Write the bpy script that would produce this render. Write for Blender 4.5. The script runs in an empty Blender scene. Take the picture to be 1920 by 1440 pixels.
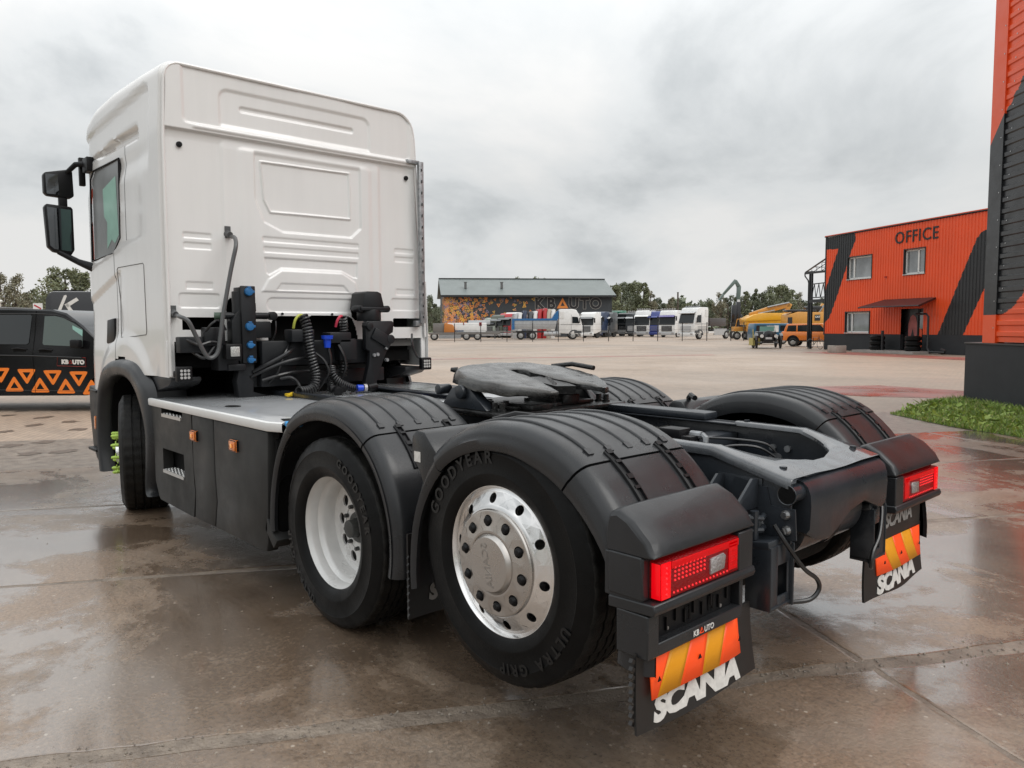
import bpy, bmesh, math, random
import numpy as np
from mathutils import Vector, Matrix
R = math.radians
PI = math.pi
sc = bpy.context.scene
COL = sc.collection
rnd = random.Random(7)
nr = np.random.RandomState(7)

# ------------------------------------------------------------------ camera
YAW, PITCH, ROLL, FPX = 42.61, 4.301, -0.264, 1427.3
CAM = Vector((-2.199, 3.16, 1.564))
cam_d = bpy.data.cameras.new('camera')
cam_d.sensor_width = 36.0
cam_d.lens = FPX / 1920 * 36
cam_d.clip_start = 0.05
cam_d.clip_end = 3000
cam = bpy.data.objects.new('camera', cam_d)
COL.objects.link(cam)
_a, _b, _c = R(YAW), R(PITCH), R(ROLL)
_f = Vector((math.cos(_a)*math.cos(_b), -math.sin(_a)*math.cos(_b), -math.sin(_b)))
_r = _f.cross(Vector((0, 0, 1))).normalized()
_u = _r.cross(_f)
_r2 = _r*math.cos(_c) + _u*math.sin(_c)
_u2 = -_r*math.sin(_c) + _u*math.cos(_c)
cam.matrix_world = Matrix(((_r2.x, _u2.x, -_f.x, CAM.x), (_r2.y, _u2.y, -_f.y, CAM.y), (_r2.z, _u2.z, -_f.z, CAM.z), (0, 0, 0, 1)))
sc.camera = cam

# ------------------------------------------------------------------ sky: overcast
SUN_EL, SUN_AZ = R(48), R(200)        # azimuth in the truck's x/y frame
SKY_LOW, SKY_HIGH = 0.75, 1.85
sc.view_settings.view_transform = 'Standard'
sc.view_settings.look = 'None'
sc.view_settings.exposure = 0.08
sc.view_settings.gamma = 1.0
try: sc.view_settings.use_curve_mapping = False
except Exception: pass
world = bpy.data.worlds.new('World')
sc.world = world
world.use_nodes = True
nt = world.node_tree
for n in list(nt.nodes): nt.nodes.remove(n)
def N(t, **k):
    n = nt.nodes.new(t)
    for a, b in k.items():
        if a in n.inputs.keys(): n.inputs[a].default_value = b
        else: setattr(n, a, b)
    return n
wo = N('ShaderNodeOutputWorld'); bgn = N('ShaderNodeBackground')
sky = N('ShaderNodeTexSky'); sky.sky_type = 'NISHITA'; sky.sun_disc = False
sky.sun_elevation = SUN_EL; sky.sun_rotation = R(90) - SUN_AZ; sky.air_density = 1.5; sky.dust_density = 3
tc = N('ShaderNodeTexCoord'); sep = N('ShaderNodeSeparateXYZ')
nt.links.new(tc.outputs['Generated'], sep.inputs[0])
zc = N('ShaderNodeMath', operation='MAXIMUM'); zc.inputs[1].default_value = 0.0
nt.links.new(sep.outputs[2], zc.inputs[0])
za = N('ShaderNodeMath', operation='ADD'); za.inputs[1].default_value = 0.38
nt.links.new(zc.outputs[0], za.inputs[0])
dx = N('ShaderNodeMath', operation='DIVIDE'); dy = N('ShaderNodeMath', operation='DIVIDE')
nt.links.new(sep.outputs[0], dx.inputs[0]); nt.links.new(za.outputs[0], dx.inputs[1])
nt.links.new(sep.outputs[1], dy.inputs[0]); nt.links.new(za.outputs[0], dy.inputs[1])
cmb = N('ShaderNodeCombineXYZ')
nt.links.new(dx.outputs[0], cmb.inputs[0]); nt.links.new(dy.outputs[0], cmb.inputs[1])
n1 = N('ShaderNodeTexNoise', Scale=1.25, Detail=9.0, Roughness=0.56, Distortion=0.35)
n2 = N('ShaderNodeTexNoise', Scale=0.60, Detail=4.0, Roughness=0.5, Distortion=0.5)
nt.links.new(cmb.outputs[0], n1.inputs['Vector']); nt.links.new(cmb.outputs[0], n2.inputs['Vector'])
ad = N('ShaderNodeMath', operation='ADD')
m1 = N('ShaderNodeMath', operation='MULTIPLY'); m1.inputs[1].default_value = 0.72
m2 = N('ShaderNodeMath', operation='MULTIPLY'); m2.inputs[1].default_value = 0.28
nt.links.new(n1.outputs[0], m1.inputs[0]); nt.links.new(n2.outputs[0], m2.inputs[0])
nt.links.new(m1.outputs[0], ad.inputs[0]); nt.links.new(m2.outputs[0], ad.inputs[1])
cr = N('ShaderNodeValToRGB')
cr.color_ramp.elements[0].position = 0.40; cr.color_ramp.elements[0].color = (0.61, 0.645, 0.665, 1)
cr.color_ramp.elements[1].position = 0.575; cr.color_ramp.elements[1].color = (1.03, 1.03, 1.02, 1)
e = cr.color_ramp.elements.new(0.49); e.color = (0.90, 0.925, 0.935, 1)
nt.links.new(ad.outputs[0], cr.inputs[0])
gr = N('ShaderNodeMapRange'); gr.inputs['From Min'].default_value = 0.18; gr.inputs['From Max'].default_value = 0.9
gr.inputs['To Min'].default_value = SKY_LOW; gr.inputs['To Max'].default_value = SKY_HIGH
nt.links.new(sep.outputs[2], gr.inputs['Value'])
sm = N('ShaderNodeVectorMath', operation='SCALE')
nt.links.new(cr.outputs[0], sm.inputs[0]); nt.links.new(gr.outputs[0], sm.inputs['Scale'])
sk = N('ShaderNodeVectorMath', operation='SCALE'); sk.inputs['Scale'].default_value = 0.07
nt.links.new(sky.outputs[0], sk.inputs[0])
mx = N('ShaderNodeMix', data_type='RGBA'); mx.inputs[0].default_value = 0.95
nt.links.new(sk.outputs[0], mx.inputs[6]); nt.links.new(sm.outputs[0], mx.inputs[7])
nt.links.new(mx.outputs[2], bgn.inputs[0]); bgn.inputs[1].default_value = 1.0
nt.links.new(bgn.outputs[0], wo.inputs[0])

sun_d = bpy.data.lights.new('sun', 'SUN'); sun_d.energy = 1.0; sun_d.angle = R(35); sun_d.color = (1.0, 0.97, 0.93)
sun = bpy.data.objects.new('sun', sun_d); COL.objects.link(sun)
_sd = Vector((math.cos(SUN_AZ)*math.cos(SUN_EL), math.sin(SUN_AZ)*math.cos(SUN_EL), math.sin(SUN_EL)))
sun.rotation_euler = _sd.to_track_quat('Z', 'Y').to_euler()
sun.location = (0, 0, 30)
sc.cycles.max_bounces = 6; sc.cycles.diffuse_bounces = 3; sc.cycles.glossy_bounces = 3; sc.cycles.transmission_bounces = 4
sc.cycles.caustics_reflective = False; sc.cycles.caustics_refractive = False

# ------------------------------------------------------------------ materials
MATS = {}
def mat(name, color, rough=0.5, metal=0.0, coat=0.0, var=0.0, vscale=3.0, bump=0.0, bscale=60.0, emit=None, estr=0.0,
        spec=None, rvar=0.0, rscale=4.0, drops=0.0, color2=None, alpha=None, trans=0.0, wave=None, streak=0.0):
    if name in MATS: return MATS[name]
    m = bpy.data.materials.new(name); m.use_nodes = True
    t = m.node_tree; b = t.nodes['Principled BSDF']
    b.inputs['Base Color'].default_value = (*color, 1); b.inputs['Roughness'].default_value = rough
    b.inputs['Metallic'].default_value = metal
    if coat: b.inputs['Coat Weight'].default_value = coat; b.inputs['Coat Roughness'].default_value = 0.06
    if spec is not None: b.inputs['Specular IOR Level'].default_value = spec
    if emit: b.inputs['Emission Color'].default_value = (*emit, 1); b.inputs['Emission Strength'].default_value = estr
    if trans: b.inputs['Transmission Weight'].default_value = trans; b.inputs['IOR'].default_value = 1.45
    co = t.nodes.new('ShaderNodeTexCoord')
    def noise(s, d=5.0, r=0.55, vec=None):
        n = t.nodes.new('ShaderNodeTexNoise'); n.inputs['Scale'].default_value = s; n.inputs['Detail'].default_value = d
        n.inputs['Roughness'].default_value = r
        t.links.new(vec if vec else co.outputs['Object'], n.inputs['Vector']); return n
    if var or color2:
        n = noise(vscale, 7, 0.6)
        r = t.nodes.new('ShaderNodeValToRGB')
        c2 = color2 if color2 else tuple(max(0, c*(1-var)) for c in color)
        c1 = color if color2 else tuple(min(1, c*(1+var)) for c in color)
        r.color_ramp.elements[0].position = 0.35; r.color_ramp.elements[0].color = (*c2, 1)
        r.color_ramp.elements[1].position = 0.65; r.color_ramp.elements[1].color = (*c1, 1)
        t.links.new(n.outputs[0], r.inputs[0])
        if streak:
            mp = t.nodes.new('ShaderNodeMapping'); mp.inputs['Scale'].default_value = (6, 6, 0.6)
            t.links.new(co.outputs['Object'], mp.inputs[0])
            n5 = noise(2.0, 5, 0.6, mp.outputs[0])
            mm = t.nodes.new('ShaderNodeMapRange'); mm.inputs['From Min'].default_value = 0.35; mm.inputs['From Max'].default_value = 0.7
            mm.inputs['To Min'].default_value = 1.0; mm.inputs['To Max'].default_value = 1-streak
            t.links.new(n5.outputs[0], mm.inputs['Value'])
            vm = t.nodes.new('ShaderNodeVectorMath'); vm.operation = 'SCALE'
            t.links.new(r.outputs[0], vm.inputs[0]); t.links.new(mm.outputs[0], vm.inputs['Scale'])
            t.links.new(vm.outputs[0], b.inputs['Base Color'])
        else:
            t.links.new(r.outputs[0], b.inputs['Base Color'])
    if rvar:
        n = noise(rscale, 6, 0.6)
        r = t.nodes.new('ShaderNodeMapRange'); r.inputs['From Min'].default_value = 0.35; r.inputs['From Max'].default_value = 0.65
        r.inputs['To Min'].default_value = max(0.02, rough-rvar); r.inputs['To Max'].default_value = min(1, rough+rvar)
        t.links.new(n.outputs[0], r.inputs['Value']); t.links.new(r.outputs[0], b.inputs['Roughness'])
    last = None
    if bump:
        n = noise(bscale, 4, 0.6)
        bp = t.nodes.new('ShaderNodeBump'); bp.inputs['Strength'].default_value = bump; bp.inputs['Distance'].default_value = 0.01
        t.links.new(n.outputs[0], bp.inputs['Height']); last = bp
    if drops:
        v = t.nodes.new('ShaderNodeTexVoronoi'); v.inputs['Scale'].default_value = 150
        t.links.new(co.outputs['Object'], v.inputs['Vector'])
        r = t.nodes.new('ShaderNodeMapRange'); r.inputs['From Min'].default_value = 0.0; r.inputs['From Max'].default_value = 0.33
        r.inputs['To Min'].default_value = 1; r.inputs['To Max'].default_value = 0
        t.links.new(v.outputs['Distance'], r.inputs['Value'])
        n = noise(7, 3, 0.6)
        r2 = t.nodes.new('ShaderNodeMapRange'); r2.inputs['From Min'].default_value = 0.5; r2.inputs['From Max'].default_value = 0.6
        t.links.new(n.outputs[0], r2.inputs['Value'])
        ml = t.nodes.new('ShaderNodeMath'); ml.operation = 'MULTIPLY'
        t.links.new(r.outputs[0], ml.inputs[0]); t.links.new(r2.outputs[0], ml.inputs[1])
        bp = t.nodes.new('ShaderNodeBump'); bp.inputs['Strength'].default_value = drops; bp.inputs['Distance'].default_value = 0.003
        t.links.new(ml.outputs[0], bp.inputs['Height'])
        if last: t.links.new(last.outputs[0], bp.inputs['Normal'])
        last = bp
    if wave:   # (axis, scale, strength)
        w = t.nodes.new('ShaderNodeTexWave'); w.bands_direction = wave[0]; w.inputs['Scale'].default_value = wave[1]
        t.links.new(co.outputs['Object'], w.inputs['Vector'])
        bp = t.nodes.new('ShaderNodeBump'); bp.inputs['Strength'].default_value = wave[2]; bp.inputs['Distance'].default_value = 0.03
        t.links.new(w.outputs['Color'], bp.inputs['Height']); last = bp
    if last: t.links.new(last.outputs[0], b.inputs['Normal'])
    MATS[name] = m
    return m

WHITE = mat('cab_white_paint', (0.78, 0.772, 0.76), 0.20, coat=0.5, var=0.02, vscale=0.8, rvar=0.06, rscale=2, streak=0.03)
WHITE2 = mat('deck_grey_white_paint', (0.34, 0.35, 0.36), 0.16, coat=0.4, var=0.06, vscale=2.2, rvar=0.07)
DWHITE = mat('edge_white_paint', (0.75, 0.75, 0.74), 0.3, var=0.04)
PLAST = mat('dark_grey_plastic', (0.020, 0.021, 0.023), 0.36, spec=0.42, coat=0.08, var=0.18, vscale=5, bump=0.06, bscale=260, rvar=0.12, rscale=3, drops=0.25)
PLAST2 = mat('skirt_grey_plastic', (0.028, 0.028, 0.027), 0.46, spec=0.28, var=0.14, vscale=3, bump=0.08, bscale=260, rvar=0.14, rscale=2)
BLACK = mat('black_plastic', (0.007, 0.007, 0.008), 0.42, var=0.2, spec=0.25)
DEEP = mat('grime_and_shade_black', (0.005, 0.005, 0.005), 0.75, spec=0.15, var=0.3, bump=0.3, bscale=40)  # for grimy parts, and for shade painted on the floors of holes
CHAS = mat('chassis_paint', (0.022, 0.026, 0.032), 0.34, spec=0.5, coat=0.15, var=0.2, vscale=6, rvar=0.12, bump=0.05, bscale=90)
CHASW = mat('chassis_paint_wet', (0.050, 0.054, 0.060), 0.22, coat=0.7, var=0.4, vscale=9, rvar=0.15, rscale=8, drops=1.0)
RUB = mat('tyre_rubber', (0.0045, 0.0045, 0.0045), 0.42, spec=0.16, var=0.35, vscale=7, rvar=0.14, bump=0.12, bscale=120)
RUBT = mat('tyre_tread_rubber', (0.006, 0.006, 0.006), 0.5, spec=0.2, vscale=14, bump=0.4, bscale=90, color2=(0.018, 0.017, 0.015))
RUBL = mat('tyre_lettering_rubber', (0.008, 0.008, 0.008), 0.34, spec=0.35)
HOSE = mat('hose_rubber', (0.013, 0.013, 0.014), 0.33, coat=0.2)
FLAP = mat('flap_rubber', (0.016, 0.0145, 0.014), 0.42, var=0.2, bump=0.05, bscale=100)
ALU = mat('polished_aluminium', (0.80, 0.79, 0.78), 0.20, metal=1.0, rvar=0.07, rscale=10, bump=0.02, bscale=200)
ALUC = mat('wheel_cover_steel', (0.50, 0.47, 0.44), 0.27, metal=1.0, rvar=0.08, rscale=8)
SILV = mat('silver_wheel_paint', (0.70, 0.695, 0.68), 0.33, metal=0.15, coat=0.2, var=0.06, vscale=5, rvar=0.08)
STEEL = mat('bright_steel', (0.55, 0.55, 0.55), 0.3, metal=1.0)
GALV = mat('galvanised_steel', (0.30, 0.31, 0.32), 0.45, metal=0.5, var=0.3, vscale=22)
RUST = mat('rusty_steel', (0.10, 0.06, 0.04), 0.7, var=0.5, vscale=18)
GLASS = mat('tinted_glass', (0.10, 0.12, 0.12), 0.03, spec=0.9, coat=0.8)
GLASSG = mat('green_glass', (0.22, 0.42, 0.36), 0.05, spec=0.7, coat=0.4)
GLASSW = mat('window_glass', (0.16, 0.175, 0.18), 0.04, spec=0.9, coat=1.0, var=0.5, vscale=0.6)
MIRR = mat('mirror_glass', (0.13, 0.14, 0.15), 0.03, metal=1.0)
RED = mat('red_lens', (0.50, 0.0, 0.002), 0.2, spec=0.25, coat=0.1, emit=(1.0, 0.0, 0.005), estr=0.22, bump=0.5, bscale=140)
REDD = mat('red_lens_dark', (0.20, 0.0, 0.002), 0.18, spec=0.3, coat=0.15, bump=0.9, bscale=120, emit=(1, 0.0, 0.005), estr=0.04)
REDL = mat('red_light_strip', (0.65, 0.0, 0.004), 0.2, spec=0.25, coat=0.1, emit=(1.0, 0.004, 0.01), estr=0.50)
CLEAR = mat('clear_lens', (0.40, 0.385, 0.385), 0.1, metal=0.4, coat=1.0, bump=0.9, bscale=100)
AMBER = mat('amber_lens', (0.80, 0.20, 0.01), 0.18, coat=1.0, bump=0.4, bscale=120)
BLUE = mat('blue_cap', (0.02, 0.13, 0.32), 0.35, var=0.2, vscale=20)
BLUEB = mat('bright_blue_plastic', (0.01, 0.06, 0.55), 0.3)
SKYB = mat('sky_blue_plastic', (0.03, 0.33, 0.72), 0.35)
YEL = mat('yellow_plastic', (0.62, 0.42, 0.02), 0.35)
YGR = mat('yellow_green_hose', (0.45, 0.48, 0.08), 0.4)
PINK = mat('red_hose', (0.55, 0.04, 0.08), 0.4)
LIME = mat('lime_plastic', (0.50, 0.72, 0.12), 0.45)
OREF = mat('orange_reflective', (0.95, 0.085, 0.012), 0.4, emit=(1, 0.085, 0.01), estr=0.22)  # emission paints the sheet's returned light as a glow of its own
YREF = mat('amber_reflective', (0.80, 0.33, 0.008), 0.4, emit=(1.0, 0.40, 0.01), estr=0.06, bump=0.2, bscale=300)  # faint emission, likewise a glow painted onto the reflective sheet
TXTW = mat('white_lettering', (0.70, 0.69, 0.66), 0.5, var=0.12, vscale=40)
TXTG = mat('grey_lettering', (0.30, 0.29, 0.28), 0.6)
TXTB = mat('black_lettering', (0.015, 0.013, 0.015), 0.5)
GREASE = mat('greased_steel', (0.13, 0.128, 0.124), 0.20, metal=0.85, color2=(0.05, 0.048, 0.046), vscale=4, rvar=0.12, rscale=10, bump=0.55, bscale=12, drops=1.0)
GREASE2 = mat('black_grease', (0.011, 0.011, 0.011), 0.30, spec=0.45, bump=0.7, bscale=45)

# ------------------------------------------------------------------ mesh helpers
class MB:
    """collects polygons; build() links them as one mesh object"""
    def __init__(s): s.v = []; s.f = []; s.m = []; s.n = 0
    def add(s, vs, fs, mi=0, M=None):
        o = s.n
        if M is not None: vs = [M @ Vector(p) for p in vs]
        s.v.extend([tuple(p) for p in vs]); s.n += len(vs)
        s.f.extend([tuple(i+o for i in f) for f in fs]); s.m.extend([mi]*len(fs))
        return s
    def box(s, c, d, rot=None, mi=0, M=None):
        hx, hy, hz = d[0]/2, d[1]/2, d[2]/2
        vs = [Vector((x, y, z)) for x in (-hx, hx) for y in (-hy, hy) for z in (-hz, hz)]
        if rot is not None:
            q = Matrix.Rotation(rot[2], 3, 'Z') @ Matrix.Rotation(rot[1], 3, 'Y') @ Matrix.Rotation(rot[0], 3, 'X')
            vs = [q @ v for v in vs]
        vs = [v+Vector(c) for v in vs]
        return s.add(vs, [(0, 1, 3, 2), (4, 6, 7, 5), (0, 4, 5, 1), (2, 3, 7, 6), (0, 2, 6, 4), (1, 5, 7, 3)], mi, M)
    def prism(s, poly, axis, a, b, mi=0, M=None):
        """poly: 2D outline; axis: direction of extrusion a..b"""
        n = len(poly)
        def P(p, t):
            return {'x': (t, p[0], p[1]), 'y': (p[0], t, p[1]), 'z': (p[0], p[1], t)}[axis]
        vs = [P(p, a) for p in poly]+[P(p, b) for p in poly]
        fs = [tuple(range(n))[::-1], tuple(range(n, 2*n))]+[(i, (i+1) % n, n+(i+1) % n, n+i) for i in range(n)]
        return s.add(vs, fs, mi, M)
    def tube(s, pts, r, n=8, mi=0, caps=True, M=None, closed=False):
        pts = [Vector(p) for p in pts]; K = len(pts)
        rr = r if isinstance(r, (list, tuple)) else [r]*K
        vs = []; prev = None
        for i, p in enumerate(pts):
            if closed: d = pts[(i+1) % K]-pts[i-1]
            else: d = pts[min(i+1, K-1)]-pts[max(i-1, 0)]
            if d.length < 1e-9: d = Vector((0, 0, 1))
            d.normalize()
            if prev is None:
                a = Vector((0, 0, 1)) if abs(d.z) < 0.9 else Vector((1, 0, 0))
                e1 = d.cross(a).normalized()
            else:
                e1 = prev-d*prev.dot(d)
                if e1.length < 1e-6: e1 = d.orthogonal()
                e1.normalize()
            prev = e1; e2 = d.cross(e1)
            for k in range(n):
                t = 2*PI*k/n
                vs.append(p+(e1*math.cos(t)+e2*math.sin(t))*rr[i])
        fs = []
        for i in range(K if closed else K-1):
            j = (i+1) % K
            for k in range(n):
                fs.append((i*n+k, i*n+(k+1) % n, j*n+(k+1) % n, j*n+k))
        if caps and not closed:
            fs.append(tuple(range(n))[::-1]); fs.append(tuple((K-1)*n+k for k in range(n)))
        return s.add(vs, fs, mi, M)
    def cyl(s, p0, p1, r0, r1=None, n=20, mi=0, M=None):
        return s.tube([p0, p1], [r0, r0 if r1 is None else r1], n, mi, True, M)
    def lathe(s, prof, n=48, mi=0, M=None, closed=False, rf=None):
        """prof: (r, t) pairs, axis along +Y (t)"""
        K = len(prof); vs = []
        for i, (r, t) in enumerate(prof):
            for k in range(n):
                a = 2*PI*k/n; q = r+(rf(i, k) if rf else 0)
                vs.append((q*math.cos(a), t, q*math.sin(a)))
        fs = []
        for i in range(K-1 if not closed else K):
            j = (i+1) % K
            for k in range(n):
                fs.append((i*n+k, j*n+k, j*n+(k+1) % n, i*n+(k+1) % n))
        return s.add(vs, fs, mi, M)
    def disc(s, c, r, axis='y', n=24, mi=0, M=None):
        vs = []
        for k in range(n):
            a = 2*PI*k/n; x, z = r*math.cos(a), r*math.sin(a)
            vs.append({'y': (c[0]+x, c[1], c[2]+z), 'x': (c[0], c[1]+x, c[2]+z), 'z': (c[0]+x, c[1]+z, c[2])}[axis])
        return s.add(vs, [tuple(range(n))], mi, M)
    def mesh(s, name, mats, smooth=True, ang=35, bevel=0.0, recalc=True, seg=2):
        me = bpy.data.meshes.new(name)
        me.from_pydata(s.v, [], s.f)
        if not isinstance(mats, (list, tuple)): mats = [mats]
        for m in mats: me.materials.append(m)
        me.polygons.foreach_set('material_index', s.m)
        if bevel or recalc:
            bm = bmesh.new(); bm.from_mesh(me)
            if recalc: bmesh.ops.recalc_face_normals(bm, faces=bm.faces)
            if bevel:
                es = [e for e in bm.edges if len(e.link_faces) == 2 and e.calc_face_angle(0) > R(28)]
                bmesh.ops.bevel(bm, geom=es, offset=bevel, segments=seg, profile=0.5, affect='EDGES', clamp_overlap=True)
            bm.to_mesh(me); bm.free()
        if smooth:
            me.polygons.foreach_set('use_smooth', [True]*len(me.polygons))
            me.set_sharp_from_angle(angle=R(ang))
        me.update()
        return me
    def build(s, name, mats, parent=None, **k):
        o = bpy.data.objects.new(name, s.mesh(name, mats, **k))
        COL.objects.link(o)
        if parent is not None: o.parent = parent
        return o

def thing(name, label, cat, loc=(0, 0, 0), rz=0.0, group=None):
    o = bpy.data.objects.new(name, None); COL.objects.link(o)
    o.empty_display_size = 0.2
    o.location = loc; o.rotation_euler = (0, 0, rz)
    o['label'] = label; o['category'] = cat
    if group: o['group'] = group
    return o
def tag(o, label=None, cat=None, group=None, kind=None):
    if label: o['label'] = label
    if cat: o['category'] = cat
    if group: o['group'] = group
    if kind: o['kind'] = kind
    return o
def copy_tree(o, parent=None, name=None):
    c = o.copy(); COL.objects.link(c)
    if parent is not None: c.parent = parent
    for ch in list(o.children): copy_tree(ch, c)
    return c
def put(mb, name, m, parent, **k): return mb.build(name, m, parent, **k)

_TX = {}
def text_mesh(body, size, ext=0.002, off=0.0, shear=0.0, align='CENTER', spacing=1.0, xs=1.0):
    """flat lettering in local XY plane, extruded along Z; returns verts, faces"""
    key = (body, size, ext, off, shear, align, spacing, xs)
    if key in _TX: return _TX[key]
    cu = bpy.data.curves.new('t', 'FONT'); cu.body = body; cu.size = size; cu.extrude = ext; cu.offset = off
    cu.shear = shear; cu.align_x = align; cu.space_character = spacing; cu.resolution_u = 3
    o = bpy.data.objects.new('t', cu); COL.objects.link(o)
    dg = bpy.context.evaluated_depsgraph_get()
    me = o.evaluated_get(dg).to_mesh()
    vs = [(v.co.x*xs, v.co.y, v.co.z) for v in me.vertices]; fs = [tuple(p.vertices) for p in me.polygons]
    o.evaluated_get(dg).to_mesh_clear()
    bpy.data.objects.remove(o); bpy.data.curves.remove(cu)
    _TX[key] = (vs, fs)
    return vs, fs
def frame(o, xdir, ydir):
    x = Vector(xdir).normalized(); y = Vector(ydir).normalized(); z = x.cross(y)
    return Matrix(((x.x, y.x, z.x, o[0]), (x.y, y.y, z.y, o[1]), (x.z, y.z, z.z, o[2]), (0, 0, 0, 1)))
def lettering(name, body, size, m, parent, o, xdir, ydir, **k):
    vs, fs = text_mesh(body, size, **k)
    mb = MB(); mb.add(vs, fs, 0, frame(o, xdir, ydir))
    return mb.build(name, m, parent, recalc=False, ang=30)
def arc(cx, cz, r, a0, a1, n):
    return [(cx+r*math.cos(R(a0+(a1-a0)*i/n)), cz+r*math.sin(R(a0+(a1-a0)*i/n))) for i in range(n+1)]
def rrect(x0, z0, x1, z1, r, n=4):
    p = []
    for cx, cz, a in ((x1-r, z1-r, 0), (x0+r, z1-r, 90), (x0+r, z0+r, 180), (x1-r, z0+r, 270)):
        p += arc(cx, cz, r, a, a+90, n)
    return p
def smooth_poly(pts, n=6):
    """Catmull-Rom through points (open)"""
    P = [Vector(p) for p in pts]; out = []
    for i in range(len(P)-1):
        p0 = P[max(i-1, 0)]; p1 = P[i]; p2 = P[i+1]; p3 = P[min(i+2, len(P)-1)]
        for k in range(n):
            t = k/n
            out.append(0.5*((2*p1)+(-p0+p2)*t+(2*p0-5*p1+4*p2-p3)*t*t+(-p0+3*p1-3*p2+p3)*t**3))
    out.append(P[-1]); return out

# far things: a point px columns across the picture at depth d along the view heading
FW = Vector((math.cos(_a), -math.sin(_a), 0)); RT = Vector((-math.sin(_a), -math.cos(_a), 0))
RZ0 = math.atan2(RT.y, RT.x)
def far(px, d, z=0.0):
    p = CAM+FW*d+RT*(d*(px-960)/FPX)
    return (p.x, p.y, z)
def pin(x, z, poly):
    ins = False; n = len(poly); j = n-1
    for i in range(n):
        xi, zi = poly[i]; xj, zj = poly[j]
        if (zi > z) != (zj > z) and x < (xj-xi)*(z-zi)/(zj-zi)+xi: ins = not ins
        j = i
    return ins
def ss(a, b, x):
    t = min(1, max(0, (x-a)/(b-a))); return t*t*(3-2*t)
# ================================================================== GROUND
def sheet(name, pts, z, m, kind='structure', parent=None):
    mb = MB(); mb.add([(x, y, z) for x, y in pts], [tuple(range(len(pts)))])
    o = put(mb, name, m, parent, smooth=False)
    if parent is None: o['kind'] = kind
    return o
def new_mat(name):
    m = bpy.data.materials.new(name); m.use_nodes = True; return m, m.node_tree, m.node_tree.nodes['Principled BSDF']
def nd(t, typ, **k):
    n = t.nodes.new(typ)
    for a, b in k.items():
        if a.startswith('_'): setattr(n, a[1:], b)
        else: n.inputs[a.replace('__', ' ')].default_value = b
    return n
def ramp(t, src, p0, c0, p1, c1, extra=()):
    r = t.nodes.new('ShaderNodeValToRGB'); r.color_ramp.elements[0].position = p0; r.color_ramp.elements[0].color = (*c0, 1)
    r.color_ramp.elements[1].position = p1; r.color_ramp.elements[1].color = (*c1, 1)
    for p, c in extra: e_ = r.color_ramp.elements.new(p); e_.color = (*c, 1)
    t.links.new(src, r.inputs[0]); return r.outputs[0]
def mrange(t, src, a, b, c, d):
    r = t.nodes.new('ShaderNodeMapRange')
    for n_, v in (('From Min', a), ('From Max', b), ('To Min', c), ('To Max', d)): r.inputs[n_].default_value = v
    t.links.new(src, r.inputs['Value']); return r.outputs[0]
def mixc(t, fac, a, b, mode='MIX'):
    m = t.nodes.new('ShaderNodeMix'); m.data_type = 'RGBA'; m.blend_type = mode
    if isinstance(fac, float): m.inputs[0].default_value = fac
    else: t.links.new(fac, m.inputs[0])
    for k, s in ((6, a), (7, b)):
        if isinstance(s, tuple): m.inputs[k].default_value = (*s, 1)
        else: t.links.new(s, m.inputs[k])
    return m.outputs[2]
# wet worn concrete with small light stones
CONC, t, b = new_mat('wet_concrete')
g = t.nodes.new('ShaderNodeNewGeometry'); P_ = g.outputs['Position']
def nz(scale, detail=6, rough=0.6, vec=None, dist=0.0):
    n = nd(t, 'ShaderNodeTexNoise', Scale=scale, Detail=detail, Roughness=rough, Distortion=dist); t.links.new(vec or P_, n.inputs['Vector']); return n.outputs[0]
big = nz(0.35, 5); med = nz(2.6, 7, 0.65); fine = nz(45, 5, 0.7); 
col = ramp(t, med, 0.30, (0.125, 0.090, 0.063), 0.72, (0.290, 0.222, 0.166))
col = mixc(t, mrange(t, big, 0.40, 0.62, 0.0, 0.7), col, (0.275, 0.178, 0.112))
grain = ramp(t, fine, 0.35, (0.72, 0.72, 0.72), 0.65, (1.22, 1.21, 1.18)); col = mixc(t, 1.0, col, grain, 'MULTIPLY')
mpv = nd(t, 'ShaderNodeMapping'); mpv.inputs['Scale'].default_value = (1, 1, 1); t.links.new(P_, mpv.inputs[0])
vo = nd(t, 'ShaderNodeTexVoronoi', Scale=26.0, Randomness=1.0); t.links.new(mpv.outputs[0], vo.inputs['Vector'])
vo2 = nd(t, 'ShaderNodeTexVoronoi', Scale=95.0, Randomness=1.0); t.links.new(P_, vo2.inputs['Vector']); sc2 = nd(t, 'ShaderNodeSeparateColor'); t.links.new(vo2.outputs['Color'], sc2.inputs[0])
col = mixc(t, mrange(t, sc2.outputs[0], 0.80, 0.95, 0, 0.25), col, (0.30, 0.25, 0.20)); col = mixc(t, mrange(t, sc2.outputs[1], 0.80, 0.95, 0, 0.3), col, (0.04, 0.034, 0.03))
dis = nd(t, 'ShaderNodeTexNoise', Scale=60.0, Detail=2.0); t.links.new(P_, dis.inputs['Vector'])
vd = t.nodes.new('ShaderNodeMath'); vd.operation = 'ADD'; t.links.new(vo.outputs['Distance'], vd.inputs[0])
dm = mrange(t, dis.outputs[0], 0, 1, -0.12, 0.12); t.links.new(dm, vd.inputs[1])
sepc = nd(t, 'ShaderNodeSeparateColor'); t.links.new(vo.outputs['Color'], sepc.inputs[0])
st1 = mrange(t, vd.outputs[0], 0.15, 0.23, 1, 0); pick = mrange(t, sepc.outputs[0], 0.84, 0.86, 0, 1)
mm = t.nodes.new('ShaderNodeMath'); mm.operation = 'MULTIPLY'; t.links.new(st1, mm.inputs[0]); t.links.new(pick, mm.inputs[1])
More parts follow.
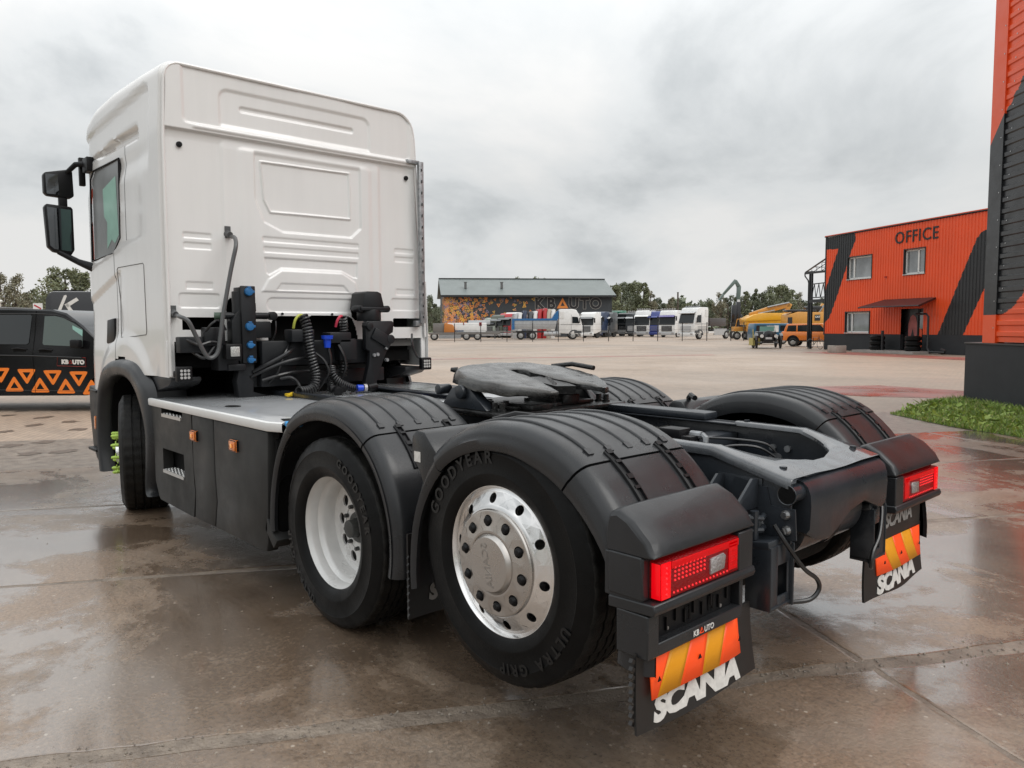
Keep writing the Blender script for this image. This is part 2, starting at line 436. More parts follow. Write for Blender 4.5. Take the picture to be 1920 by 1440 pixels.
stone = mrange(t, sepc.outputs[1], 0, 1, 0.25, 1.0); m3 = t.nodes.new('ShaderNodeMath'); m3.operation = 'MULTIPLY'; t.links.new(mm.outputs[0], m3.inputs[0]); t.links.new(stone, m3.inputs[1])
col = mixc(t, m3.outputs[0], col, (0.50, 0.43, 0.35))
# dark mud and oil stains
stn = nz(0.9, 7, 0.7, dist=0.6); col = mixc(t, mrange(t, stn, 0.60, 0.72, 0, 0.5), col, (0.050, 0.042, 0.037))
dry = nz(0.5, 6, 0.62, dist=1.2); col = mixc(t, mrange(t, dry, 0.52, 0.66, 0, 0.55), col, (0.350, 0.285, 0.228))
crk = nd(t, 'ShaderNodeTexVoronoi', Scale=0.42); crk.feature = 'DISTANCE_TO_EDGE'
wv = nd(t, 'ShaderNodeTexNoise', Scale=1.3, Detail=8.0, Roughness=0.65); t.links.new(P_, wv.inputs['Vector'])
wvm = t.nodes.new('ShaderNodeVectorMath'); wvm.operation = 'MULTIPLY_ADD'; wvm.inputs[1].default_value = (0.9, 0.9, 0); t.links.new(wv.outputs['Color'], wvm.inputs[0]); t.links.new(P_, wvm.inputs[2]); t.links.new(wvm.outputs[0], crk.inputs['Vector'])
col = mixc(t, mrange(t, crk.outputs['Distance'], 0.0, 0.004, 0.30, 0), col, (0.03, 0.025, 0.02))
t.links.new(col, b.inputs['Base Color'])
wet = nz(0.75, 6, 0.6, dist=0.8); wet2 = nz(9, 4, 0.7)
wa = t.nodes.new('ShaderNodeMath'); wa.operation = 'MULTIPLY_ADD'; t.links.new(wet2, wa.inputs[0]); wa.inputs[1].default_value = 0.22; t.links.new(wet, wa.inputs[2])
wetness = mrange(t, wa.outputs[0], 0.575, 0.655, 1.0, 0.0)     # 1 where a film of water stands
t.links.new(mrange(t, wetness, 0, 1, 0.42, 0.10), b.inputs['Roughness']); t.links.new(mrange(t, wetness, 0, 1, 0.35, 1.0), b.inputs['Coat Weight'])
col = mixc(t, mrange(t, wetness, 0, 1, 0.0, 0.42), col, (0.070, 0.048, 0.034)); t.links.new(col, b.inputs['Base Color'])
b.inputs['Specular IOR Level'].default_value = 0.75
b.inputs['Coat IOR'].default_value = 1.62; b.inputs['Coat Roughness'].default_value = 0.13
hs_ = t.nodes.new('ShaderNodeMath'); hs_.operation = 'MULTIPLY_ADD'; t.links.new(med, hs_.inputs[0]); hs_.inputs[1].default_value = 2.5; t.links.new(fine, hs_.inputs[2])
bst = mrange(t, wetness, 0, 1, 0.62, 0.16)
bp = nd(t, 'ShaderNodeBump'); bp.inputs['Distance'].default_value = 0.012; t.links.new(bst, bp.inputs['Strength']); t.links.new(hs_.outputs[0], bp.inputs['Height']); t.links.new(bp.outputs[0], b.inputs['Normal'])
CONC2 = CONC
# joint filling: sand and grit
SAND = mat('joint_sand', (0.27, 0.22, 0.175), 0.36, color2=(0.14, 0.11, 0.086), vscale=7, bump=1.0, bscale=45)
# block paving
PAVE, t, b = new_mat('tan_block_paving')
g = t.nodes.new('ShaderNodeNewGeometry'); P_ = g.outputs['Position']
mp = nd(t, 'ShaderNodeMapping'); mp.inputs['Rotation'].default_value = (0, 0, R(30)); t.links.new(P_, mp.inputs[0])
bt = nd(t, 'ShaderNodeTexBrick', Scale=1.0); bt.inputs['Color1'].default_value = (0.385, 0.290, 0.215, 1); bt.inputs['Color2'].default_value = (0.290, 0.218, 0.165, 1); bt.inputs['Mortar'].default_value = (0.13, 0.105, 0.085, 1)
bt.inputs['Brick Width'].default_value = 0.2; bt.inputs['Row Height'].default_value = 0.1; bt.inputs['Mortar Size'].default_value = 0.006
t.links.new(mp.outputs[0], bt.inputs['Vector'])
a1 = nz(0.25, 7, 0.62); a2 = nz(0.06, 5, 0.6, dist=0.6)
mp2 = nd(t, 'ShaderNodeMapping'); mp2.inputs['Rotation'].default_value = (0, 0, -RZ0); mp2.inputs['Scale'].default_value = (0.22, 1.0, 1.0); t.links.new(P_, mp2.inputs[0])
a3 = nz(1.1, 6, 0.7, vec=mp2.outputs[0]); a4 = nz(2.4, 4, 0.6, vec=mp2.outputs[0])
col = mixc(t, mrange(t, a1, 0.35, 0.7, 0, 0.6), bt.outputs[0], (0.46, 0.355, 0.27))
col = mixc(t, mrange(t, a2, 0.45, 0.62, 0, 0.5), col, (0.22, 0.185, 0.155))
col = mixc(t, mrange(t, a3, 0.56, 0.68, 0, 0.35), col, (0.150, 0.125, 0.105))
col = mixc(t, mrange(t, a4, 0.70, 0.76, 0, 0.8), col, (0.085, 0.07, 0.058))
t.links.new(col, b.inputs['Base Color'])
t.links.new(mrange(t, a1, 0.3, 0.7, 0.62, 0.36), b.inputs['Roughness']); b.inputs['Specular IOR Level'].default_value = 0.4
bp = nd(t, 'ShaderNodeBump', Strength=0.4); bp.inputs['Distance'].default_value = 0.01; t.links.new(bt.outputs['Fac'], bp.inputs['Height']); t.links.new(bp.outputs[0], b.inputs['Normal'])
RPAVE = mat('red_block_paving', (0.36, 0.085, 0.065), 0.40, color2=(0.27, 0.14, 0.11), vscale=0.9, bump=0.3, bscale=12, rvar=0.15, rscale=0.5)
RWET = mat('red_block_paving_wet', (0.33, 0.10, 0.08), 0.30, color2=(0.20, 0.12, 0.10), vscale=0.8, bump=0.2, bscale=12, rvar=0.15, rscale=0.7)
DIRT = mat('dusty_verge', (0.40, 0.305, 0.23), 0.5, color2=(0.26, 0.20, 0.155), vscale=1.2, bump=0.5, bscale=16, rvar=0.2, rscale=0.6)

grd = sheet('ground', [(-700, -1500), (1500, -1500), (1500, 700), (-700, 700)], -0.034, mat('field_ground', (0.10, 0.11, 0.05), 0.9, var=0.3, vscale=0.05))
# concrete slabs: joint frame, u along the joints, v across
UJ = Vector((-0.497, -0.868, 0)); VJ = Vector((0.868, -0.497, 0))
def uv(u, v, z=0.0): p = UJ*u+VJ*v; return (p.x, p.y, z)
sheet('paved_yard', [uv(-60, 5.9)[:2], uv(-60, 170)[:2], uv(190, 170)[:2], uv(190, 5.9)[:2]], -0.010, PAVE)
slab_base = sheet('concrete_apron', [uv(-26, -14)[:2], uv(-26, 8.4)[:2], uv(13.2, 8.4)[:2], uv(13.2, -14)[:2]], -0.0025, SAND)
vj = [-13.6, -11.4, -9.2, -7.05, -4.85, -2.66, -0.52, 1.62, 3.80, 5.95]
uj = [-23.3, -17.3, -11.3, -5.3, 0.70, 6.7, 12.7]
def slab(u0, u1, v0, v1, j):
    """one cast slab, chipped edges, top at z=0"""
    w0, w1 = j
    nu, nv = int((u1-u0)/0.10), int((v1-v0)/0.10)
    edge = []
    for i in range(nu): edge.append((u0+(u1-u0)*i/nu, v0+w0, 0, 1))
    for i in range(nv): edge.append((u1-0.012, v0+(v1-v0)*i/nv, -1, 0))
    for i in range(nu): edge.append((u1-(u1-u0)*i/nu, v1-w1, 0, -1))
    for i in range(nv): edge.append((u0+0.012, v1-(v1-v0)*i/nv, 1, 0))
    o = []
    for (u, v, du, dv) in edge:
        a = abs(math.sin(u*3.1+v*7)*math.sin(u*1.3+v*2.1+1))*0.022+rnd.random()*0.014+(0.02*rnd.random() if rnd.random() < 0.08 else 0)
        u2 = min(max(u, u0+0.012), u1-0.012); v2 = min(max(v, v0+w0), v1-w1)
        o.append((u2+du*a*0.35, v2+dv*a))
    n = len(o); cu, cv = (u0+u1)/2, (v0+v1)/2
    vs = [uv(u, v, -0.0012) for u, v in o]+[uv(u+(cu-u)*0.004, v+(cv-v)*0.008, 0) for u, v in o]+[uv(u, v, -0.03) for u, v in o]
    fs = [tuple(range(n, 2*n))]+[(i, (i+1) % n, n+(i+1) % n, n+i) for i in range(n)]+[(i, 2*n+i, 2*n+(i+1) % n, (i+1) % n) for i in range(n)]
    mb = MB(); mb.add(vs, fs); return put(mb, 'concrete_slab', CONC, slab_base, smooth=False)
for i in range(len(uj)-1):
    for k in range(len(vj)-1):
        wide = {6: 0.035, 7: 0.012, 8: 0.010}
        w0 = wide.get(k, 0.010); w1 = wide.get(k+1, 0.010)
        slab(uj[i], uj[i+1], vj[k], vj[k+1], (w0, w1))
# dusty strip between slabs and pavers
sheet('dirt_strip', [uv(-26, 5.97)[:2], uv(-26, 7.0)[:2], uv(13, 7.9)[:2], uv(13, 5.97)[:2]], -0.003, DIRT)
# red paving bands
def band(pts, w, m=RPAVE):
    for a, b in zip(pts[:-1], pts[1:]):
        A = Vector((*a, 0)); B = Vector((*b, 0)); d = (B-A).normalized(); n = Vector((-d.y, d.x, 0))*w/2
        q = [A-n-d*0.0, B-n, B+n, A+n]; sheet('red_paving_band', [(p.x, p.y) for p in q], -0.005, m)
band([(29.5, -16.0), (20.8, -32.9)], 0.75); 
band([(18.6, -40.6), (7.4, -35.0)], 2.6)
sheet('red_paving_patch', [(7.0, -15.6), (5.9, -17.3), (3.5, -16.9), (3.0, -14.9), (4.9, -13.9), (6.2, -14.0)], -0.0055, RWET)
# ================================================================== BUILDINGS
ORA = mat('orange_cladding', (0.78, 0.085, 0.015), 0.38, coat=0.1, var=0.05, vscale=0.8, rvar=0.08)
BLK = mat('black_cladding', (0.014, 0.015, 0.017), 0.35, coat=0.1, var=0.15, vscale=1.5, rvar=0.1)
PLIN = mat('dark_grey_render', (0.022, 0.024, 0.027), 0.75, var=0.12, vscale=2.5, bump=0.15, bscale=60)
FRAMEW = mat('white_window_frame', (0.72, 0.72, 0.70), 0.4)
def clad(name, s0, s1, z0, z1, mode, pitch, depth, colour, hole, parent, ds=0.05, dz=0.05, mats=None, y=0.0):
    """corrugated sheet in the local x/z plane, ribs vertical ('v') or horizontal ('h')"""
    def wave(t):
        f = (t/pitch) % 1.0
        return -depth*(0 if f < 0.45 else (f-0.45)/0.1 if f < 0.55 else 1 if f < 0.9 else (1-f)/0.1)
    if mode == 'v':
        S = sorted(set(round(s0+i*pitch+o*pitch, 4) for i in range(int((s1-s0)/pitch)+2) for o in (0, .22, .45, .55, .72, .9) if s0 <= s0+i*pitch+o*pitch <= s1)); Z = list(np.arange(z0, z1+1e-6, dz))
    else:
        Z = sorted(set(round(z0+i*pitch+o*pitch, 4) for i in range(int((z1-z0)/pitch)+2) for o in (0, .09, .18, .27, .36, .45, .5, .55, .63, .72, .81, .9, .95) if z0 <= z0+i*pitch+o*pitch <= z1)); S = list(np.arange(s0, s1+1e-6, ds))
    vs = [(s, y+(wave(s-s0) if mode == 'v' else wave(z-z0)), z) for z in Z for s in S]; n = len(S); fs = []; mi = []
    for j in range(len(Z)-1):
        for i in range(n-1):
            cs, cz = (S[i]+S[i+1])/2, (Z[j]+Z[j+1])/2
            if hole and hole(cs, cz): continue
            fs.append((j*n+i, j*n+i+1, (j+1)*n+i+1, (j+1)*n+i)); mi.append(colour(cs, cz))
    mb = MB(); mb.add(vs, fs); mb.m = mi
    return put(mb, name, mats or [ORA, BLK], parent, smooth=False, recalc=False)

# ---- office
off = thing('office_building', 'two storey orange and black corrugated office with OFFICE on its front', 'building', (20.6, -45.5, 0), math.atan2(0.44857, -0.89375))
WINS = [(2.05, 4.10, 4.39, 5.74), (6.62, 8.09, 4.40, 5.77), (1.98, 4.03, 1.10, 2.36)]
DOOR = (6.50, 8.10, 0.16, 2.46)
B1 = [(-0.1, 6.42), (-0.1, 7.5), (2.53, 7.5), (2.66, 6.76), (2.29, 6.10), (1.90, 5.13), (1.2, 3.55), (0.62, 2.35), (0.40, 2.0), (0.0, 1.72), (-0.1, 3.60), (1.15, 6.40)]
B2 = [(9.05, 0.9), (10.67, 0.9), (11.95, 3.5), (11.95, 6.3), (11.6, 6.2), (11.32, 5.89), (10.4, 3.9)]
def inwin(s, z): return any(a < s < b and c < z < d for a, b, c, d in WINS) or (DOOR[0] < s < DOOR[1] and z < DOOR[3])
clad('cladding', 0.0, 13.4, 1.03, 7.22, 'v', 0.20, 0.03, lambda s, z: 1 if pin(s, z, B1) or pin(s, z, B2) else 0, inwin, off, dz=0.04)
mb = MB(); mb.box((3.25, 0.10, 0.515), (6.5, 0.24, 1.03)); mb.box((10.75, 0.10, 0.515), (5.3, 0.24, 1.03)); put(mb, 'plinth', PLIN, off)
mb = MB(); mb.box((6.7, 5.07, 3.55), (13.3, 9.42, 7.1)); put(mb, 'wall', BLK, off)
mb = MB(); mb.box((6.7, 5.0, 7.24), (13.6, 10.2, 0.05)); mb.box((6.7, -0.03, 7.27), (13.6, 0.10, 0.09), mi=1); put(mb, 'roof', [BLK, ORA], off)
mb = MB(); mb.box((-0.03, 0.02, 4.1), (0.10, 0.10, 6.3)); put(mb, 'corner_trim', BLK, off)
for (a, b, c, d) in WINS:
    mb = MB(); w = b-a; h_ = d-c; cx = (a+b)/2; cz = (c+d)/2
    for (x, z, sx, sz) in ((a+0.04, cz, 0.08, h_), (b-0.04, cz, 0.08, h_), (cx, c+0.045, w, 0.09), (cx, d-0.045, w, 0.09), (a+w*(0.22 if a < 5 else 0.62), cz, 0.09, h_)): mb.box((x, 0.12, z), (sx, 0.07, sz))
    wn = put(mb, 'window', FRAMEW, off)
    mb = MB(); mb.box((cx, 0.145, cz), (w-0.1, 0.012, h_-0.1)); put(mb, 'pane', GLASSW, wn)
    mb = MB()
    for (x, z, sx, sz) in ((a-0.02, cz, 0.05, h_+0.1), (b+0.02, cz, 0.05, h_+0.1), (cx, c-0.03, w+0.1, 0.05), (cx, d+0.02, w+0.1, 0.05)): mb.box((x, 0.02, z), (sx, 0.16, sz))
    put(mb, 'window_reveal', BLK, wn)
    mb = MB(); mb.box((cx, -0.05, c-0.02), (w+0.1, 0.10, 0.03)); put(mb, 'sill', FRAMEW, wn)
mb = MB(); mb.box((7.3, 0.30, 1.3), (1.62, 0.06, 2.34)); dr_ = put(mb, 'door', BLK, off)
mb = MB()
mb.prism([(6.78, 0.3), (7.45, 0.3), (7.45, 1.5), (7.3, 2.0), (7.1, 2.15), (6.9, 2.0), (6.78, 1.6)], 'y', 0.255, 0.262); put(mb, 'door_poster', mat('poster_pink', (0.42, 0.12, 0.11), 0.5, var=0.2), dr_)
mb = MB(); mb.prism([(6.82, 0.35), (7.10, 1.35), (7.42, 0.35)], 'y', 0.246, 0.252); put(mb, 'door_poster', BLK, dr_)
mb = MB(); mb.prism([(6.84, 0.28), (7.42, 0.28), (7.42, 0.62), (6.84, 0.62)], 'y', 0.238, 0.244); mb.prism([(7.60, 0.28), (7.78, 0.28), (7.78, 1.25), (7.66, 1.5), (7.60, 1.4)], 'y', 0.238, 0.244); put(mb, 'door_poster', ORA, dr_)
mb = MB(); mb.box((7.82, 0.25, 1.8), (0.40, 0.03, 0.9)); put(mb, 'door_pane', GLASSW, dr_)
mb = MB(); mb.box((7.52, 0.2, 1.3), (0.06, 0.06, 2.3)); put(mb, 'door_frame', BLK, dr_)
mb = MB(); mb.prism([(4.6, 0.0), (9.2, 0.0), (9.2, -1.7), (4.6, -1.7)], 'z', 0.0, 0.13); put(mb, 'door_step', mat('step_concrete', (0.30, 0.28, 0.26), 0.6, var=0.1), off)
mb = MB()
vs = [(5.2, 0.0, 3.05), (8.9, 0.0, 3.05), (9.3, -1.5, 2.62), (4.8, -1.5, 2.62)]; vs += [(x, y, z-0.06) for x, y, z in vs]
mb.add(vs, [(0, 1, 2, 3), (7, 6, 5, 4), (0, 3, 7, 4), (1, 0, 4, 5), (2, 1, 5, 6), (3, 2, 6, 7)])
for k in range(5): mb.tube([(4.8+k*1.125, -1.5, 2.55), (5.2+k*0.925, 0, 2.98)], 0.035, 6)
mb.tube([(4.8, -1.5, 2.58), (9.3, -1.5, 2.58)], 0.04, 6)
put(mb, 'canopy', mat('canopy_brown', (0.022, 0.009, 0.010), 0.4), off)
mb = MB(); mb.tube([(8.2, -0.6, 2.15), (8.9, -0.6, 2.15), (9.05, -0.6, 2.0), (9.05, -0.6, 0.3), (9.2, -0.6, 0.12), (10.2, -0.6, 0.12)], 0.06, 8); mb.tube([(6.0, -0.8, 0.1), (6.0, -0.8, 1.25)], 0.08, 8); mb.tube([(9.9, -0.5, 0.05), (10.1, -0.5, 0.05), (10.2, -0.6, 0.22), (9.95, -0.6, 0.30)], 0.05, 6)
put(mb, 'handrail', BLK, off)
lettering('office_lettering', 'OFFICE', 0.95, TXTB, off, (7.42, -0.045, 6.18), (1, 0, 0), (0, 0, 1), ext=0.01, off=0.006, spacing=1.08, xs=0.96)
mb = MB(); mb.box((5.3, -0.08, 4.35), (0.12, 0.10, 0.06)); put(mb, 'alarm_box', mat('dark_red', (0.3, 0.01, 0.01), 0.5), off)
# steel stair platform on the left end
plat = thing('stair_platform', 'black steel balcony with lattice railing and sloping roof at the left end of the office', 'balcony', (20.6, -45.5, 0), off.rotation_euler.z)
mb = MB()
for (x, y) in ((-1.95, 0.3), (-1.75, 0.3), (-1.85, 2.6)): mb.box((x, y, 2.6), (0.11, 0.11, 5.2))
put(mb, 'post', BLK, plat)
mb = MB(); mb.box((-0.98, 0.3, 3.18), (1.9, 0.14, 0.20)); mb.box((-0.98, 2.6, 3.18), (1.9, 0.14, 0.20)); mb.box((-0.98, 1.45, 3.28), (1.85, 2.3, 0.04)); put(mb, 'platform_deck', BLK, plat)
mb = MB(); mb.tube([(-1.8, 0.3, 4.32), (-0.05, 0.3, 4.36)], 0.04, 6); mb.tube([(-1.8, 0.3, 3.42), (-0.05, 0.3, 3.42)], 0.04, 6)
for k in range(4):
    x = -1.75+k*0.45; mb.tube([(x, 0.3, 3.42), (x+0.25, 0.3, 4.32)], 0.028, 5); mb.tube([(x+0.25, 0.3, 4.32), (x+0.42, 0.3, 3.42)], 0.028, 5)
mb.tube([(-1.8, 2.6, 4.2), (-0.05, 2.6, 4.2)], 0.03, 6)
put(mb, 'railing', BLK, plat)
mb = MB(); mb.prism([(-2.45, 5.02), (0.0, 5.02), (0.0, 5.16), (-2.45, 5.16)], 'y', 0.22, 0.34); mb.prism([(-2.45, 5.17), (-2.3, 5.17), (0.0, 6.02), (0.0, 6.08)], 'y', 0.22, 0.34); mb.prism([(-2.45, 5.15), (0.0, 6.05), (0.0, 6.10), (-2.47, 5.20)], 'y', 2.9, 3.0)
for k in range(6): mb.tube([(-2.4, 0.3+k*0.52, 5.17), (0, 0.3+k*0.52, 6.05)], 0.025, 5)
for k in range(4): mb.tube([(-2.3+k*0.7, 0.3, 5.2+k*0.26), (-2.3+k*0.7, 2.9, 5.2+k*0.26)], 0.025, 5)
for k in range(5): mb.tube([(-2.3+k*0.5, 0.3, 5.12), (-2.3+k*0.5, 0.3, 5.12+k*0.18)], 0.02, 5)
mb.tube([(-2.45, 0.25, 5.1), (-2.43, 0.25, 4.9), (-2.1, 0.25, 4.6), (-2.03, 0.25, 4.4), (-2.03, 0.25, 0.1)], 0.045, 7)
put(mb, 'platform_roof', BLK, plat)

# ---- near hall on the right
hall = thing('workshop_hall', 'tall orange and black hall on a dark plinth at the right edge', 'building', (2.85, -13.8, 0), math.atan2(0.71210, -0.70207))
lowc = smooth_poly([(0.88, 1.745, 0), (1.08, 1.75, 0), (1.28, 1.82, 0), (1.58, 2.02, 0), (1.78, 2.29, 0), (2.4, 3.3, 0), (4.0, 5.6, 0), (6.2, 8.8, 0)], 5)
upc = [(4.4, 9.4, 0), (3.0, 7.75, 0), (2.2, 6.85, 0), (1.5, 6.02, 0), (0.91, 5.40, 0), (0.6, 5.0, 0)]
SW = [(p[0], p[1]) for p in lowc]+[(p[0], p[1]) for p in upc]+[(0.5, 1.745)]
clad('cladding', 0.90, 2.30, 1.24, 9.4, 'h', 0.205, 0.022, lambda s, z: 1 if pin(s, z, SW) else 0, None, hall, ds=0.02, y=0.06)
clad('cladding', 2.30, 9.4, 1.24, 9.4, 'h', 0.205, 0.022, lambda s, z: 1 if pin(s, z, SW) else 0, None, hall, ds=0.1, y=0.06)
mb = MB(); mb.prism([(0.52, 1.20), (0.93, 1.20), (0.93, 1.745), (0.52, 1.745)], 'y', 0.02, 0.2, mi=0); mb.prism([(0.52, 1.745), (0.93, 1.745), (0.93, 5.42), (0.52, 4.93)], 'y', 0.02, 0.2, mi=1); mb.prism([(0.52, 4.93), (0.93, 5.42), (0.93, 9.4), (0.52, 9.4)], 'y', 0.02, 0.2, mi=0)
put(mb, 'corner_trim', [ORA, BLK], hall)
mb = MB(); mb.prism([(-0.02, -0.03), (9.4, -0.03), (9.4, 1.19), (-0.02, 1.19)], 'y', 0.0, 12.0); put(mb, 'plinth', PLIN, hall)
mb = MB(); mb.prism([(-0.04, 1.19), (9.4, 1.19), (9.4, 1.225), (-0.04, 1.215)], 'y', -0.02, 0.5); put(mb, 'plinth_capping', mat('capping_black', (0.03, 0.03, 0.032), 0.3), hall)
mb = MB(); mb.box((5.0, 5.6, 5.3), (8.9, 11.0, 8.1)); put(mb, 'wall', BLK, hall)
mb = MB(); mb.box((5.0, 5.6, 9.42), (9.2, 11.4, 0.14)); put(mb, 'roof', BLK, hall)
for k in range(14):
    for (x, z) in ((0.88, 1.6+k*0.55), (1.3+0.13*((k*7) % 5), 1.75+k*0.52), (2.6, 1.8+k*.5)):
        pass
mb = MB()
for k in range(15): mb.cyl((0.87, 0.02, 1.5+k*0.5), (0.87, 0.012, 1.5+k*0.5), 0.012, n=6); mb.cyl((1.08+0.01*k, 0.036, 1.82+k*0.41), (1.08+0.01*k, 0.030, 1.82+k*0.41), 0.012, n=6)
so = put(mb, 'cladding_screws', STEEL, hall); so['kind'] = 'stuff'

# ---- warehouse with the mural
DEL = R(8)
wh = thing('warehouse', 'dark grey warehouse with orange triangle mural and KBAUTO in large letters behind the lorries', 'building', far(834, 115), RZ0+DEL)
WGR = mat('warehouse_dark_grey', (0.040, 0.045, 0.050), 0.6, var=0.1, wave=('X', 2.2, 0.3))
ROOFG = mat('warehouse_roof', (0.15, 0.172, 0.168), 0.45, var=0.08, vscale=0.6, wave=('X', 1.6, 0.25))
L_ = 25.95
mb = MB(); mb.box((L_/2, 6, 3.2), (L_, 12, 6.4)); mb.prism([(0, 6.4), (12, 6.4), (6.4, 9.1)], 'x', 0.02, L_-0.02); put(mb, 'wall', WGR, wh)
mb = MB(); e_ = 0.35
vs = [(-0.5, -0.7, 6.35), (L_+0.5, -0.7, 6.35), (L_+0.5, 6.4, 9.2), (-0.5, 6.4, 9.2), (-0.5, 12.6, 6.35), (L_+0.5, 12.6, 6.35)]; vs += [(a, b, c-0.14) for a, b, c in vs]
mb.add(vs, [(0, 1, 2, 3), (3, 2, 5, 4), (6, 9, 8, 7), (9, 10, 11, 8), (0, 6, 7, 1), (3, 4, 10, 9), (0, 3, 9, 6), (2, 1, 7, 8), (5, 2, 8, 11), (4, 5, 11, 10)])
rf = put(mb, 'roof', ROOFG, wh, smooth=False)
mb = MB(); mb.box((L_/2, 6.4, 9.22), (L_+1, 0.5, 0.14)); put(mb, 'ridge_cap', BLK, rf)
mb = MB(); mb.box((L_/2, -0.72, 6.18), (L_+1.0, 0.12, 0.3)); put(mb, 'gutter', BLK, rf)
for x in (3.4, 9.0):
    mb = MB(); mb.box((x, 2.0, 7.9), (0.35, 0.4, 0.9)); mb.box((x, 2.0, 8.4), (0.5, 0.5, 0.08)); put(mb, 'roof_vent', mat('vent_grey', (0.12, 0.12, 0.12), 0.5), rf)
# the painted triangles: flat print on the wall, one part
M4 = [mat('mural_orange', (0.75, 0.25, 0.05), 0.6), mat('mural_yellow', (0.72, 0.42, 0.08), 0.6), mat('mural_salmon', (0.62, 0.30, 0.18), 0.6), mat('mural_violet', (0.22, 0.18, 0.28), 0.6), mat('mural_brown', (0.30, 0.16, 0.08), 0.6)]
mb = MB(); rm_ = random.Random(3)
for k in range(430):
    x = 0.2+(rm_.random()**2.2)*14.0 if k < 390 else rm_.uniform(4, 14)
    z = rm_.uniform(1.6, 6.0)
    if x > 6.5 and rm_.random() < 0.55: continue
    r = rm_.uniform(0.24, 0.42)*(1 if x < 5 else 0.85); a = rm_.uniform(0, 2*PI); ri = r*0.5; y = -0.010-0.0004*k/10
    o_ = [(x+r*math.cos(a+i*2*PI/3), y, z+r*math.sin(a+i*2*PI/3)) for i in range(3)]; n_ = [(x+ri*math.cos(a+i*2*PI/3), y, z+ri*math.sin(a+i*2*PI/3)) for i in range(3)]
    mb.add(o_+n_, [(0, 1, 4, 3), (1, 2, 5, 4), (2, 0, 3, 5)], rm_.choice([0, 0, 0, 1, 1, 2, 4, 3]))
for k in range(140):
    y = rm_.uniform(0.2, 5.5); z = rm_.uniform(1.6, 6.0); r = rm_.uniform(0.2, 0.4); a = rm_.uniform(0, 6)
    o_ = [(-0.012-0.0002*k, y+r*math.cos(a+i*2*PI/3), z+r*math.sin(a+i*2*PI/3)) for i in range(3)]; mb.add(o_, [(0, 1, 2)], rm_.choice([0, 1, 2]))
mu = put(mb, 'triangle_mural', M4, wh, smooth=False, recalc=False); mu['kind'] = 'stuff'
zb = 4.35
OUTL = mat('letter_outline', (0.36, 0.34, 0.31), 0.6)
for (tx, x, w) in (('K', 14.55, 1), ('B', 16.35, 1), ('U', 19.9, 1), ('T', 21.6, 1), ('O', 23.35, 1)):
    o1 = lettering('wall_lettering', tx, 2.25, OUTL, wh, (x, -0.03, zb), (1, 0, 0), (0, 0, 1), ext=0.006, off=0.15, xs=0.98)
    lettering('wall_lettering', tx, 2.25, TXTB, wh, (x, -0.05, zb), (1, 0, 0), (0, 0, 1), ext=0.006, off=0.085, xs=0.98)
mb = MB(); tri = [(17.25, zb), (19.05, zb), (18.15, zb+1.65)]; c_ = (18.15, zb+0.58)
inn_ = [(c_[0]+(a-c_[0])*0.36, c_[1]+(b-c_[1])*0.36) for a, b in tri]
mb.add([(a, -0.05, b) for a, b in tri+inn_], [(0, 1, 4, 3), (1, 2, 5, 4), (2, 0, 3, 5)]); put(mb, 'wall_triangle', M4[0], wh, smooth=False)
# pale concrete shed far left
sh = thing('concrete_shed', 'pale flat concrete building with a white lamp at the far left', 'building', far(-60, 62), RZ0)
mb = MB(); mb.box((1.6, 2, 1.62), (3.4, 4, 3.28)); put(mb, 'wall', mat('pale_concrete', (0.36, 0.32, 0.27), 0.8, var=0.12, vscale=1.2), sh)
mb = MB(); mb.box((1.6, 2, 3.31), (3.5, 4.1, 0.10)); put(mb, 'roof', GALV, sh)
mb = MB(); mb.tube([(2.9, 0, 3.3), (2.9, 0, 3.75)], 0.03, 6); mb.tube([(2.75, -0.02, 3.68), (2.9, -0.05, 3.8), (3.05, -0.02, 3.86)], [0.06, 0.16, 0.08], 10); put(mb, 'lamp_head', TXTW, sh)

# ================================================================== VEGETATION
LEAF = [mat('leaf_green_'+str(i), c, 0.65, var=0.35, vscale=0.9) for i, c in enumerate([(0.155, 0.170, 0.095), (0.125, 0.142, 0.088), (0.215, 0.200, 0.135)])]
BARK = mat('bark', (0.09, 0.07, 0.055), 0.9, var=0.3, vscale=6)
def crown_mesh(seed, h, w, n, leaf, mi, tall=False):
    r_ = np.random.RandomState(seed); mb = MB(); cl = []
    for k in range(26 if tall else 22):
        t = r_.rand()**0.8; z = h*(0.22+0.74*t); rad = w*(0.5*(1-((t-0.35)/0.75)**2 if t > 0.35 else 0.8))*(0.9 if tall else 1.15)
        a = r_.rand()*6.28; q = rad*math.sqrt(r_.rand())*0.85
        cl.append((q*math.cos(a), q*math.sin(a), z, w*(0.10+0.13*r_.rand())*(1.0-0.45*t)))
    vs = []; fs = []
    for k in range(n):
        c = cl[r_.randint(len(cl))]; d = r_.randn(3); d /= np.linalg.norm(d)+1e-6; d *= c[3]*(0.55+0.6*r_.rand())
        p = np.array(c[:3])+d*np.array([1, 1, 1.15]); u = r_.randn(3); u /= np.linalg.norm(u); v = np.cross(u, r_.randn(3)); v /= np.linalg.norm(v)+1e-6
        s = leaf*(0.6+0.8*r_.rand()); b = len(vs)
        vs += [p-u*s, p+v*s*0.55, p+u*s, p-v*s*0.55]; fs.append((b, b+1, b+2, b+3))
    mb.add([tuple(x) for x in vs], fs); mb.m = [mi]*len(fs)
    return mb.mesh('crown', LEAF, smooth=False, recalc=False), cl
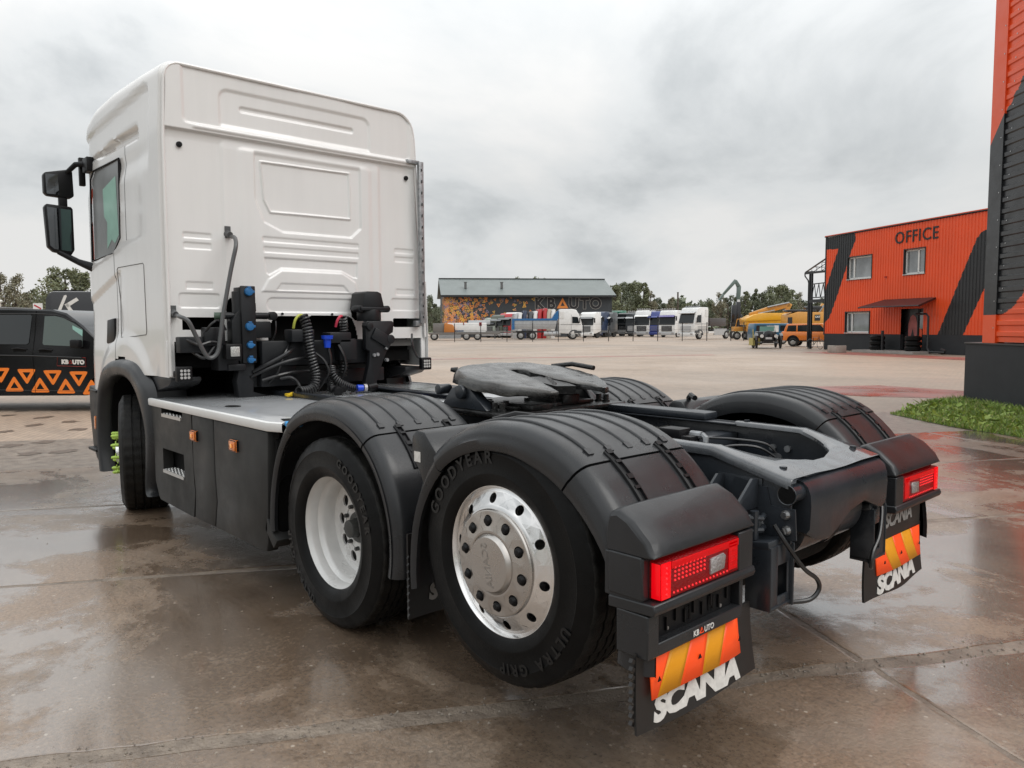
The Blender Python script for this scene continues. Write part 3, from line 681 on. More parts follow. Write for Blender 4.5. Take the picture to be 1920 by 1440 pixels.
def trunk_mesh(h, w, cl):
    mb = MB(); mb.tube([(0, 0, -0.1), (0.05, 0, h*0.3), (0, 0.05, h*0.62), (0.02, 0, h*0.92)], [w*0.05, w*0.038, w*0.022, 0.02], 8)
    for c in cl[:12]: mb.tube([(0.03, 0, c[2]*0.62), (c[0]*0.5, c[1]*0.5, c[2]*0.85), (c[0], c[1], c[2])], [w*0.016, w*0.011, 0.01], 5)
    return mb.mesh('trunk', BARK)
TK = []
for i, (sd, h_, w_, n_, lf, mi, tl) in enumerate([(1, 9, 6.0, 3800, 0.17, 0, False), (2, 9, 3.6, 3200, 0.15, 0, True), (3, 9, 6.6, 3800, 0.18, 1, False), (4, 9, 4.4, 2600, 0.13, 2, True), (5, 9, 7.0, 4200, 0.17, 0, False), (6, 9, 3.0, 2200, 0.14, 1, True)]):
    cm, cl = crown_mesh(sd, h_, w_, n_, lf, mi, tl); TK.append((cm, trunk_mesh(h_, w_, cl)))
def tree(px, d, top_y, kind, label, ws=1.0, group=None, rz=0.0):
    hz = 612+(960-px)*0.0046; H = CAM.z+(hz-top_y)*d/FPX
    t = thing('tree', label, 'tree', far(px, d, -0.03), rz+px*0.37, group)
    s = H/9.0; 
    for nm, me in (('crown', TK[kind][0]), ('trunk', TK[kind][1])):
        o = bpy.data.objects.new(nm, me); COL.objects.link(o); o.parent = t
    t.scale = (s*ws, s*ws, s)
    return t
# left group
tree(8, 70, 508, 3, 'wispy grey green birch above the concrete shed, leftmost in the photo')
tree(36, 74, 512, 3, 'thin yellowing birch just right of the concrete shed')
tree(60, 80, 544, 2, 'low bushy tree right of the thin birches above the black van')
tree(86, 90, 552, 0, 'small round tree behind the red and white sign')
tree(128, 60, 504, 4, 'full green tree rising behind the black high roof van')
tree(160, 64, 512, 4, 'green tree half hidden by the white truck cab at the left')
# behind the warehouse
tree(815, 140, 566, 2, 'dark tree at the left corner of the warehouse', 1.1)
for px, ty, l in ((975, 524, 'left'), (1003, 523, 'middle'), (1020, 526, 'right')): tree(px, 150, ty, 0, 'tree top peeping over the warehouse ridge, %s one of three' % l, 0.9)
# centre belt
belt = [(1152, 536, 0), (1163, 533, 2), (1178, 532, 4), (1190, 531, 0), (1206, 530, 1), (1219, 545, 3), (1233, 560, 2), (1243, 566, 5), (1257, 557, 3), (1271, 568, 2), (1287, 570, 0), (1303, 566, 5), (1318, 571, 2), (1334, 566, 0), (1350, 548, 3), (1364, 556, 2), (1381, 548, 1), (1395, 546, 1), (1406, 552, 2), (1415, 541, 1), (1427, 546, 5), (1441, 545, 1), (1452, 539, 4), (1463, 536, 4), (1474, 539, 1), (1484, 543, 1), (1494, 548, 3), (1512, 566, 2), (1530, 565, 0), (1544, 561, 2)]
LM = [(1225, 'behind the lorries beside the warehouse'), (1290, 'behind the blue lorry and the bare pole'), (1345, 'behind the white flatbed lorry'), (1400, 'around the tall crane boom'), (1450, 'above the left excavator'), (1500, 'left of the stair platform'), (1560, 'seen through the stair platform')]
LOOK = {0: 'broad leafy green tree', 1: 'slim upright green tree', 2: 'wide dark green tree', 3: 'thin yellow green birch', 4: 'tall full crowned tree', 5: 'narrow dark tree'}
ORD = ['first', 'second', 'third', 'fourth', 'fifth', 'sixth', 'seventh', 'eighth']
cnt_ = {}
for i, (px, ty, kd) in enumerate(belt):
    lm = [l for p, l in LM if px < p][0]; key = (kd, lm); cnt_[key] = cnt_.get(key, 0)+1; tot = sum(1 for q in belt if q[2] == kd and [l for p, l in LM if q[0] < p][0] == lm)
    lb = '%s %s' % (LOOK[kd], lm)+('' if tot == 1 else ', %s from the left' % ORD[cnt_[key]-1])
    tree(px, 165+(i*7) % 23, ty-1, kd, lb, 1.05, 'trees of the wood behind the lorries')
# distant wood reading as one mass
mb = MB(); r_ = np.random.RandomState(11); vs = []; fs = []
for k in range(34000):
    px = r_.uniform(-250, 2100); d = 260+r_.rand()*30; hgt = (8.3+1.6*math.sin(px*0.021)+1.1*math.sin(px*0.11)+0.6*math.sin(px*0.37))*1.05; z = hgt*r_.rand()**0.7
    p = np.array(far(px, d, z)); u = r_.randn(3)*0.5; v = r_.randn(3)*0.4; b_ = len(vs); vs += [p-u, p+v, p+u, p-v]; fs.append((b_, b_+1, b_+2, b_+3))
mb.add([tuple(x) for x in vs], fs); o = mb.build('distant_wood', LEAF[1], None, smooth=False, recalc=False); o['kind'] = 'stuff'; o['label'] = 'low dark line of distant woodland along the horizon'
# ---- grass patch by the hall
GP = [(2.95, -10.5), (2.3, -10.05), (1.8, -9.67), (0.68, -9.05), (-0.6, -8.35), (-2.5, -7.5), (-5.5, -6.4), (-7.5, -5.4), (-3.2, -8.0), (-0.5, -10.4), (2.75, -13.7), (3.2, -13.9), (3.6, -12.8)]
GPOLY = [(3.1, -10.75), (1.8, -9.67), (0.68, -9.05), (-0.6, -8.35), (-3.0, -7.3), (-6.0, -8.5), (-3.0, -8.6), (-0.2, -10.9), (2.85, -13.95), (3.3, -13.6)]
GRN = mat('grass_soil', (0.09, 0.12, 0.04), 0.9, var=0.4, vscale=6)
sheet('grass_verge', GPOLY, 0.004, GRN)
GBL = [mat('grass_blade_a', (0.24, 0.34, 0.055), 0.5), mat('grass_blade_b', (0.14, 0.23, 0.05), 0.5), mat('grass_blade_c', (0.42, 0.40, 0.17), 0.6)]
r_ = np.random.RandomState(5); vs = []; fs = []; mi = []
cnt = 0
while cnt < 30000:
    x = r_.uniform(-6.2, 3.4); y = r_.uniform(-14, -7.0)
    if not pin(x, y, GPOLY): continue
    cl = math.sin(x*3.3+y*1.7)*math.sin(x*1.9-y*2.6); wall = (x-2.85)*(-0.712)+(y+13.8)*(-0.702)   # local y of hall, negative in front
    # shorter towards the tip and paving edge
    hh = (0.045+0.07*r_.rand()+0.035*max(0, cl))*(0.75+0.9*math.exp(-abs(wall)/0.7))
    if x > 2.4 and y > -11.5: hh *= 0.5
    a = r_.rand()*6.28; l = r_.randn(2)*hh*0.45; w = 0.006+0.006*r_.rand(); b_ = len(vs)
    vs += [(x-w*math.cos(a), y-w*math.sin(a), 0.0), (x+w*math.cos(a), y+w*math.sin(a), 0.0), (x+l[0]*0.5+w*0.6*math.cos(a), y+l[1]*0.5+w*0.6*math.sin(a), hh*0.6), (x+l[0], y+l[1], hh)]
    fs.append((b_, b_+1, b_+2)); fs.append((b_, b_+2, b_+3)); m_ = r_.choice(3, p=[.45, .4, .15]); mi += [m_, m_]; cnt += 1
mb = MB(); mb.add(vs, fs); mb.m = mi; o = mb.build('grass', GBL, None, smooth=False, recalc=False); tag(o, 'bright green grass patch in front of the dark plinth on the right', 'grass', kind='stuff')
mb = MB(); vs = []; fs = []
for k in range(2600):
    x = r_.uniform(-2, 3.2); y = r_.uniform(-13.5, -8)
    if not pin(x, y, GPOLY): continue
    n_ = 5; s = 0.012+0.016*r_.rand(); z = 0.03+0.09*r_.rand(); u = r_.randn(3)*s; v = r_.randn(3)*s; b_ = len(vs); p = np.array((x, y, z)); vs += [p-u, p+v, p+u, p-v]; fs.append((b_, b_+1, b_+2, b_+3))
mb.add([tuple(q) for q in vs], fs); o = mb.build('weeds', GBL[0], None, smooth=False, recalc=False); tag(o, 'small leafy weeds among the grass by the plinth', 'weeds', kind='stuff')

# trees standing behind the photographer, seen only in reflections
for i in range(16):
    a_ = R(75+i*11.5); q = 34+(i*13) % 9
    p = (CAM.x+q*math.cos(a_), CAM.y+q*math.sin(a_), -0.03)
    t = thing('tree', 'leafy tree behind the photographer, seen only in reflections', 'tree', p, i*1.3, 'trees behind the photographer')
    for nm, me in (('crown', TK[i % 5][0]), ('trunk', TK[i % 5][1])):
        o = bpy.data.objects.new(nm, me); COL.objects.link(o); o.parent = t
    t.scale = (1.3, 1.3, 0.85+0.1*(i % 3))
# ================================================================== THE TRUCK
truck = thing('tractor_truck', 'large white tractor unit with dark grey mudguards on the wet concrete, seen from behind', 'truck')
ip = np.interp
# ---- cab outline
ZW = [0.9, 1.46, 2.2, 3.03, 3.3, 3.6]
def WL(z): return float(ip(z, ZW, [1.20, 1.195, 1.195, 1.19, 1.175, 1.165]))
def WR(z): return float(ip(z, ZW, [1.215, 1.205, 1.165, 1.115, 1.10, 1.08]))
XB, XF = 3.77, 6.10
def ztop(x): return float(ip(x, [3.77, 3.80, 3.9, 4.3, 5.0, 5.5, 5.8, 6.0, 6.10], [3.525, 3.55, 3.56, 3.58, 3.60, 3.58, 3.50, 3.41, 3.33]))
def front_in(x):
    a = 5.72; r = XF-a
    return 0.0 if x <= a else 0.30*(1-math.sqrt(max(0, 1-((x-a)/r)**2)))
def side_dent(x, z):
    d = 0.0
    # character line across the door
    zl = ip(x, [4.3, 5.02, 6.08], [2.20, 2.007, 1.765])
    if x > 4.7: d += 0.016*(1-ss(-0.02, 0.01, z-zl))*ss(1.25, 1.7, z)*ss(4.7, 5.0, x)
    zl2 = ip(x, [4.0, 4.85, 6.08], [2.30, 2.26, 2.10])
    d += 0.010*ss(-0.015, 0.015, z-zl2)*(1-ss(2.9, 3.0, z))*ss(4.1, 4.4, x)
    # gutter above the door
    zt = ip(x, [4.32, 4.36, 4.9, 5.62], [3.08, 3.165, 3.165, 3.112]); zb = ip(x, [4.32, 5.62], [3.075, 3.10])
    if 4.30 < x < 5.66: d += 0.050*ss(zb-0.008, zb+0.008, z)*(1-ss(zt-0.016, zt+0.012, z))*ss(4.31, 4.35, x)
    # inset panel on the roof side
    zl = ip(x, [4.02, 4.13, 5.55, 6.1], [3.385, 3.42, 3.345, 3.28])
    d += 0.022*ss(4.02, 4.07, x)*(1-ss(-0.012, 0.018, z-zl))*ss(2.75, 2.95, z)
    # arch flare
    ds = 0.58-math.hypot((x-4.8)*0.85, z-0.82)
    d -= 0.022*ss(-0.16, -0.04, ds)*(1 if z < 1.6 else 0)
    d += 0.010*(1-ss(1.15, 1.32, z-(4.25-x)*0.9+0.1))*ss(3.9, 4.05, x)*(1-ss(4.3, 4.4, x))
    return d
WIN = [(4.80, 2.985), (5.56, 2.995), (5.68, 2.93), (5.72, 2.19), (5.04, 2.215), (4.95, 2.26), (4.83, 2.33)]
def arch_cut(x, z):
    if z < 1.19 and x > 3.7 and x < 4.32: return True
    if z < 0.95: return True
    return ((x-4.82)/0.585)**2+((z-0.75)/0.575)**2 < 1 and z > 0.7 or (4.24 < x < 5.40 and z < 0.97)
xs = sorted(set([3.77, 3.774, 3.785, 3.80] + list(np.round(np.arange(3.82, 4.99, 0.022), 4)) + [4.995, 5.009] + list(np.round(np.arange(5.03, 5.72, 0.022), 4)) + list(np.round(np.linspace(5.72, 6.10, 22), 4))))
xs = [x for x in xs if not (4.655 < x < 4.675)]+[4.66, 4.674]; xs = sorted(xs)
zr = list(np.round(np.arange(0.93, 3.07, 0.022), 4)); NZ = len(zr); NU = 15; NA = 8; NT = 20
def rows_for(x, side):
    """points from bottom up the side and over to the roof centre"""
    W = WL if side > 0 else WR; fi = front_in(x); rb = 0.030-math.sqrt(max(0, 0.030**2-(0.030-min(0.030, x-XB))**2))
    rc = (0.12 if side > 0 else 0.20)
    zt = ztop(x)-fi*0.25; P = []
    for z in zr: P.append((W(z)-fi-rb-side_dent(x, z), z))
    z0 = zr[-1]; z1 = zt-rc
    for i in range(1, NU+1):
        z = z0+(z1-z0)*i/NU; P.append((W(z)-fi-rb-side_dent(x, z), z))
    w = P[-1][0]
    for i in range(1, NA+1):
        a = PI/2*i/NA; P.append((w-rc*(1-math.cos(a)), z1+rc*math.sin(a)-(rb if i == NA else rb*math.sin(a))))
    w2 = P[-1][0]
    for i in range(1, NT+1): P.append((w2*(1-i/NT), P[-1][1]+0.0 if i > 1 else P[-1][1]))
    return P
def cab_side(side):
    V = []; K = None
    for x in xs:
        P = rows_for(x, side); K = len(P)
        for (y, z) in P: V.append((x, side*y, z))
    body = MB(); door = MB(); gap = MB(); scr = MB(); used = {}
    def addf(mb, idx):
        d = used.setdefault(id(mb), {})
        q = []
        for i in idx:
            if i not in d: d[i] = len(mb.v); mb.v.append(V[i]); mb.n = len(mb.v)
            q.append(d[i])
        mb.f.append(tuple(q)); mb.m.append(0)
    for i in range(len(xs)-1):
        for k in range(K-1):
            idx = (i*K+k, (i+1)*K+k, (i+1)*K+k+1, i*K+k+1)
            cx = (xs[i]+xs[i+1])/2; cz = (V[idx[0]][2]+V[idx[3]][2])/2
            if k < NZ+NU:
                if arch_cut(cx, cz): continue
                if pin(cx, cz, WIN): continue
                if 5.80 < cx and 2.14 < cz < 2.97: addf(scr, idx); continue
                # door gap: vertical rear edge, stepping forward below the window
                if k < NZ-1:
                    xg = 4.667 if cz > 2.29 else 5.002
                    if abs(cx-xg) < 0.006 and cz > 1.30 and cz < 3.07: addf(gap, idx); continue
                    if cx > xg and cz < 3.07 and not (cz <= 2.29 and cx < 5.002):
                        addf(door, idx); continue
            addf(body, idx)
    return body, door, gap, scr
bl, dl, gl, sl_ = cab_side(1)
br_, dr, gr_, sr_ = cab_side(-1)
shell = MB(); shell.add(bl.v, bl.f); shell.add(br_.v, br_.f)
cab = put(shell, 'cab_shell', WHITE, truck, ang=60)
solid = lambda o, t: setattr(o.modifiers.new('thickness', 'SOLIDIFY'), 'thickness', t)
for s_, (d_, g_) in ((1, (dl, gl)), (-1, (dr, gr_))):
    dd = put(d_, 'door', WHITE, truck, ang=60)
    pass
    put(g_, 'door_seal', BLACK, dd)
    # window surround, pane, handle
    W = WL if s_ > 0 else WR
    mb = MB(); pts = [(x, s_*(W(z)-front_in(x)-0.010), z) for x, z in WIN]
    mb.tube(pts, 0.008, 6, closed=True); put(mb, 'window_seal', BLACK, dd)
# glass that shows what is behind it
def glassmat(name, tint, refl=0.12):
    m = bpy.data.materials.new(name); m.use_nodes = True; t = m.node_tree
    for n in list(t.nodes): t.nodes.remove(n)
    o = t.nodes.new('ShaderNodeOutputMaterial'); tr = t.nodes.new('ShaderNodeBsdfTransparent'); g = t.nodes.new('ShaderNodeBsdfGlossy')
    tr.inputs[0].default_value = (*tint, 1); g.inputs['Roughness'].default_value = 0.02
    fr = t.nodes.new('ShaderNodeFresnel'); fr.inputs[0].default_value = 1.9
    m_ = t.nodes.new('ShaderNodeMixShader'); t.links.new(fr.outputs[0], m_.inputs[0])
    t.links.new(tr.outputs[0], m_.inputs[1]); t.links.new(g.outputs[0], m_.inputs[2]); t.links.new(m_.outputs[0], o.inputs[0])
    return m
DOORG = mat('door_glass', (0.26, 0.275, 0.28), 0.32, spec=0.35, var=0.2, vscale=1.2)
PANE = glassmat('side_window_glass', (0.80, 0.84, 0.84)); SCREEN = glassmat('windscreen_glass', (0.60, 0.86, 0.78))
for s_, dd in ((1, [o for o in truck.children if o.name.startswith('door')][0]), (-1, [o for o in truck.children if o.name.startswith('door')][-1])):
    W = WL if s_ > 0 else WR
    mb = MB(); n_ = len(WIN); yy = lambda x: s_*(1.176-0.012*(x-4.80)/0.92)
    mb.add([(x, yy(x), z) for x, z in WIN]+[(x, yy(x)-s_*0.004, z) for x, z in WIN], [tuple(range(n_)), tuple(range(n_, 2*n_))[::-1]]+[(i, (i+1) % n_, n_+(i+1) % n_, n_+i) for i in range(n_)])
    pn_ = put(mb, 'window_pane', DOORG, dd, smooth=False)
    mb = MB(); q_ = [(5.34, 2.80), (4.93, 2.86), (4.90, 2.36), (5.02, 2.30), (5.12, 2.34), (5.27, 2.27), (5.24, 2.50), (5.33, 2.56)]  # flat green card paints the windscreen seen through this opaque pane
    mb.add([(x, yy(x)+s_*0.002, z) for x, z in q_], [tuple(range(8))]); put(mb, 'painted_windscreen_view', mat('painted_view_green', (0.30, 0.52, 0.44), 0.3, spec=0.35, var=0.12, vscale=3), pn_)
    mb = MB(); mb.prism([(5.06, 1.655), (5.27, 1.64), (5.32, 1.43), (5.07, 1.445)], 'y', s_*1.150, s_*1.200)
    put(mb, 'door_handle', BLACK, dd, bevel=0.008)
# hatch outline on the side locker
mb = MB(); hy = lambda x, z: WL(z)-side_dent(x, z)
mb.tube([(x, hy(x, z)+0.001, z) for x, z in [(4.22, 1.515), (4.205, 1.54), (4.21, 1.8), (4.215, 2.06), (4.235, 2.078), (4.5, 2.08), (4.89, 2.082), (4.92, 2.065), (4.895, 1.8), (4.872, 1.51), (4.85, 1.49), (4.5, 1.50)]], 0.0035, 5, closed=True)
put(mb, 'locker_hatch_seam', mat('seam_grey', (0.16, 0.16, 0.155), 0.6), truck)
# front face: lower panel, header, pillars, windscreen, grille
mb = MB()
mb.box((6.03, 0, 1.5), (0.06, 1.92, 1.1)); mb.box((6.02, 0, 3.2), (0.06, 1.9, 0.30))
put(mb, 'front_panel', WHITE, truck, bevel=0.02)
mb = MB(); mb.prism([(-0.93, 2.05), (0.93, 2.05), (0.90, 3.06), (-0.90, 3.06)], 'x', 6.05, 6.06)
wsc = put(mb, 'windscreen', SCREEN, truck)
for q_ in (sl_, sr_): put(q_, 'windscreen_corner', SCREEN, wsc)
mb = MB(); mb.box((6.07, 0, 1.55), (0.05, 1.5, 0.8)); put(mb, 'grille', BLACK, truck)
mb = MB(); mb.box((5.9, 0, 0.70), (0.42, 2.3, 0.5)); put(mb, 'front_bumper', PLAST2, truck, bevel=0.06)
# cab inside
mb = MB(); mb.box((4.9, 0, 1.42), (2.15, 2.2, 0.06)); mb.box((5.75, 0, 1.9), (0.35, 2.1, 0.55)); mb.box((3.86, 0, 2.65), (0.04, 2.2, 1.4)); mb.box((4.9, 0, 3.3), (2.1, 2.0, 0.04))
put(mb, 'cab_interior', mat('cab_trim_grey', (0.12, 0.12, 0.115), 0.8), truck)
mb = MB()
mb.box((4.85, 0.62, 1.95), (0.5, 0.5, 0.14)); mb.box((4.62, 0.62, 2.35), (0.14, 0.48, 0.75), rot=(0, -0.15, 0)); mb.box((4.55, 0.62, 2.8), (0.1, 0.28, 0.18))
mb.box((4.85, -0.62, 1.95), (0.5, 0.5, 0.14)); mb.box((4.62, -0.62, 2.35), (0.14, 0.48, 0.75), rot=(0, -0.15, 0))
put(mb, 'cab_seats', BLACK, truck, bevel=0.03)
mb = MB(); mb.tube([(5.45+0.02*math.sin(t), 0.62+0.22*math.cos(t), 2.15+0.2*math.sin(t)) for t in [2*PI*i/20 for i in range(20)]], 0.016, 6, closed=True)
put(mb, 'steering_wheel', BLACK, truck)

# ---- rear wall with its pressed ribs
def sd_rr(Y, Z, y0, y1, z0, z1, r):
    cy, cz = (y0+y1)/2, (z0+z1)/2; qx = np.abs(Y-cy)-(abs(y1-y0)/2-r); qz = np.abs(Z-cz)-(abs(z1-z0)/2-r)
    return np.hypot(np.maximum(qx, 0), np.maximum(qz, 0))+np.minimum(np.maximum(qx, qz), 0)-r
def sd_poly(Y, Z, P):
    d = np.full(Y.shape, 1e9); s = np.ones(Y.shape); n = len(P)
    for i in range(n):
        a = P[i]; b = P[i-1]; ey, ez = b[0]-a[0], b[1]-a[1]; wy, wz = Y-a[0], Z-a[1]
        t = np.clip((wy*ey+wz*ez)/(ey*ey+ez*ez), 0, 1); d = np.minimum(d, (wy-ey*t)**2+(wz-ez*t)**2)
        c1 = Z >= a[1]; c2 = Z < b[1]; c3 = ey*wz > ez*wy
        f = (c1 & c2 & c3) | (~c1 & ~c2 & ~c3); s = np.where(f, -s, s)
    return s*np.sqrt(d)
def st(d, w):
    t = np.clip((w-d)/(2*w), 0, 1); return t*t*(3-2*t)     # 1 inside, 0 outside
NY, NZ2 = 330, 300
tt = np.linspace(0, 1, NY); zz = np.linspace(1.462, 3.522, NZ2)
wl = np.array([WL(z)-0.030 for z in zz]); wr = np.array([WR(z)-0.030 for z in zz])
def corner(w, zt, rc):
    o = w.copy(); k = zz > zt-rc; o[k] = w[k]-rc+np.sqrt(np.maximum(0, rc**2-(zz[k]-(zt-rc))**2)); return o
wl = corner(wl, 3.5221, 0.095); wr = corner(wr, 3.5221, 0.17)
Yg = wl[:, None]*(1-tt[None, :])-wr[:, None]*tt[None, :]; Zg = np.repeat(zz[:, None], NY, 1)
h = np.zeros(Yg.shape)
h += 0.030*st(3.048-Zg, 0.005)                                  # roof part sits proud of the wall
h -= 0.012*st(3.105-Zg, 0.006)*st(sd_rr(Yg, Zg, -1.02, 1.02, 3.1, 3.6, 0.05), 0.02)
h += 0.010*st(np.abs(Zg-3.085)-0.012, 0.004)*st(np.abs(Yg+0.03)-0.98, 0.02)
h -= 0.012*st(sd_rr(Yg, Zg, -0.60, 0.74, 2.9, 3.405, 0.07), 0.016)*st(3.13-Zg, 0.02)
h -= 0.012*st(sd_rr(Yg, Zg, -0.44, 0.575, 3.262, 3.30, 0.017), 0.009)
h += 0.016*st(3.025-Zg, 0.05)*st(Zg-3.048, 0.004)*0.6
mid = st(sd_rr(Yg, Zg, -0.70, 0.735, 1.2, 3.02, 0.05), 0.018)*st(Zg-3.0, 0.05); h += 0.010*mid
h += 0.006*st(sd_rr(Yg, Zg, -0.60, 0.60, 1.2, 2.98, 0.05), 0.03)
U = [(-0.50, 3.3), (-0.50, 2.44), (-0.40, 2.352), (0.24, 2.352), (0.40, 2.42), (0.47, 2.60), (0.47, 3.3)]
h -= 0.016*st(sd_poly(Yg, Zg, U), 0.010)*st(Zg-2.96, 0.02)
W4 = [(-0.40, 2.508), (-0.40, 2.915), (0.425, 2.905), (0.40, 2.60), (0.345, 2.50)]
h += 0.012*st(sd_poly(Yg, Zg, W4), 0.004)-0.014*st(sd_poly(Yg, Zg, W4)+0.012, 0.005)
for (y0, y1, z0, z1, r, d) in ((-0.47, 0.42, 2.262, 2.302, 0.010, .006), (-0.47, 0.415, 2.178, 2.222, 0.010, .006),
        (0.83, 1.042, 2.25, 2.29, .008, .006), (0.83, 1.042, 2.17, 2.215, .008, .006), (0.828, 1.034, 1.863, 1.917, .008, .006), (0.78, 1.088, 1.72, 1.83, .02, .008),
        (-1.07, -0.86, 2.25, 2.29, .008, .006), (-1.07, -0.86, 2.17, 2.215, .008, .006), (-1.07, -0.87, 1.863, 1.917, .008, .006), (-1.12, -0.82, 1.72, 1.83, .02, .008),
        (-0.43, 0.395, 1.695, 1.812, .05, .008)):
    h -= d*st(sd_rr(Yg, Zg, y0, y1, z0, z1, r), 0.0035)
T1 = [(0.41, 2.135), (-0.455, 2.135), (-0.45, 2.00), (-0.41, 2.005), (-0.30, 2.055), (0.265, 2.055), (0.37, 1.995), (0.395, 2.01)]
h -= 0.011*st(sd_poly(Yg, Zg, T1), 0.004)
T2 = [(0.38, 1.96), (0.265, 2.035), (-0.30, 2.035), (-0.43, 1.96), (-0.46, 1.86), (0.44, 1.86)]
h += 0.009*st(sd_poly(Yg, Zg, T2), 0.006)*st(Zg-2.2, .1)
T3 = [(0.315, 1.872), (0.275, 1.93), (-0.31, 1.93), (-0.362, 1.872)]
h -= 0.007*st(sd_poly(Yg, Zg, T3), 0.0035)
dn = nr.rand(6, 4)
for k in range(6): h += 0.0015*np.sin(Yg*(3+5*dn[k, 0])+6*dn[k, 1])*np.sin(Zg*(3+5*dn[k, 2])+6*dn[k, 3])
H1 = [(0.405, 1.40), (0.395, 1.55), (0.355, 1.635), (0.30, 1.66), (-0.33, 1.664), (-0.385, 1.64), (-0.42, 1.56), (-0.455, 1.40)]
HOL = (sd_poly(Yg, Zg, H1) < 0) | (sd_rr(Yg, Zg, 0.777, 1.079, 1.545, 1.645, 0.02) < 0) | (sd_rr(Yg, Zg, -1.14, -0.83, 1.562, 1.645, 0.02) < 0)
HOL |= (sd_rr(Yg, Zg, 0.50, 0.735, 1.55, 1.80, 0.05) < 0) | (sd_rr(Yg, Zg, -0.56, -0.38, 1.62, 1.80, 0.06) < 0)
X = XB-h
V = np.stack([X, Yg, Zg], -1).reshape(-1, 3)
ii, jj = np.meshgrid(np.arange(NZ2-1), np.arange(NY-1), indexing='ij')
hc = HOL[:-1, :-1]; ii, jj = ii[~hc], jj[~hc]
F = np.stack([ii*NY+jj, ii*NY+jj+1, (ii+1)*NY+jj+1, (ii+1)*NY+jj], -1)
me = bpy.data.meshes.new('cab_rear_wall'); me.vertices.add(len(V)); me.vertices.foreach_set('co', V.ravel())
me.loops.add(F.size); me.loops.foreach_set('vertex_index', F.ravel()); me.polygons.add(len(F))
me.polygons.foreach_set('loop_start', np.arange(len(F))*4); me.polygons.foreach_set('use_smooth', np.ones(len(F), bool))
me.materials.append(WHITE); me.update(calc_edges=True); me.validate()
rw = bpy.data.objects.new('cab_rear_wall', me); COL.objects.link(rw); rw.parent = truck
# roof edge lip between wall and shell
mb = MB(); rim = [(XB-0.018, WL(z)-0.022, z) for z in np.linspace(1.2, 3.40, 12)]
rim += [(XB-0.022, WL(3.5)-0.022-0.11*(1-math.cos(a)), 3.415+0.11*math.sin(a)) for a in np.linspace(0.15, PI/2, 8)]
rim += [(XB-0.022, y, 3.525) for y in np.linspace(0.9, -0.75, 10)]
rim += [(XB-0.022, -(WR(3.5)-0.022)+0.18*(1-math.cos(a)), 3.345+0.18*math.sin(a)) for a in np.linspace(PI/2, 0.1, 8)]
rim += [(XB-0.018, -(WR(z)-0.022), z) for z in np.linspace(3.3, 1.47, 12)]
mb.tube(rim, 0.013, 8); put(mb, 'rear_edge_trim', WHITE, truck)
# side skirts of the cab below the wall
mb = MB(); mb.prism([(3.77, 1.19), (3.77, 1.47), (3.80, 1.47), (3.80, 1.19)], 'y', 1.135, 1.19)
put(mb, 'side_fairing', WHITE, truck, bevel=0.004); mb = MB()
mb.prism([(3.77, 1.19), (3.77, 1.47), (3.80, 1.47), (3.80, 1.19)], 'y', -1.20, -1.15)
put(mb, 'side_fairing', WHITE, truck, bevel=0.004); mb = MB()
mb.prism([(3.74, 1.178), (3.735, 1.5), (3.76, 2.0), (3.80, 2.0), (3.80, 1.178)], 'y', -1.210, -1.204)
put(mb, 'side_fairing', WHITE, truck, bevel=0.004)
for y, z in ((1.05, 2.937), (-0.995, 2.945)):
    mb = MB(); mb.cyl((3.765, y, z), (3.752, y, z), 0.022, 0.020, 16); mb.cyl((3.756, y, z), (3.746, y, z), 0.010, n=6)
    put(mb, 'mounting_plug', BLACK, truck)
for y in (0.27, -0.19):
    mb = MB(); mb.cyl((3.76, y, 1.68), (3.742, y, 1.68), 0.010, n=8); put(mb, 'rubber_stop', BLACK, truck)
for y in (0.80, -0.70):
    mb = MB(); mb.box((3.95, y, 3.585), (0.04, 0.07, 0.02)); put(mb, 'roof_bracket', GALV, truck, bevel=0.004)
# cab floor / firewall behind the holes
mb = MB(); mb.box((4.4, 0, 1.30), (1.0, 2.2, 0.10)); mb.box((3.98, 0, 1.60), (0.10, 2.2, 0.55)); mb.box((4.9, 0, 0.95), (0.5, 1.9, 0.7))
put(mb, 'cab_underbody', DEEP, truck)
mb = MB(); mb.box((4.5, 0.55, 1.0), (0.04, 1.2, 0.7)); mb.box((4.5, -0.55, 1.0), (0.04, 1.2, 0.7)); mb.cyl((3.95, -0.6, 1.0), (3.95, 0.6, 1.0), 0.24, n=20); mb.box((4.2, 0, 0.8), (1.0, 0.8, 0.6))
put(mb, 'gearbox', DEEP, truck)
# galvanised rail on the right rear edge
mb = MB(); mb.box((3.70, -1.115, 2.35), (0.035, 0.052, 1.50)); mb.box((3.73, -1.05, 3.095), (0.03, 0.14, 0.035)); mb.box((3.73, -1.08, 1.60), (0.05, 0.07, 0.05))
for k in range(14): mb.box((3.681, -1.115, 1.66+k*0.105), (0.006, 0.018, 0.03), mi=1)
put(mb, 'cable_rail', [GALV, BLACK], truck, bevel=0.003)
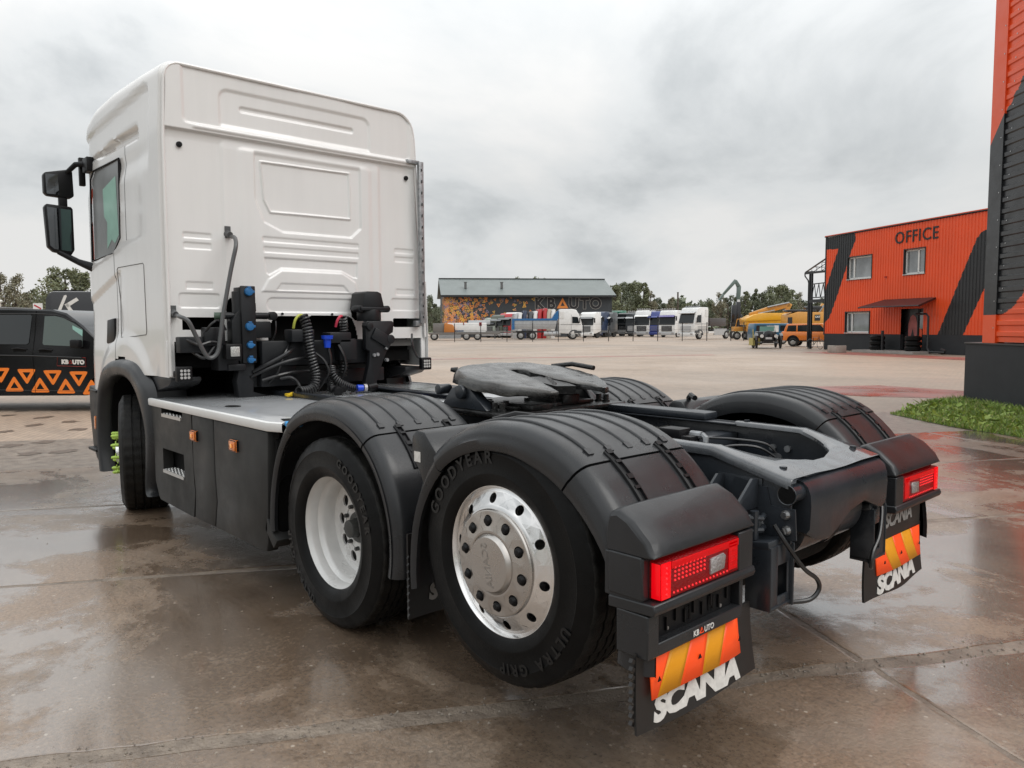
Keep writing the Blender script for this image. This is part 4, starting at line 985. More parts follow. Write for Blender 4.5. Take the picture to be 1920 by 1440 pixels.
# bent grab handle
mb = MB(); hp = smooth_poly([(3.70, 0.70, 2.275), (3.60, 0.715, 2.255), (3.52, 0.742, 2.19), (3.515, 0.77, 2.08), (3.515, 0.801, 1.947), (3.515, 0.859, 1.665), (3.515, 0.893, 1.46), (3.515, 0.908, 1.39), (3.515, 0.936, 1.352), (3.515, 0.978, 1.345), (3.515, 1.012, 1.388), (3.515, 1.063, 1.499), (3.515, 1.12, 1.615), (3.57, 1.155, 1.648), (3.70, 1.135, 1.66)], 5)
mb.tube(hp, 0.016, 10); mb.cyl((3.765, 0.705, 2.30), (3.72, 0.70, 2.29), 0.030, 0.024, 14); mb.cyl((3.765, 1.14, 1.68), (3.72, 1.135, 1.665), 0.030, 0.024, 14)
mb.box((3.758, 0.705, 2.315), (0.012, 0.045, 0.09)); mb.box((3.758, 1.142, 1.69), (0.012, 0.045, 0.09))
put(mb, 'grab_handle', mat('handle_grey', (0.075, 0.078, 0.08), 0.4, coat=0.2), truck)

# ---- cab mounts and sockets, hoses
mb = MB()
mb.prism([(0.70, 1.88), (0.59, 1.88), (0.585, 1.30), (0.60, 1.06), (0.47, 1.02), (0.47, 0.9), (0.70, 0.9), (0.735, 1.15), (0.70, 1.30), (0.76, 1.36), (0.76, 1.62), (0.70, 1.70)], 'x', 3.60, 3.70)
mb.box((3.66, 0.52, 1.55), (0.12, 0.16, 0.13)); mb.cyl((3.66, 0.44, 1.66), (3.66, 0.82, 1.66), 0.028, n=12); mb.cyl((3.63, 0.40, 1.66), (3.70, 0.40, 1.66), 0.035, n=14)
mb.cyl((3.66, 0.65, 1.30), (3.66, 0.65, 1.85), 0.075, n=16); mb.box((3.66, 0.80, 1.34), (0.15, 0.16, 0.20)); mb.box((3.62, 0.74, 1.26), (0.1, 0.14, 0.05))
put(mb, 'cab_mount', mat('mount_black', (0.012, 0.013, 0.015), 0.42, spec=0.32, var=0.2), truck, bevel=0.008)
MNT = MATS['mount_black']
mb = MB(); mb.box((3.585, 0.635, 1.59), (0.03, 0.115, 0.60)); panel = put(mb, 'socket_panel', MNT, truck, bevel=0.006)
for z in (1.845, 1.575, 1.43, 1.315):
    r = 0.034 if z > 1.5 else 0.027
    mb = MB(); mb.cyl((3.575, 0.635, z), (3.545, 0.635, z), r, r*0.9, 20); mb.box((3.552, 0.635, z+r*0.95), (0.02, 0.028, 0.014)); mb.box((3.552, 0.635-r, z), (0.016, 0.016, 0.018))
    put(mb, 'socket_cap', BLUE, panel, bevel=0.003)
mb = MB(); mb.box((3.53, 0.79, 1.385), (0.07, 0.13, 0.12)); wl_ = put(mb, 'work_lamp', BLACK, truck, bevel=0.012); wl_['label'] = 'square work lamp on the cab mount'
mb = MB(); mb.box((3.492, 0.785, 1.385), (0.01, 0.072, 0.075)); put(mb, 'lamp_lens', mat('lamp_lens_white', (0.42, 0.42, 0.40), 0.15, metal=0.2, coat=0.8, bump=0.7, bscale=90), wl_, bevel=0.004)
# right mount
mb = MB()
mb.prism([(-0.345, 1.60), (-0.36, 1.62), (-0.62, 1.62), (-0.635, 1.60), (-0.625, 1.52), (-0.55, 1.48), (-0.56, 1.36), (-0.53, 1.30), (-0.45, 1.10), (-0.46, 0.95), (-0.30, 0.95), (-0.34, 1.12), (-0.375, 1.25), (-0.385, 1.36), (-0.345, 1.38)], 'x', 3.46, 3.52)
mb.prism([(-0.37, 1.86), (-0.40, 1.875), (-0.50, 1.875), (-0.535, 1.86), (-0.57, 1.72), (-0.345, 1.72)], 'x', 3.50, 3.72)
mb.cyl((3.58, -0.455, 1.62), (3.58, -0.455, 1.72), 0.105, n=24); mb.box((3.55, -0.46, 1.725), (0.14, 0.28, 0.03))
mb.cyl((3.50, -0.33, 1.725), (3.62, -0.33, 1.725), 0.030, n=14); mb.cyl((3.50, -0.60, 1.725), (3.62, -0.60, 1.725), 0.030, n=14)
mb.cyl((3.43, -0.375, 1.575), (3.52, -0.375, 1.575), 0.034, n=16); mb.cyl((3.43, -0.585, 1.46), (3.54, -0.585, 1.46), 0.040, n=16); mb.box((3.46, -0.50, 1.47), (0.05, 0.20, 0.10), rot=(0.5, 0, 0))
put(mb, 'cab_mount', MNT, truck, bevel=0.007)
mb = MB()
for y, z in ((-0.42, 1.325), (-0.455, 1.33), (-0.545, 1.385), (-0.55, 1.28)):
    mb.cyl((3.44, y, z), (3.47, y, z), 0.015, n=8)
put(mb, 'mount_bolts', GALV, truck)
# cross bridge carrying the hose couplings
mb = MB()
mb.box((3.60, 0.05, 1.36), (0.12, 1.0, 0.20)); mb.box((3.52, 0.24, 1.50), (0.14, 0.20, 0.10)); mb.box((3.52, -0.10, 1.48), (0.14, 0.20, 0.09))
mb.box((3.50, -0.17, 1.38), (0.10, 0.16, 0.18)); mb.box((3.62, 0.40, 1.22), (0.10, 0.3, 0.25)); mb.box((3.7, 0, 1.15), (0.1, 1.3, 0.12)); mb.box((3.66, 0.98, 1.44), (0.10, 0.34, 0.12)); mb.box((3.62, 0.90, 1.50), (0.08, 0.16, 0.14))
put(mb, 'hose_bridge', MNT, truck, bevel=0.01)
def coil(path, rad, turns, r, name, m, extra=None):
    P = smooth_poly(path, 16); P = [Vector(p) for p in P]
    L = [0]
    for i in range(1, len(P)): L.append(L[-1]+(P[i]-P[i-1]).length)
    M_ = turns*12; pts = []; prev = None
    for i in range(M_+1):
        s = L[-1]*i/M_; k = 0
        while k < len(L)-2 and L[k+1] < s: k += 1
        f = (s-L[k])/max(1e-9, L[k+1]-L[k]); c = P[k].lerp(P[k+1], f); d = (P[k+1]-P[k]).normalized()
        e1 = d.cross(Vector((0.3, 1, 0.1)) if prev is None else prev)
        if e1.length < 1e-5: e1 = d.orthogonal()
        if prev is None: e1.normalize(); prev = e1
        e1 = (prev-d*prev.dot(d)).normalized(); prev = e1; e2 = d.cross(e1); a = 2*PI*i/12
        pts.append(c+(e1*math.cos(a)+e2*math.sin(a))*rad)
    mb = MB(); mb.tube(pts, r, 6); return put(mb, name, m, truck)
coil([(3.50, 0.215, 1.66), (3.46, 0.205, 1.58), (3.44, 0.20, 1.45), (3.42, 0.185, 1.30), (3.40, 0.165, 1.18), (3.38, 0.20, 1.09), (3.36, 0.27, 1.062), (3.34, 0.35, 1.065)], 0.034, 30, 0.010, 'coiled_air_hose', HOSE)
coil([(3.50, -0.15, 1.65), (3.52, -0.17, 1.55), (3.52, -0.16, 1.40), (3.50, -0.15, 1.25), (3.50, -0.13, 1.15)], 0.030, 20, 0.009, 'coiled_air_hose', HOSE)
coil([(3.44, 0.0, 1.24), (3.40, 0.01, 1.17), (3.38, -0.04, 1.11), (3.36, -0.12, 1.07), (3.34, -0.18, 1.05)], 0.028, 17, 0.009, 'coiled_electric_lead', HOSE)
coil([(3.44, 0.03, 1.22), (3.42, 0.02, 1.14), (3.40, 0.03, 1.06)], 0.024, 9, 0.008, 'coiled_electric_lead', HOSE)
mb = MB(); mb.tube(smooth_poly([(3.5, 0.30, 1.56), (3.48, 0.295, 1.62), (3.48, 0.265, 1.66), (3.50, 0.22, 1.665)], 5), 0.011, 8); put(mb, 'yellow_hose_end', YGR, truck)
mb = MB(); mb.tube(smooth_poly([(3.5, -0.08, 1.57), (3.48, -0.085, 1.62), (3.48, -0.11, 1.655), (3.50, -0.14, 1.66)], 5), 0.011, 8); put(mb, 'red_hose_end', PINK, truck)
mb = MB(); mb.cyl((3.34, 0.40, 1.045), (3.32, 0.455, 1.04), 0.018, 0.014, 10); mb.box((3.33, 0.44, 1.045), (0.03, 0.05, 0.02)); put(mb, 'yellow_coupling', YEL, truck)
mb = MB(); mb.cyl((3.42, 0.045, 1.50), (3.42, 0.045, 1.47), 0.05, 0.045, 20); mb.cyl((3.42, 0.045, 1.47), (3.42, 0.045, 1.40), 0.032, 0.026, 14); put(mb, 'blue_plug_cap', BLUEB, truck)
mb = MB(); mb.cyl((3.30, -0.155, 1.062), (3.29, -0.205, 1.062), 0.030, 0.026, 16); put(mb, 'blue_plug', BLUEB, truck)
mb = MB(); mb.cyl((3.29, -0.21, 1.062), (3.285, -0.235, 1.062), 0.034, n=16); put(mb, 'clear_plug_ring', CLEAR, truck)
mb = MB(); mb.cyl((3.28, -0.24, 1.062), (3.30, -0.33, 1.065), 0.030, 0.036, 12); mb.cyl((3.26, 0.06, 1.06), (3.20, 0.075, 1.055), 0.038, 0.034, 16); mb.cyl((3.26, 0.02, 1.075), (3.20, 0.03, 1.07), 0.030, 0.028, 16)
mb.cyl((3.30, 0.10, 1.07), (3.26, -0.02, 1.06), 0.034, 0.028, 12); put(mb, 'loose_electric_plugs', BLACK, truck, bevel=0.003)
def hose(p, r):
    mb = MB(); mb.tube(smooth_poly(p, 6), r, 7); return put(mb, 'hose', HOSE, truck)
hose([(3.60, 0.60, 1.22), (3.50, 0.48, 1.30), (3.46, 0.38, 1.36), (3.50, 0.30, 1.40)], 0.016)
hose([(3.60, 0.62, 1.18), (3.48, 0.46, 1.27), (3.46, 0.32, 1.31), (3.50, 0.1, 1.33)], 0.013)
hose([(3.55, 0.30, 1.44), (3.5, 0.38, 1.36), (3.5, 0.45, 1.2), (3.6, 0.5, 1.1)], 0.010)
hose([(3.45, 0.14, 1.36), (3.40, 0.09, 1.30), (3.38, 0.06, 1.2), (3.42, 0.09, 1.12), (3.5, 0.1, 1.05)], 0.011)
hose([(3.45, 0.02, 1.40), (3.43, 0.01, 1.30), (3.45, 0.02, 1.18), (3.5, 0.0, 1.08)], 0.012)
hose([(3.46, -0.08, 1.42), (3.42, -0.11, 1.32), (3.44, -0.13, 1.22), (3.48, -0.10, 1.12)], 0.011)
hose([(3.5, 0.42, 1.16), (3.44, 0.36, 1.17), (3.42, 0.31, 1.12), (3.4, 0.30, 1.05)], 0.013)
hose([(3.24, 0.06, 1.05), (3.18, 0.0, 1.035), (3.22, -0.08, 1.035), (3.29, -0.15, 1.05)], 0.008)
hose([(3.55, 0.55, 1.15), (3.5, 0.42, 1.19), (3.52, 0.25, 1.21), (3.55, 0.05, 1.20)], 0.014)
hose([(3.66, 1.06, 1.40), (3.6, 0.98, 1.34), (3.6, 0.9, 1.42), (3.62, 0.84, 1.50)], 0.014)
hose([(3.62, 1.1, 1.48), (3.58, 1.02, 1.44), (3.58, 0.92, 1.46), (3.62, 0.78, 1.42)], 0.012)
hose([(3.6, 0.98, 1.52), (3.55, 0.93, 1.60), (3.58, 0.86, 1.62), (3.62, 0.80, 1.55)], 0.009)
hose([(3.72, 1.1, 1.42), (3.68, 0.95, 1.38), (3.68, 0.75, 1.40)], 0.012)
hose([(3.75, 0.33, 1.62), (3.7, 0.36, 1.52), (3.7, 0.42, 1.40)], 0.006)
hose([(3.68, -0.98, 1.50), (3.62, -0.94, 1.40), (3.64, -1.0, 1.30), (3.70, -1.10, 1.25)], 0.010)
# work lights at the cab's lower corners
for y, s_ in ((1.12, 1), (-1.10, -1)):
    mb = MB(); mb.box((3.64, y, 1.222), (0.05, 0.115, 0.115)); mb.box((3.68, y+0.05*s_, 1.222), (0.05, 0.02, 0.05))
    w_ = put(mb, 'work_lamp', BLACK, truck, bevel=0.014)
    mb = MB()
    mb.box((3.6155, y, 1.222), (0.004, 0.080, 0.080), mi=1)
    for a in range(3):
        for b in range(3): mb.cyl((3.615, y-0.026+a*0.026, 1.196+b*0.026), (3.610, y-0.026+a*0.026, 1.196+b*0.026), 0.0108, n=8, mi=0)
    put(mb, 'lamp_lens', [mat('led_lens', (0.62, 0.61, 0.60), 0.2, metal=0.3, coat=0.8), BLACK], w_)
# round air cylinder & stop on the left mount
mb = MB(); mb.cyl((3.62, 0.885, 1.655), (3.60, 0.845, 1.655), 0.030, n=14); put(mb, 'filter_cap', mat('filter_green', (0.06, 0.10, 0.07), 0.5), truck)
# wheel house (front arch liners, right side arch inner)
for s_ in (1, -1):
    mb = MB(); A = arc(4.80, 0.68, 0.60, -20, 205, 20); B = arc(4.80, 0.68, 0.585, -20, 205, 20)
    poly = A+B[::-1]
    n = len(poly)
    y0, y1 = sorted((s_*0.72, s_*1.17))
    vs = [(p[0], y0, p[1]) for p in poly]+[(p[0], y1, p[1]) for p in poly]
    k = len(A)
    fs = []
    for i in range(k-1):
        fs += [(i, i+1, n+i+1, n+i), (n-1-i, n-2-i, 2*n-2-i, 2*n-1-i), (n+i, n+i+1, 2*n-2-i, 2*n-1-i)]
    mb.add(vs, fs); put(mb, 'wheel_housing', DEEP, truck)

# ---- mirrors (left one full; right one behind the cab)
for s_ in (1, -1):
    y = lambda v: s_*v
    mb = MB()
    mb.tube([(5.78, y(1.16), 3.09), (5.84, y(1.26), 3.085), (5.92, y(1.33), 3.00)], [0.030, 0.026, 0.022], 10)
    mb.box((5.72, y(1.185), 3.07), (0.16, 0.06, 0.13)); mb.box((5.88, y(1.20), 3.03), (0.05, 0.05, 0.26))
    mb.tube([(5.72, y(1.17), 2.13), (5.86, y(1.27), 2.19), (5.92, y(1.42), 2.28)], [0.045, 0.03, 0.025], 10)
    mb.box((5.93, y(1.36), 2.73), (0.05, 0.07, 0.16))
    arm = put(mb, 'mirror_arm', BLACK, truck, bevel=0.008)
    for (poly, gl_) in (([(1.275, 3.03), (1.27, 2.80), (1.30, 2.775), (1.49, 2.785), (1.515, 2.81), (1.515, 2.97), (1.50, 2.995), (1.30, 3.045)], [(1.40, 2.985), (1.395, 2.80), (1.495, 2.80), (1.50, 2.98)]),
                 ([(1.285, 2.68), (1.285, 2.30), (1.315, 2.25), (1.46, 2.275), (1.505, 2.32), (1.52, 2.68), (1.50, 2.71), (1.30, 2.70)], [(1.305, 2.67), (1.31, 2.285), (1.455, 2.30), (1.487, 2.33), (1.50, 2.68)])):
        P = [(y(a), b) for a, b in poly]; G = [(y(a), b) for a, b in gl_]
        mb = MB(); mb.prism(P, 'x', 5.895, 5.97); mb.prism([((a-y(1.4))*0.7+y(1.4), (b-2.5)*1+2.5-(b-sum(q[1] for q in P)/len(P))*0.25) for a, b in P], 'x', 5.97, 6.03)
        hd = put(mb, 'mirror_housing', BLACK, truck, bevel=0.012)
        mb = MB(); mb.prism(G, 'x', 5.889, 5.8935); put(mb, 'mirror_glass', MIRR, hd)
# ---- wheels
def tyre_mesh(w, r=0.5, face=0.0):
    """axis along y, outer face towards +y at y=face"""
    f = face
    prof = [(0.292, f-0.030), (0.300, f-0.016), (0.318, f-0.006), (0.345, f+0.004), (0.352, f+0.0045), (0.356, f+0.0025), (0.395, f+0.006), (0.425, f+0.001), (0.430, f+0.003), (0.436, f+0.000), (0.455, f-0.010),
            (0.470, f-0.018), (0.488, f-0.026), (r-0.004, f-0.040)]
    tw = w-0.06; y0 = f-0.045
    g = [0.0, 0.17, 0.175, 0.215, 0.22, 0.39, 0.395, 0.435, 0.44, 0.56, 0.565, 0.605, 0.61, 0.78, 0.785, 0.825, 0.83, 1.0]
    for i, t in enumerate(g):
        deep = i in (2, 3, 6, 7, 10, 11, 14, 15)
        prof.append((r-(0.013 if deep else 0.0)-0.004*(2*t-1)**2, y0-t*(tw-0.03)))
    n0 = 14; n1 = len(prof)
    prof += [(r-0.006, f-w+0.04), (0.47, f-w+0.018), (0.40, f-w), (0.34, f-w+0.006), (0.292, f-w+0.03)]
    mb = MB(); n = 160
    def rf(i, k):
        if n0-1 <= i <= n1: return -0.0055 if (k % 4 == 0) else 0.0
        if i == n0-2: return -0.004 if (k % 4 == 0) else 0.0
        return 0.0
    mb.lathe(prof, n, rf=rf)
    K = len(prof)-1
    mb.m = []
    for i in range(K): mb.m += [1 if n0-2 <= i <= n1 else 0]*n
    return mb
def arc_text(body, size, rad, a_start, face, m, parent, name, outward=True):
    """raised lettering round a sidewall; a measured clockwise seen from +y side in degrees from top"""
    mb = MB(); a = a_start
    for ch in body:
        if ch == ' ': a += 6; continue
        vs, fs = text_mesh(ch, size, ext=0.0012, off=0.002)
        wd = max(v[0] for v in vs)-min(v[0] for v in vs)
        a += math.degrees((wd/2)/rad)
        t = R(a)
        # seen from +y looking to -y: image right is -x ; up is z
        up = Vector((-math.sin(t), 0, math.cos(t))); rt = Vector((-math.cos(t), 0, -math.sin(t)))
        o = up*(rad)+Vector((0, face, 0))
        mb.add(vs, fs, 0, frame(o, rt, up))
        a += math.degrees((wd/2+0.012)/rad)
    return mb.build(name, m, parent, recalc=False)
def hub_nuts(mb, n, rad, y, r, h, mi=0, dome=False, ph=0.0):
    for k in range(n):
        a = 2*PI*k/n+ph; c = (rad*math.cos(a), y, rad*math.sin(a))
        if dome: mb.tube([(c[0], y, c[2]), (c[0], y+h*0.6, c[2]), (c[0], y+h*0.95, c[2]), (c[0], y+h, c[2])], [r, r*0.95, r*0.6, 0.001], 12, mi)
        else: mb.cyl(c, (c[0], y+h, c[2]), r, r*0.85, 10, mi)
def holes_disc(mb, r0, r1, yf, nh, rh, rad, depth, mi=0, mid=1, ph=0.0, seg=14):
    """annulus r0..r1 at height function yf(r) with nh round holes on radius rad"""
    for k in range(nh):
        ca = 2*PI*k/nh+ph; h = PI/nh
        cx, cz = rad*math.cos(ca), rad*math.sin(ca)
        inner = []; outer = []
        for i in range(seg*2):
            t = 2*PI*i/(seg*2); inner.append((cx+rh*math.cos(t), cz+rh*math.sin(t)))
            # ray to sector boundary
            dx_, dz_ = math.cos(t), math.sin(t); best = 0.0; lo, hi = rh, 0.5
            for _ in range(26):
                md = (lo+hi)/2; x, z = cx+dx_*md, cz+dz_*md; rr_ = math.hypot(x, z); aa = (math.atan2(z, x)-ca+PI) % (2*PI)-PI
                if r0 <= rr_ <= r1 and abs(aa) <= h: lo = md
                else: hi = md
            outer.append((cx+dx_*lo, cz+dz_*lo))
        # corners
        m = seg*2; vs = []
        for p in inner: vs.append((p[0], yf(math.hypot(*p))-0.002, p[1]))
        for p in outer: vs.append((p[0], yf(math.hypot(*p)), p[1]))
        for p in inner: vs.append((p[0], yf(math.hypot(*p))-depth, p[1]))
        fs = [(i, (i+1) % m, m+(i+1) % m, m+i) for i in range(m)]
        mb.add(vs, fs, mi); mb.add(vs, [(i, (i+1) % m, 2*m+(i+1) % m, 2*m+i) for i in range(m)], mi)
        mb.add([(p[0], yf(math.hypot(*p))-depth, p[1]) for p in inner], [tuple(range(m))], mid)  # black floor paints the shade down in each hole
        for sg in (-1, 1):      # fill the four corners of the sector
            a2 = ca+sg*h
            for rr_ in (r0, r1):
                cxr, czr = rr_*math.cos(a2), rr_*math.sin(a2)
                mb.add([(cxr, yf(rr_), czr), (r0*math.cos(a2)*0.5+r1*math.cos(a2)*0.5, yf((r0+r1)/2), (r0+r1)/2*math.sin(a2)), (rr_*math.cos(ca+sg*h*0.6), yf(rr_), rr_*math.sin(ca+sg*h*0.6))], [(0, 1, 2)], mi)
TY = {}
def add_tyre(parent, w, face, letters=None):
    if (w) not in TY: TY[w] = tyre_mesh(w).mesh('tyre', [RUB, RUBT], ang=40)
    o = bpy.data.objects.new('tyre', TY[w]); COL.objects.link(o); o.parent = parent; o.location = (0, face, 0)
    return o
def rim_barrel(deep, mats, parent, name='rim'):
    mb = MB()
    if deep:
        prof = [(0.298, -0.032), (0.306, -0.012), (0.308, -0.002), (0.304, 0.001), (0.296, -0.004), (0.288, -0.022), (0.284, -0.030), (0.280, -0.040), (0.276, -0.075), (0.262, -0.090), (0.256, -0.105), (0.254, -0.150), (0.252, -0.168), (0.235, -0.176), (0.2285, -0.178)]
        mb.lathe(prof, 96)
        holes_disc(mb, 0.126, 0.2285, lambda r: -0.178+0.012*(0.2285-r)/0.1, 10, 0.031, 0.186, 0.012, ph=R(4))
        mb.lathe([(0.126, -0.168), (0.120, -0.170), (0.0, -0.170)], 48)
        mb.m = mb.m
    return mb
def hub_axis(parent, x, y, z, s, steer=0.0):
    e_ = bpy.data.objects.new('wheel', None); COL.objects.link(e_); e_.parent = parent; e_.empty_display_size = 0.1
    e_.location = (x, y, z); e_.rotation_euler = (0, 0, steer if s > 0 else PI+steer)
    return e_
# tag axle, left: polished wheel with cover
def tag_wheel(s):
    w = hub_axis(truck, 0, s*1.205, 0.642, s)
    t_ = add_tyre(w, 0.315, 0.02)
    t_.rotation_euler = (0, 0.2, 0)
    if s > 0:
        arc_text('GOODYEAR', 0.072, 0.392, -72, 0.0265, RUBL, w, 'tyre_lettering')
        arc_text('ULTRA GRIP', 0.060, 0.395, 112, 0.0262, RUBL, w, 'tyre_lettering')
    mb = MB()
    mb.lathe([(0.290, -0.03), (0.302, -0.010), (0.3065, 0.000), (0.304, 0.004), (0.298, 0.003), (0.290, -0.008), (0.286, -0.014), (0.276, -0.010), (0.2745, -0.009)], 96)
    slope = lambda r: ip(r, [0.20, 0.245, 0.2745], [0.022, 0.006, -0.009])
    holes_disc(mb, 0.226, 0.2745, slope, 10, 0.0195, 0.2505, 0.05, ph=R(9))
    mb.lathe([(0.2262, float(slope(0.226))), (0.215, 0.019), (0.20, 0.022)], 96)
    rm = put(mb, 'rim', [ALU, DEEP], w, ang=30)
    mb = MB()
    mb.lathe([(0.212, 0.016), (0.213, 0.030), (0.209, 0.036), (0.204, 0.0375)], 72)
    cov = lambda r: ip(r, [0.1, 0.13, 0.204], [0.050, 0.0475, 0.0375])
    holes_disc(mb, 0.129, 0.204, cov, 10, 0.0225, 0.1675, 0.012, ph=R(9))
    mb.lathe([(0.129, float(cov(0.129))), (0.122, 0.0475), (0.119, 0.044), (0.116, 0.050), (0.110, 0.060), (0.106, 0.064), (0.100, 0.0645), (0.0, 0.0655)], 72)
    cv = put(mb, 'wheel_cover', [ALUC, DEEP], w, ang=30)
    for k in range(10):
        if 'nut' not in TY: q = MB(); q.tube([(0, 0, 0), (0, 0.018, 0), (0, 0.0285, 0), (0, 0.030, 0)], [0.0195, 0.0185, 0.0117, 0.001], 12); TY['nut'] = q.mesh('wheel_nut', BLACK)
        a = 2*PI*k/10+R(9); o = bpy.data.objects.new('wheel_nut', TY['nut']); COL.objects.link(o); o.parent = w; o.location = (0.1675*math.cos(a), 0.024, 0.1675*math.sin(a))
    if s > 0:
        lettering('hub_lettering', 'SCANIA', 0.05, mat('etched_steel', (0.40, 0.375, 0.35), 0.42, metal=1.0), cv, (-0.01, 0.0658, 0.0), (-0.25, 0, -1), (1, 0, -0.25), ext=0.0008, off=0.0008)
    return w
# drive axle: deep-dish outer wheel and its inner twin
def drive_wheel(s):
    w = hub_axis(truck, 1.302, s*1.225, 0.50, s)
    add_tyre(w, 0.295, 0.02)
    t2 = add_tyre(w, 0.295, -0.325)
    mb = rim_barrel(True, None, w)
    rm = put(mb, 'rim', [SILV, DEEP], w, ang=32)
    if s > 0:
        arc_text('GOODYEAR', 0.06, 0.392, 18, 0.0265, RUBL, w, 'tyre_lettering')
        arc_text('ULTRA GRIP', 0.055, 0.395, -160, 0.0262, RUBL, w, 'tyre_lettering')
    mb = MB(); mb.lathe([(0.25, -0.19), (0.25, -0.33), (0.27, -0.35), (0.29, -0.36)], 48); mb.lathe([(0.29, -0.60), (0.25, -0.58), (0.25, -0.40)], 48)
    put(mb, 'inner_rim', SILV, w)
    mb = MB(); mb.cyl((0, -0.17, 0), (0, -0.155, 0), 0.085, 0.080, 28); mb.cyl((0, -0.155, 0), (0, -0.105, 0), 0.052, 0.047, 24)
    put(mb, 'hub_cap', mat('hub_dark', (0.05, 0.052, 0.05), 0.4, metal=0.3), w, bevel=0.004)
    mb = MB(); hub_nuts(mb, 10, 0.118, -0.168, 0.012, 0.020, ph=R(22))
    put(mb, 'wheel_nuts', mat('nut_grey', (0.08, 0.08, 0.08), 0.4, metal=0.6), w)
    return w
def front_wheel(s):
    w = hub_axis(truck, 4.90, s*1.215, 0.495, s, steer=R(-17))
    add_tyre(w, 0.385, 0.015)
    mb = MB()
    mb.lathe([(0.290, -0.03), (0.303, -0.008), (0.306, 0.0), (0.296, 0.0), (0.286, -0.014), (0.276, -0.010), (0.262, -0.004), (0.215, 0.022), (0.20, 0.024), (0.0, 0.026)], 72)
    mb.cyl((0, 0.02, 0), (0, 0.055, 0), 0.09, 0.08, 24)
    put(mb, 'rim', ALU, w)
    mb = MB()
    for k in range(10):
        a = 2*PI*k/10+0.1; c = (0.1675*math.cos(a), 0.02, 0.1675*math.sin(a))
        mb.tube([c, (c[0], 0.075, c[2]), (c[0], 0.088, c[2])], [0.014, 0.014, 0.007], 10)
        q = (c[0]*0.84, 0.095, c[2]*0.84); mb.tube([(c[0], 0.05, c[2]), (c[0]+c[2]*0.22, 0.05, c[2]-c[0]*0.22)], [0.009, 0.004], 6)
    put(mb, 'wheel_nut_markers', LIME, w, bevel=0.0)
    return w
for s in (1, -1): tag_wheel(s); drive_wheel(s); front_wheel(s)
# axles, suspension
mb = MB(); mb.cyl((0, -1.0, 0.642), (0, 1.0, 0.642), 0.075, n=16); mb.cyl((1.302, -0.8, 0.5), (1.302, 0.8, 0.5), 0.085, n=16); mb.tube([(1.30, 0, 0.30), (1.30, 0, 0.50), (1.30, 0, 0.72)], [0.12, 0.24, 0.12], 20)
mb.cyl((1.32, 0, 0.56), (3.3, 0, 0.72), 0.05, n=14); mb.cyl((4.88, -0.9, 0.50), (4.88, 0.9, 0.50), 0.07, n=14)
put(mb, 'axles', DEEP, truck)
for (x, z) in ((1.30, 0.45), (0.0, 0.55)):
    for s in (1, -1):
        mb = MB()
        for dx_ in (-0.35, 0.35):
            mb.tube([(x+dx_, s*0.50, z-0.05), (x+dx_, s*0.50, z+0.02), (x+dx_, s*0.50, z+0.1), (x+dx_, s*0.50, z+0.3)], [0.08, 0.13, 0.14, 0.11], 20)
        mb.box((x, s*0.50, z-0.08), (0.95, 0.10, 0.06)); mb.cyl((x+0.15, s*0.62, z-0.1), (x+0.05, s*0.44, 1.0), 0.035, n=12)
        put(mb, 'air_spring', DEEP, truck)
# ---- chassis
for s in (1, -1):
    # C-section rail, dipping towards the tail
    side = [(3.9, 0.80), (3.9, 1.06), (-0.12, 1.062), (-0.45, 1.052), (-0.80, 0.955), (-0.80, 0.72), (-0.62, 0.69), (-0.30, 0.79)]
    mb = MB(); y0 = s*0.405; mb.prism([(x, z) for x, z in side], 'y', min(y0, s*0.413), max(y0, s*0.413))
    for i in range(1, 4):
        pass
    mb.prism([(3.9, 1.050), (3.9, 1.058), (-0.10, 1.058), (-0.10, 1.050)], 'y', *sorted((s*0.335, s*0.404)))
    mb.prism([(3.9, 0.80), (3.9, 0.808), (-0.3, 0.798), (-0.3, 0.79)], 'y', *sorted((s*0.335, s*0.404)))
    rl = put(mb, 'chassis_rail', CHAS, truck, bevel=0.002)
    bp = [(0.55, 0.99), (0.40, 0.91), (0.15, 0.99), (-0.05, 0.92), (-0.30, 0.96), (-0.42, 0.90), (-0.15, 0.84), (0.3, 0.85), (-0.62, 0.91), (-0.68, 0.78), (0.75, 0.98), (0.75, 0.88)]
    for (x, z) in bp:
        mb = MB(); mb.cyl((x, s*0.413, z), (x, s*0.418, z), 0.022, n=14); mb.cyl((x, s*0.418, z), (x, s*0.435, z), 0.014, n=6)
        put(mb, 'bolt', CHAS if rnd.random() < .6 else GALV, rl)
    for (x, z) in [(0.50, 0.98), (0.30, 0.96), (-0.28, 0.95), (-0.36, 0.95), (-0.62, 0.90), (0.0, 0.9)]:
        mb = MB(); mb.cyl((x, s*0.404, z), (x, s*0.39, z), 0.017, n=8); put(mb, 'bolt', GALV, rl)
for x in (2.2, 0.62, -0.02):
    mb = MB(); mb.box((x, 0, 0.93), (0.12, 0.80, 0.16)); put(mb, 'cross_member', CHAS, truck, bevel=0.01)
# sloping tail plate with its oval opening
def zt(x): return float(ip(x, [-0.86, -0.45, -0.09], [0.958, 1.066, 1.070]))
n = 44; outer = []; hole = []
oc = [(-0.09, 0.425), (-0.09, 0.345), (-0.09, -0.345), (-0.09, -0.425), (-0.80, -0.415), (-0.80, 0.415)]
hcx = -0.36
for i in range(n):
    t = 2*PI*i/n; c, s_ = math.cos(t), math.sin(t)
    ex = abs(c)**0.75*(1 if c > 0 else -1); ez = abs(s_)**0.8*(1 if s_ > 0 else -1)
    hole.append((-0.28+(0.36 if c > 0 else 0.33)*ex, 0.315*ez*(1.0 if c < 0.2 else 1.03)))
top = MB(); thick = 0.012
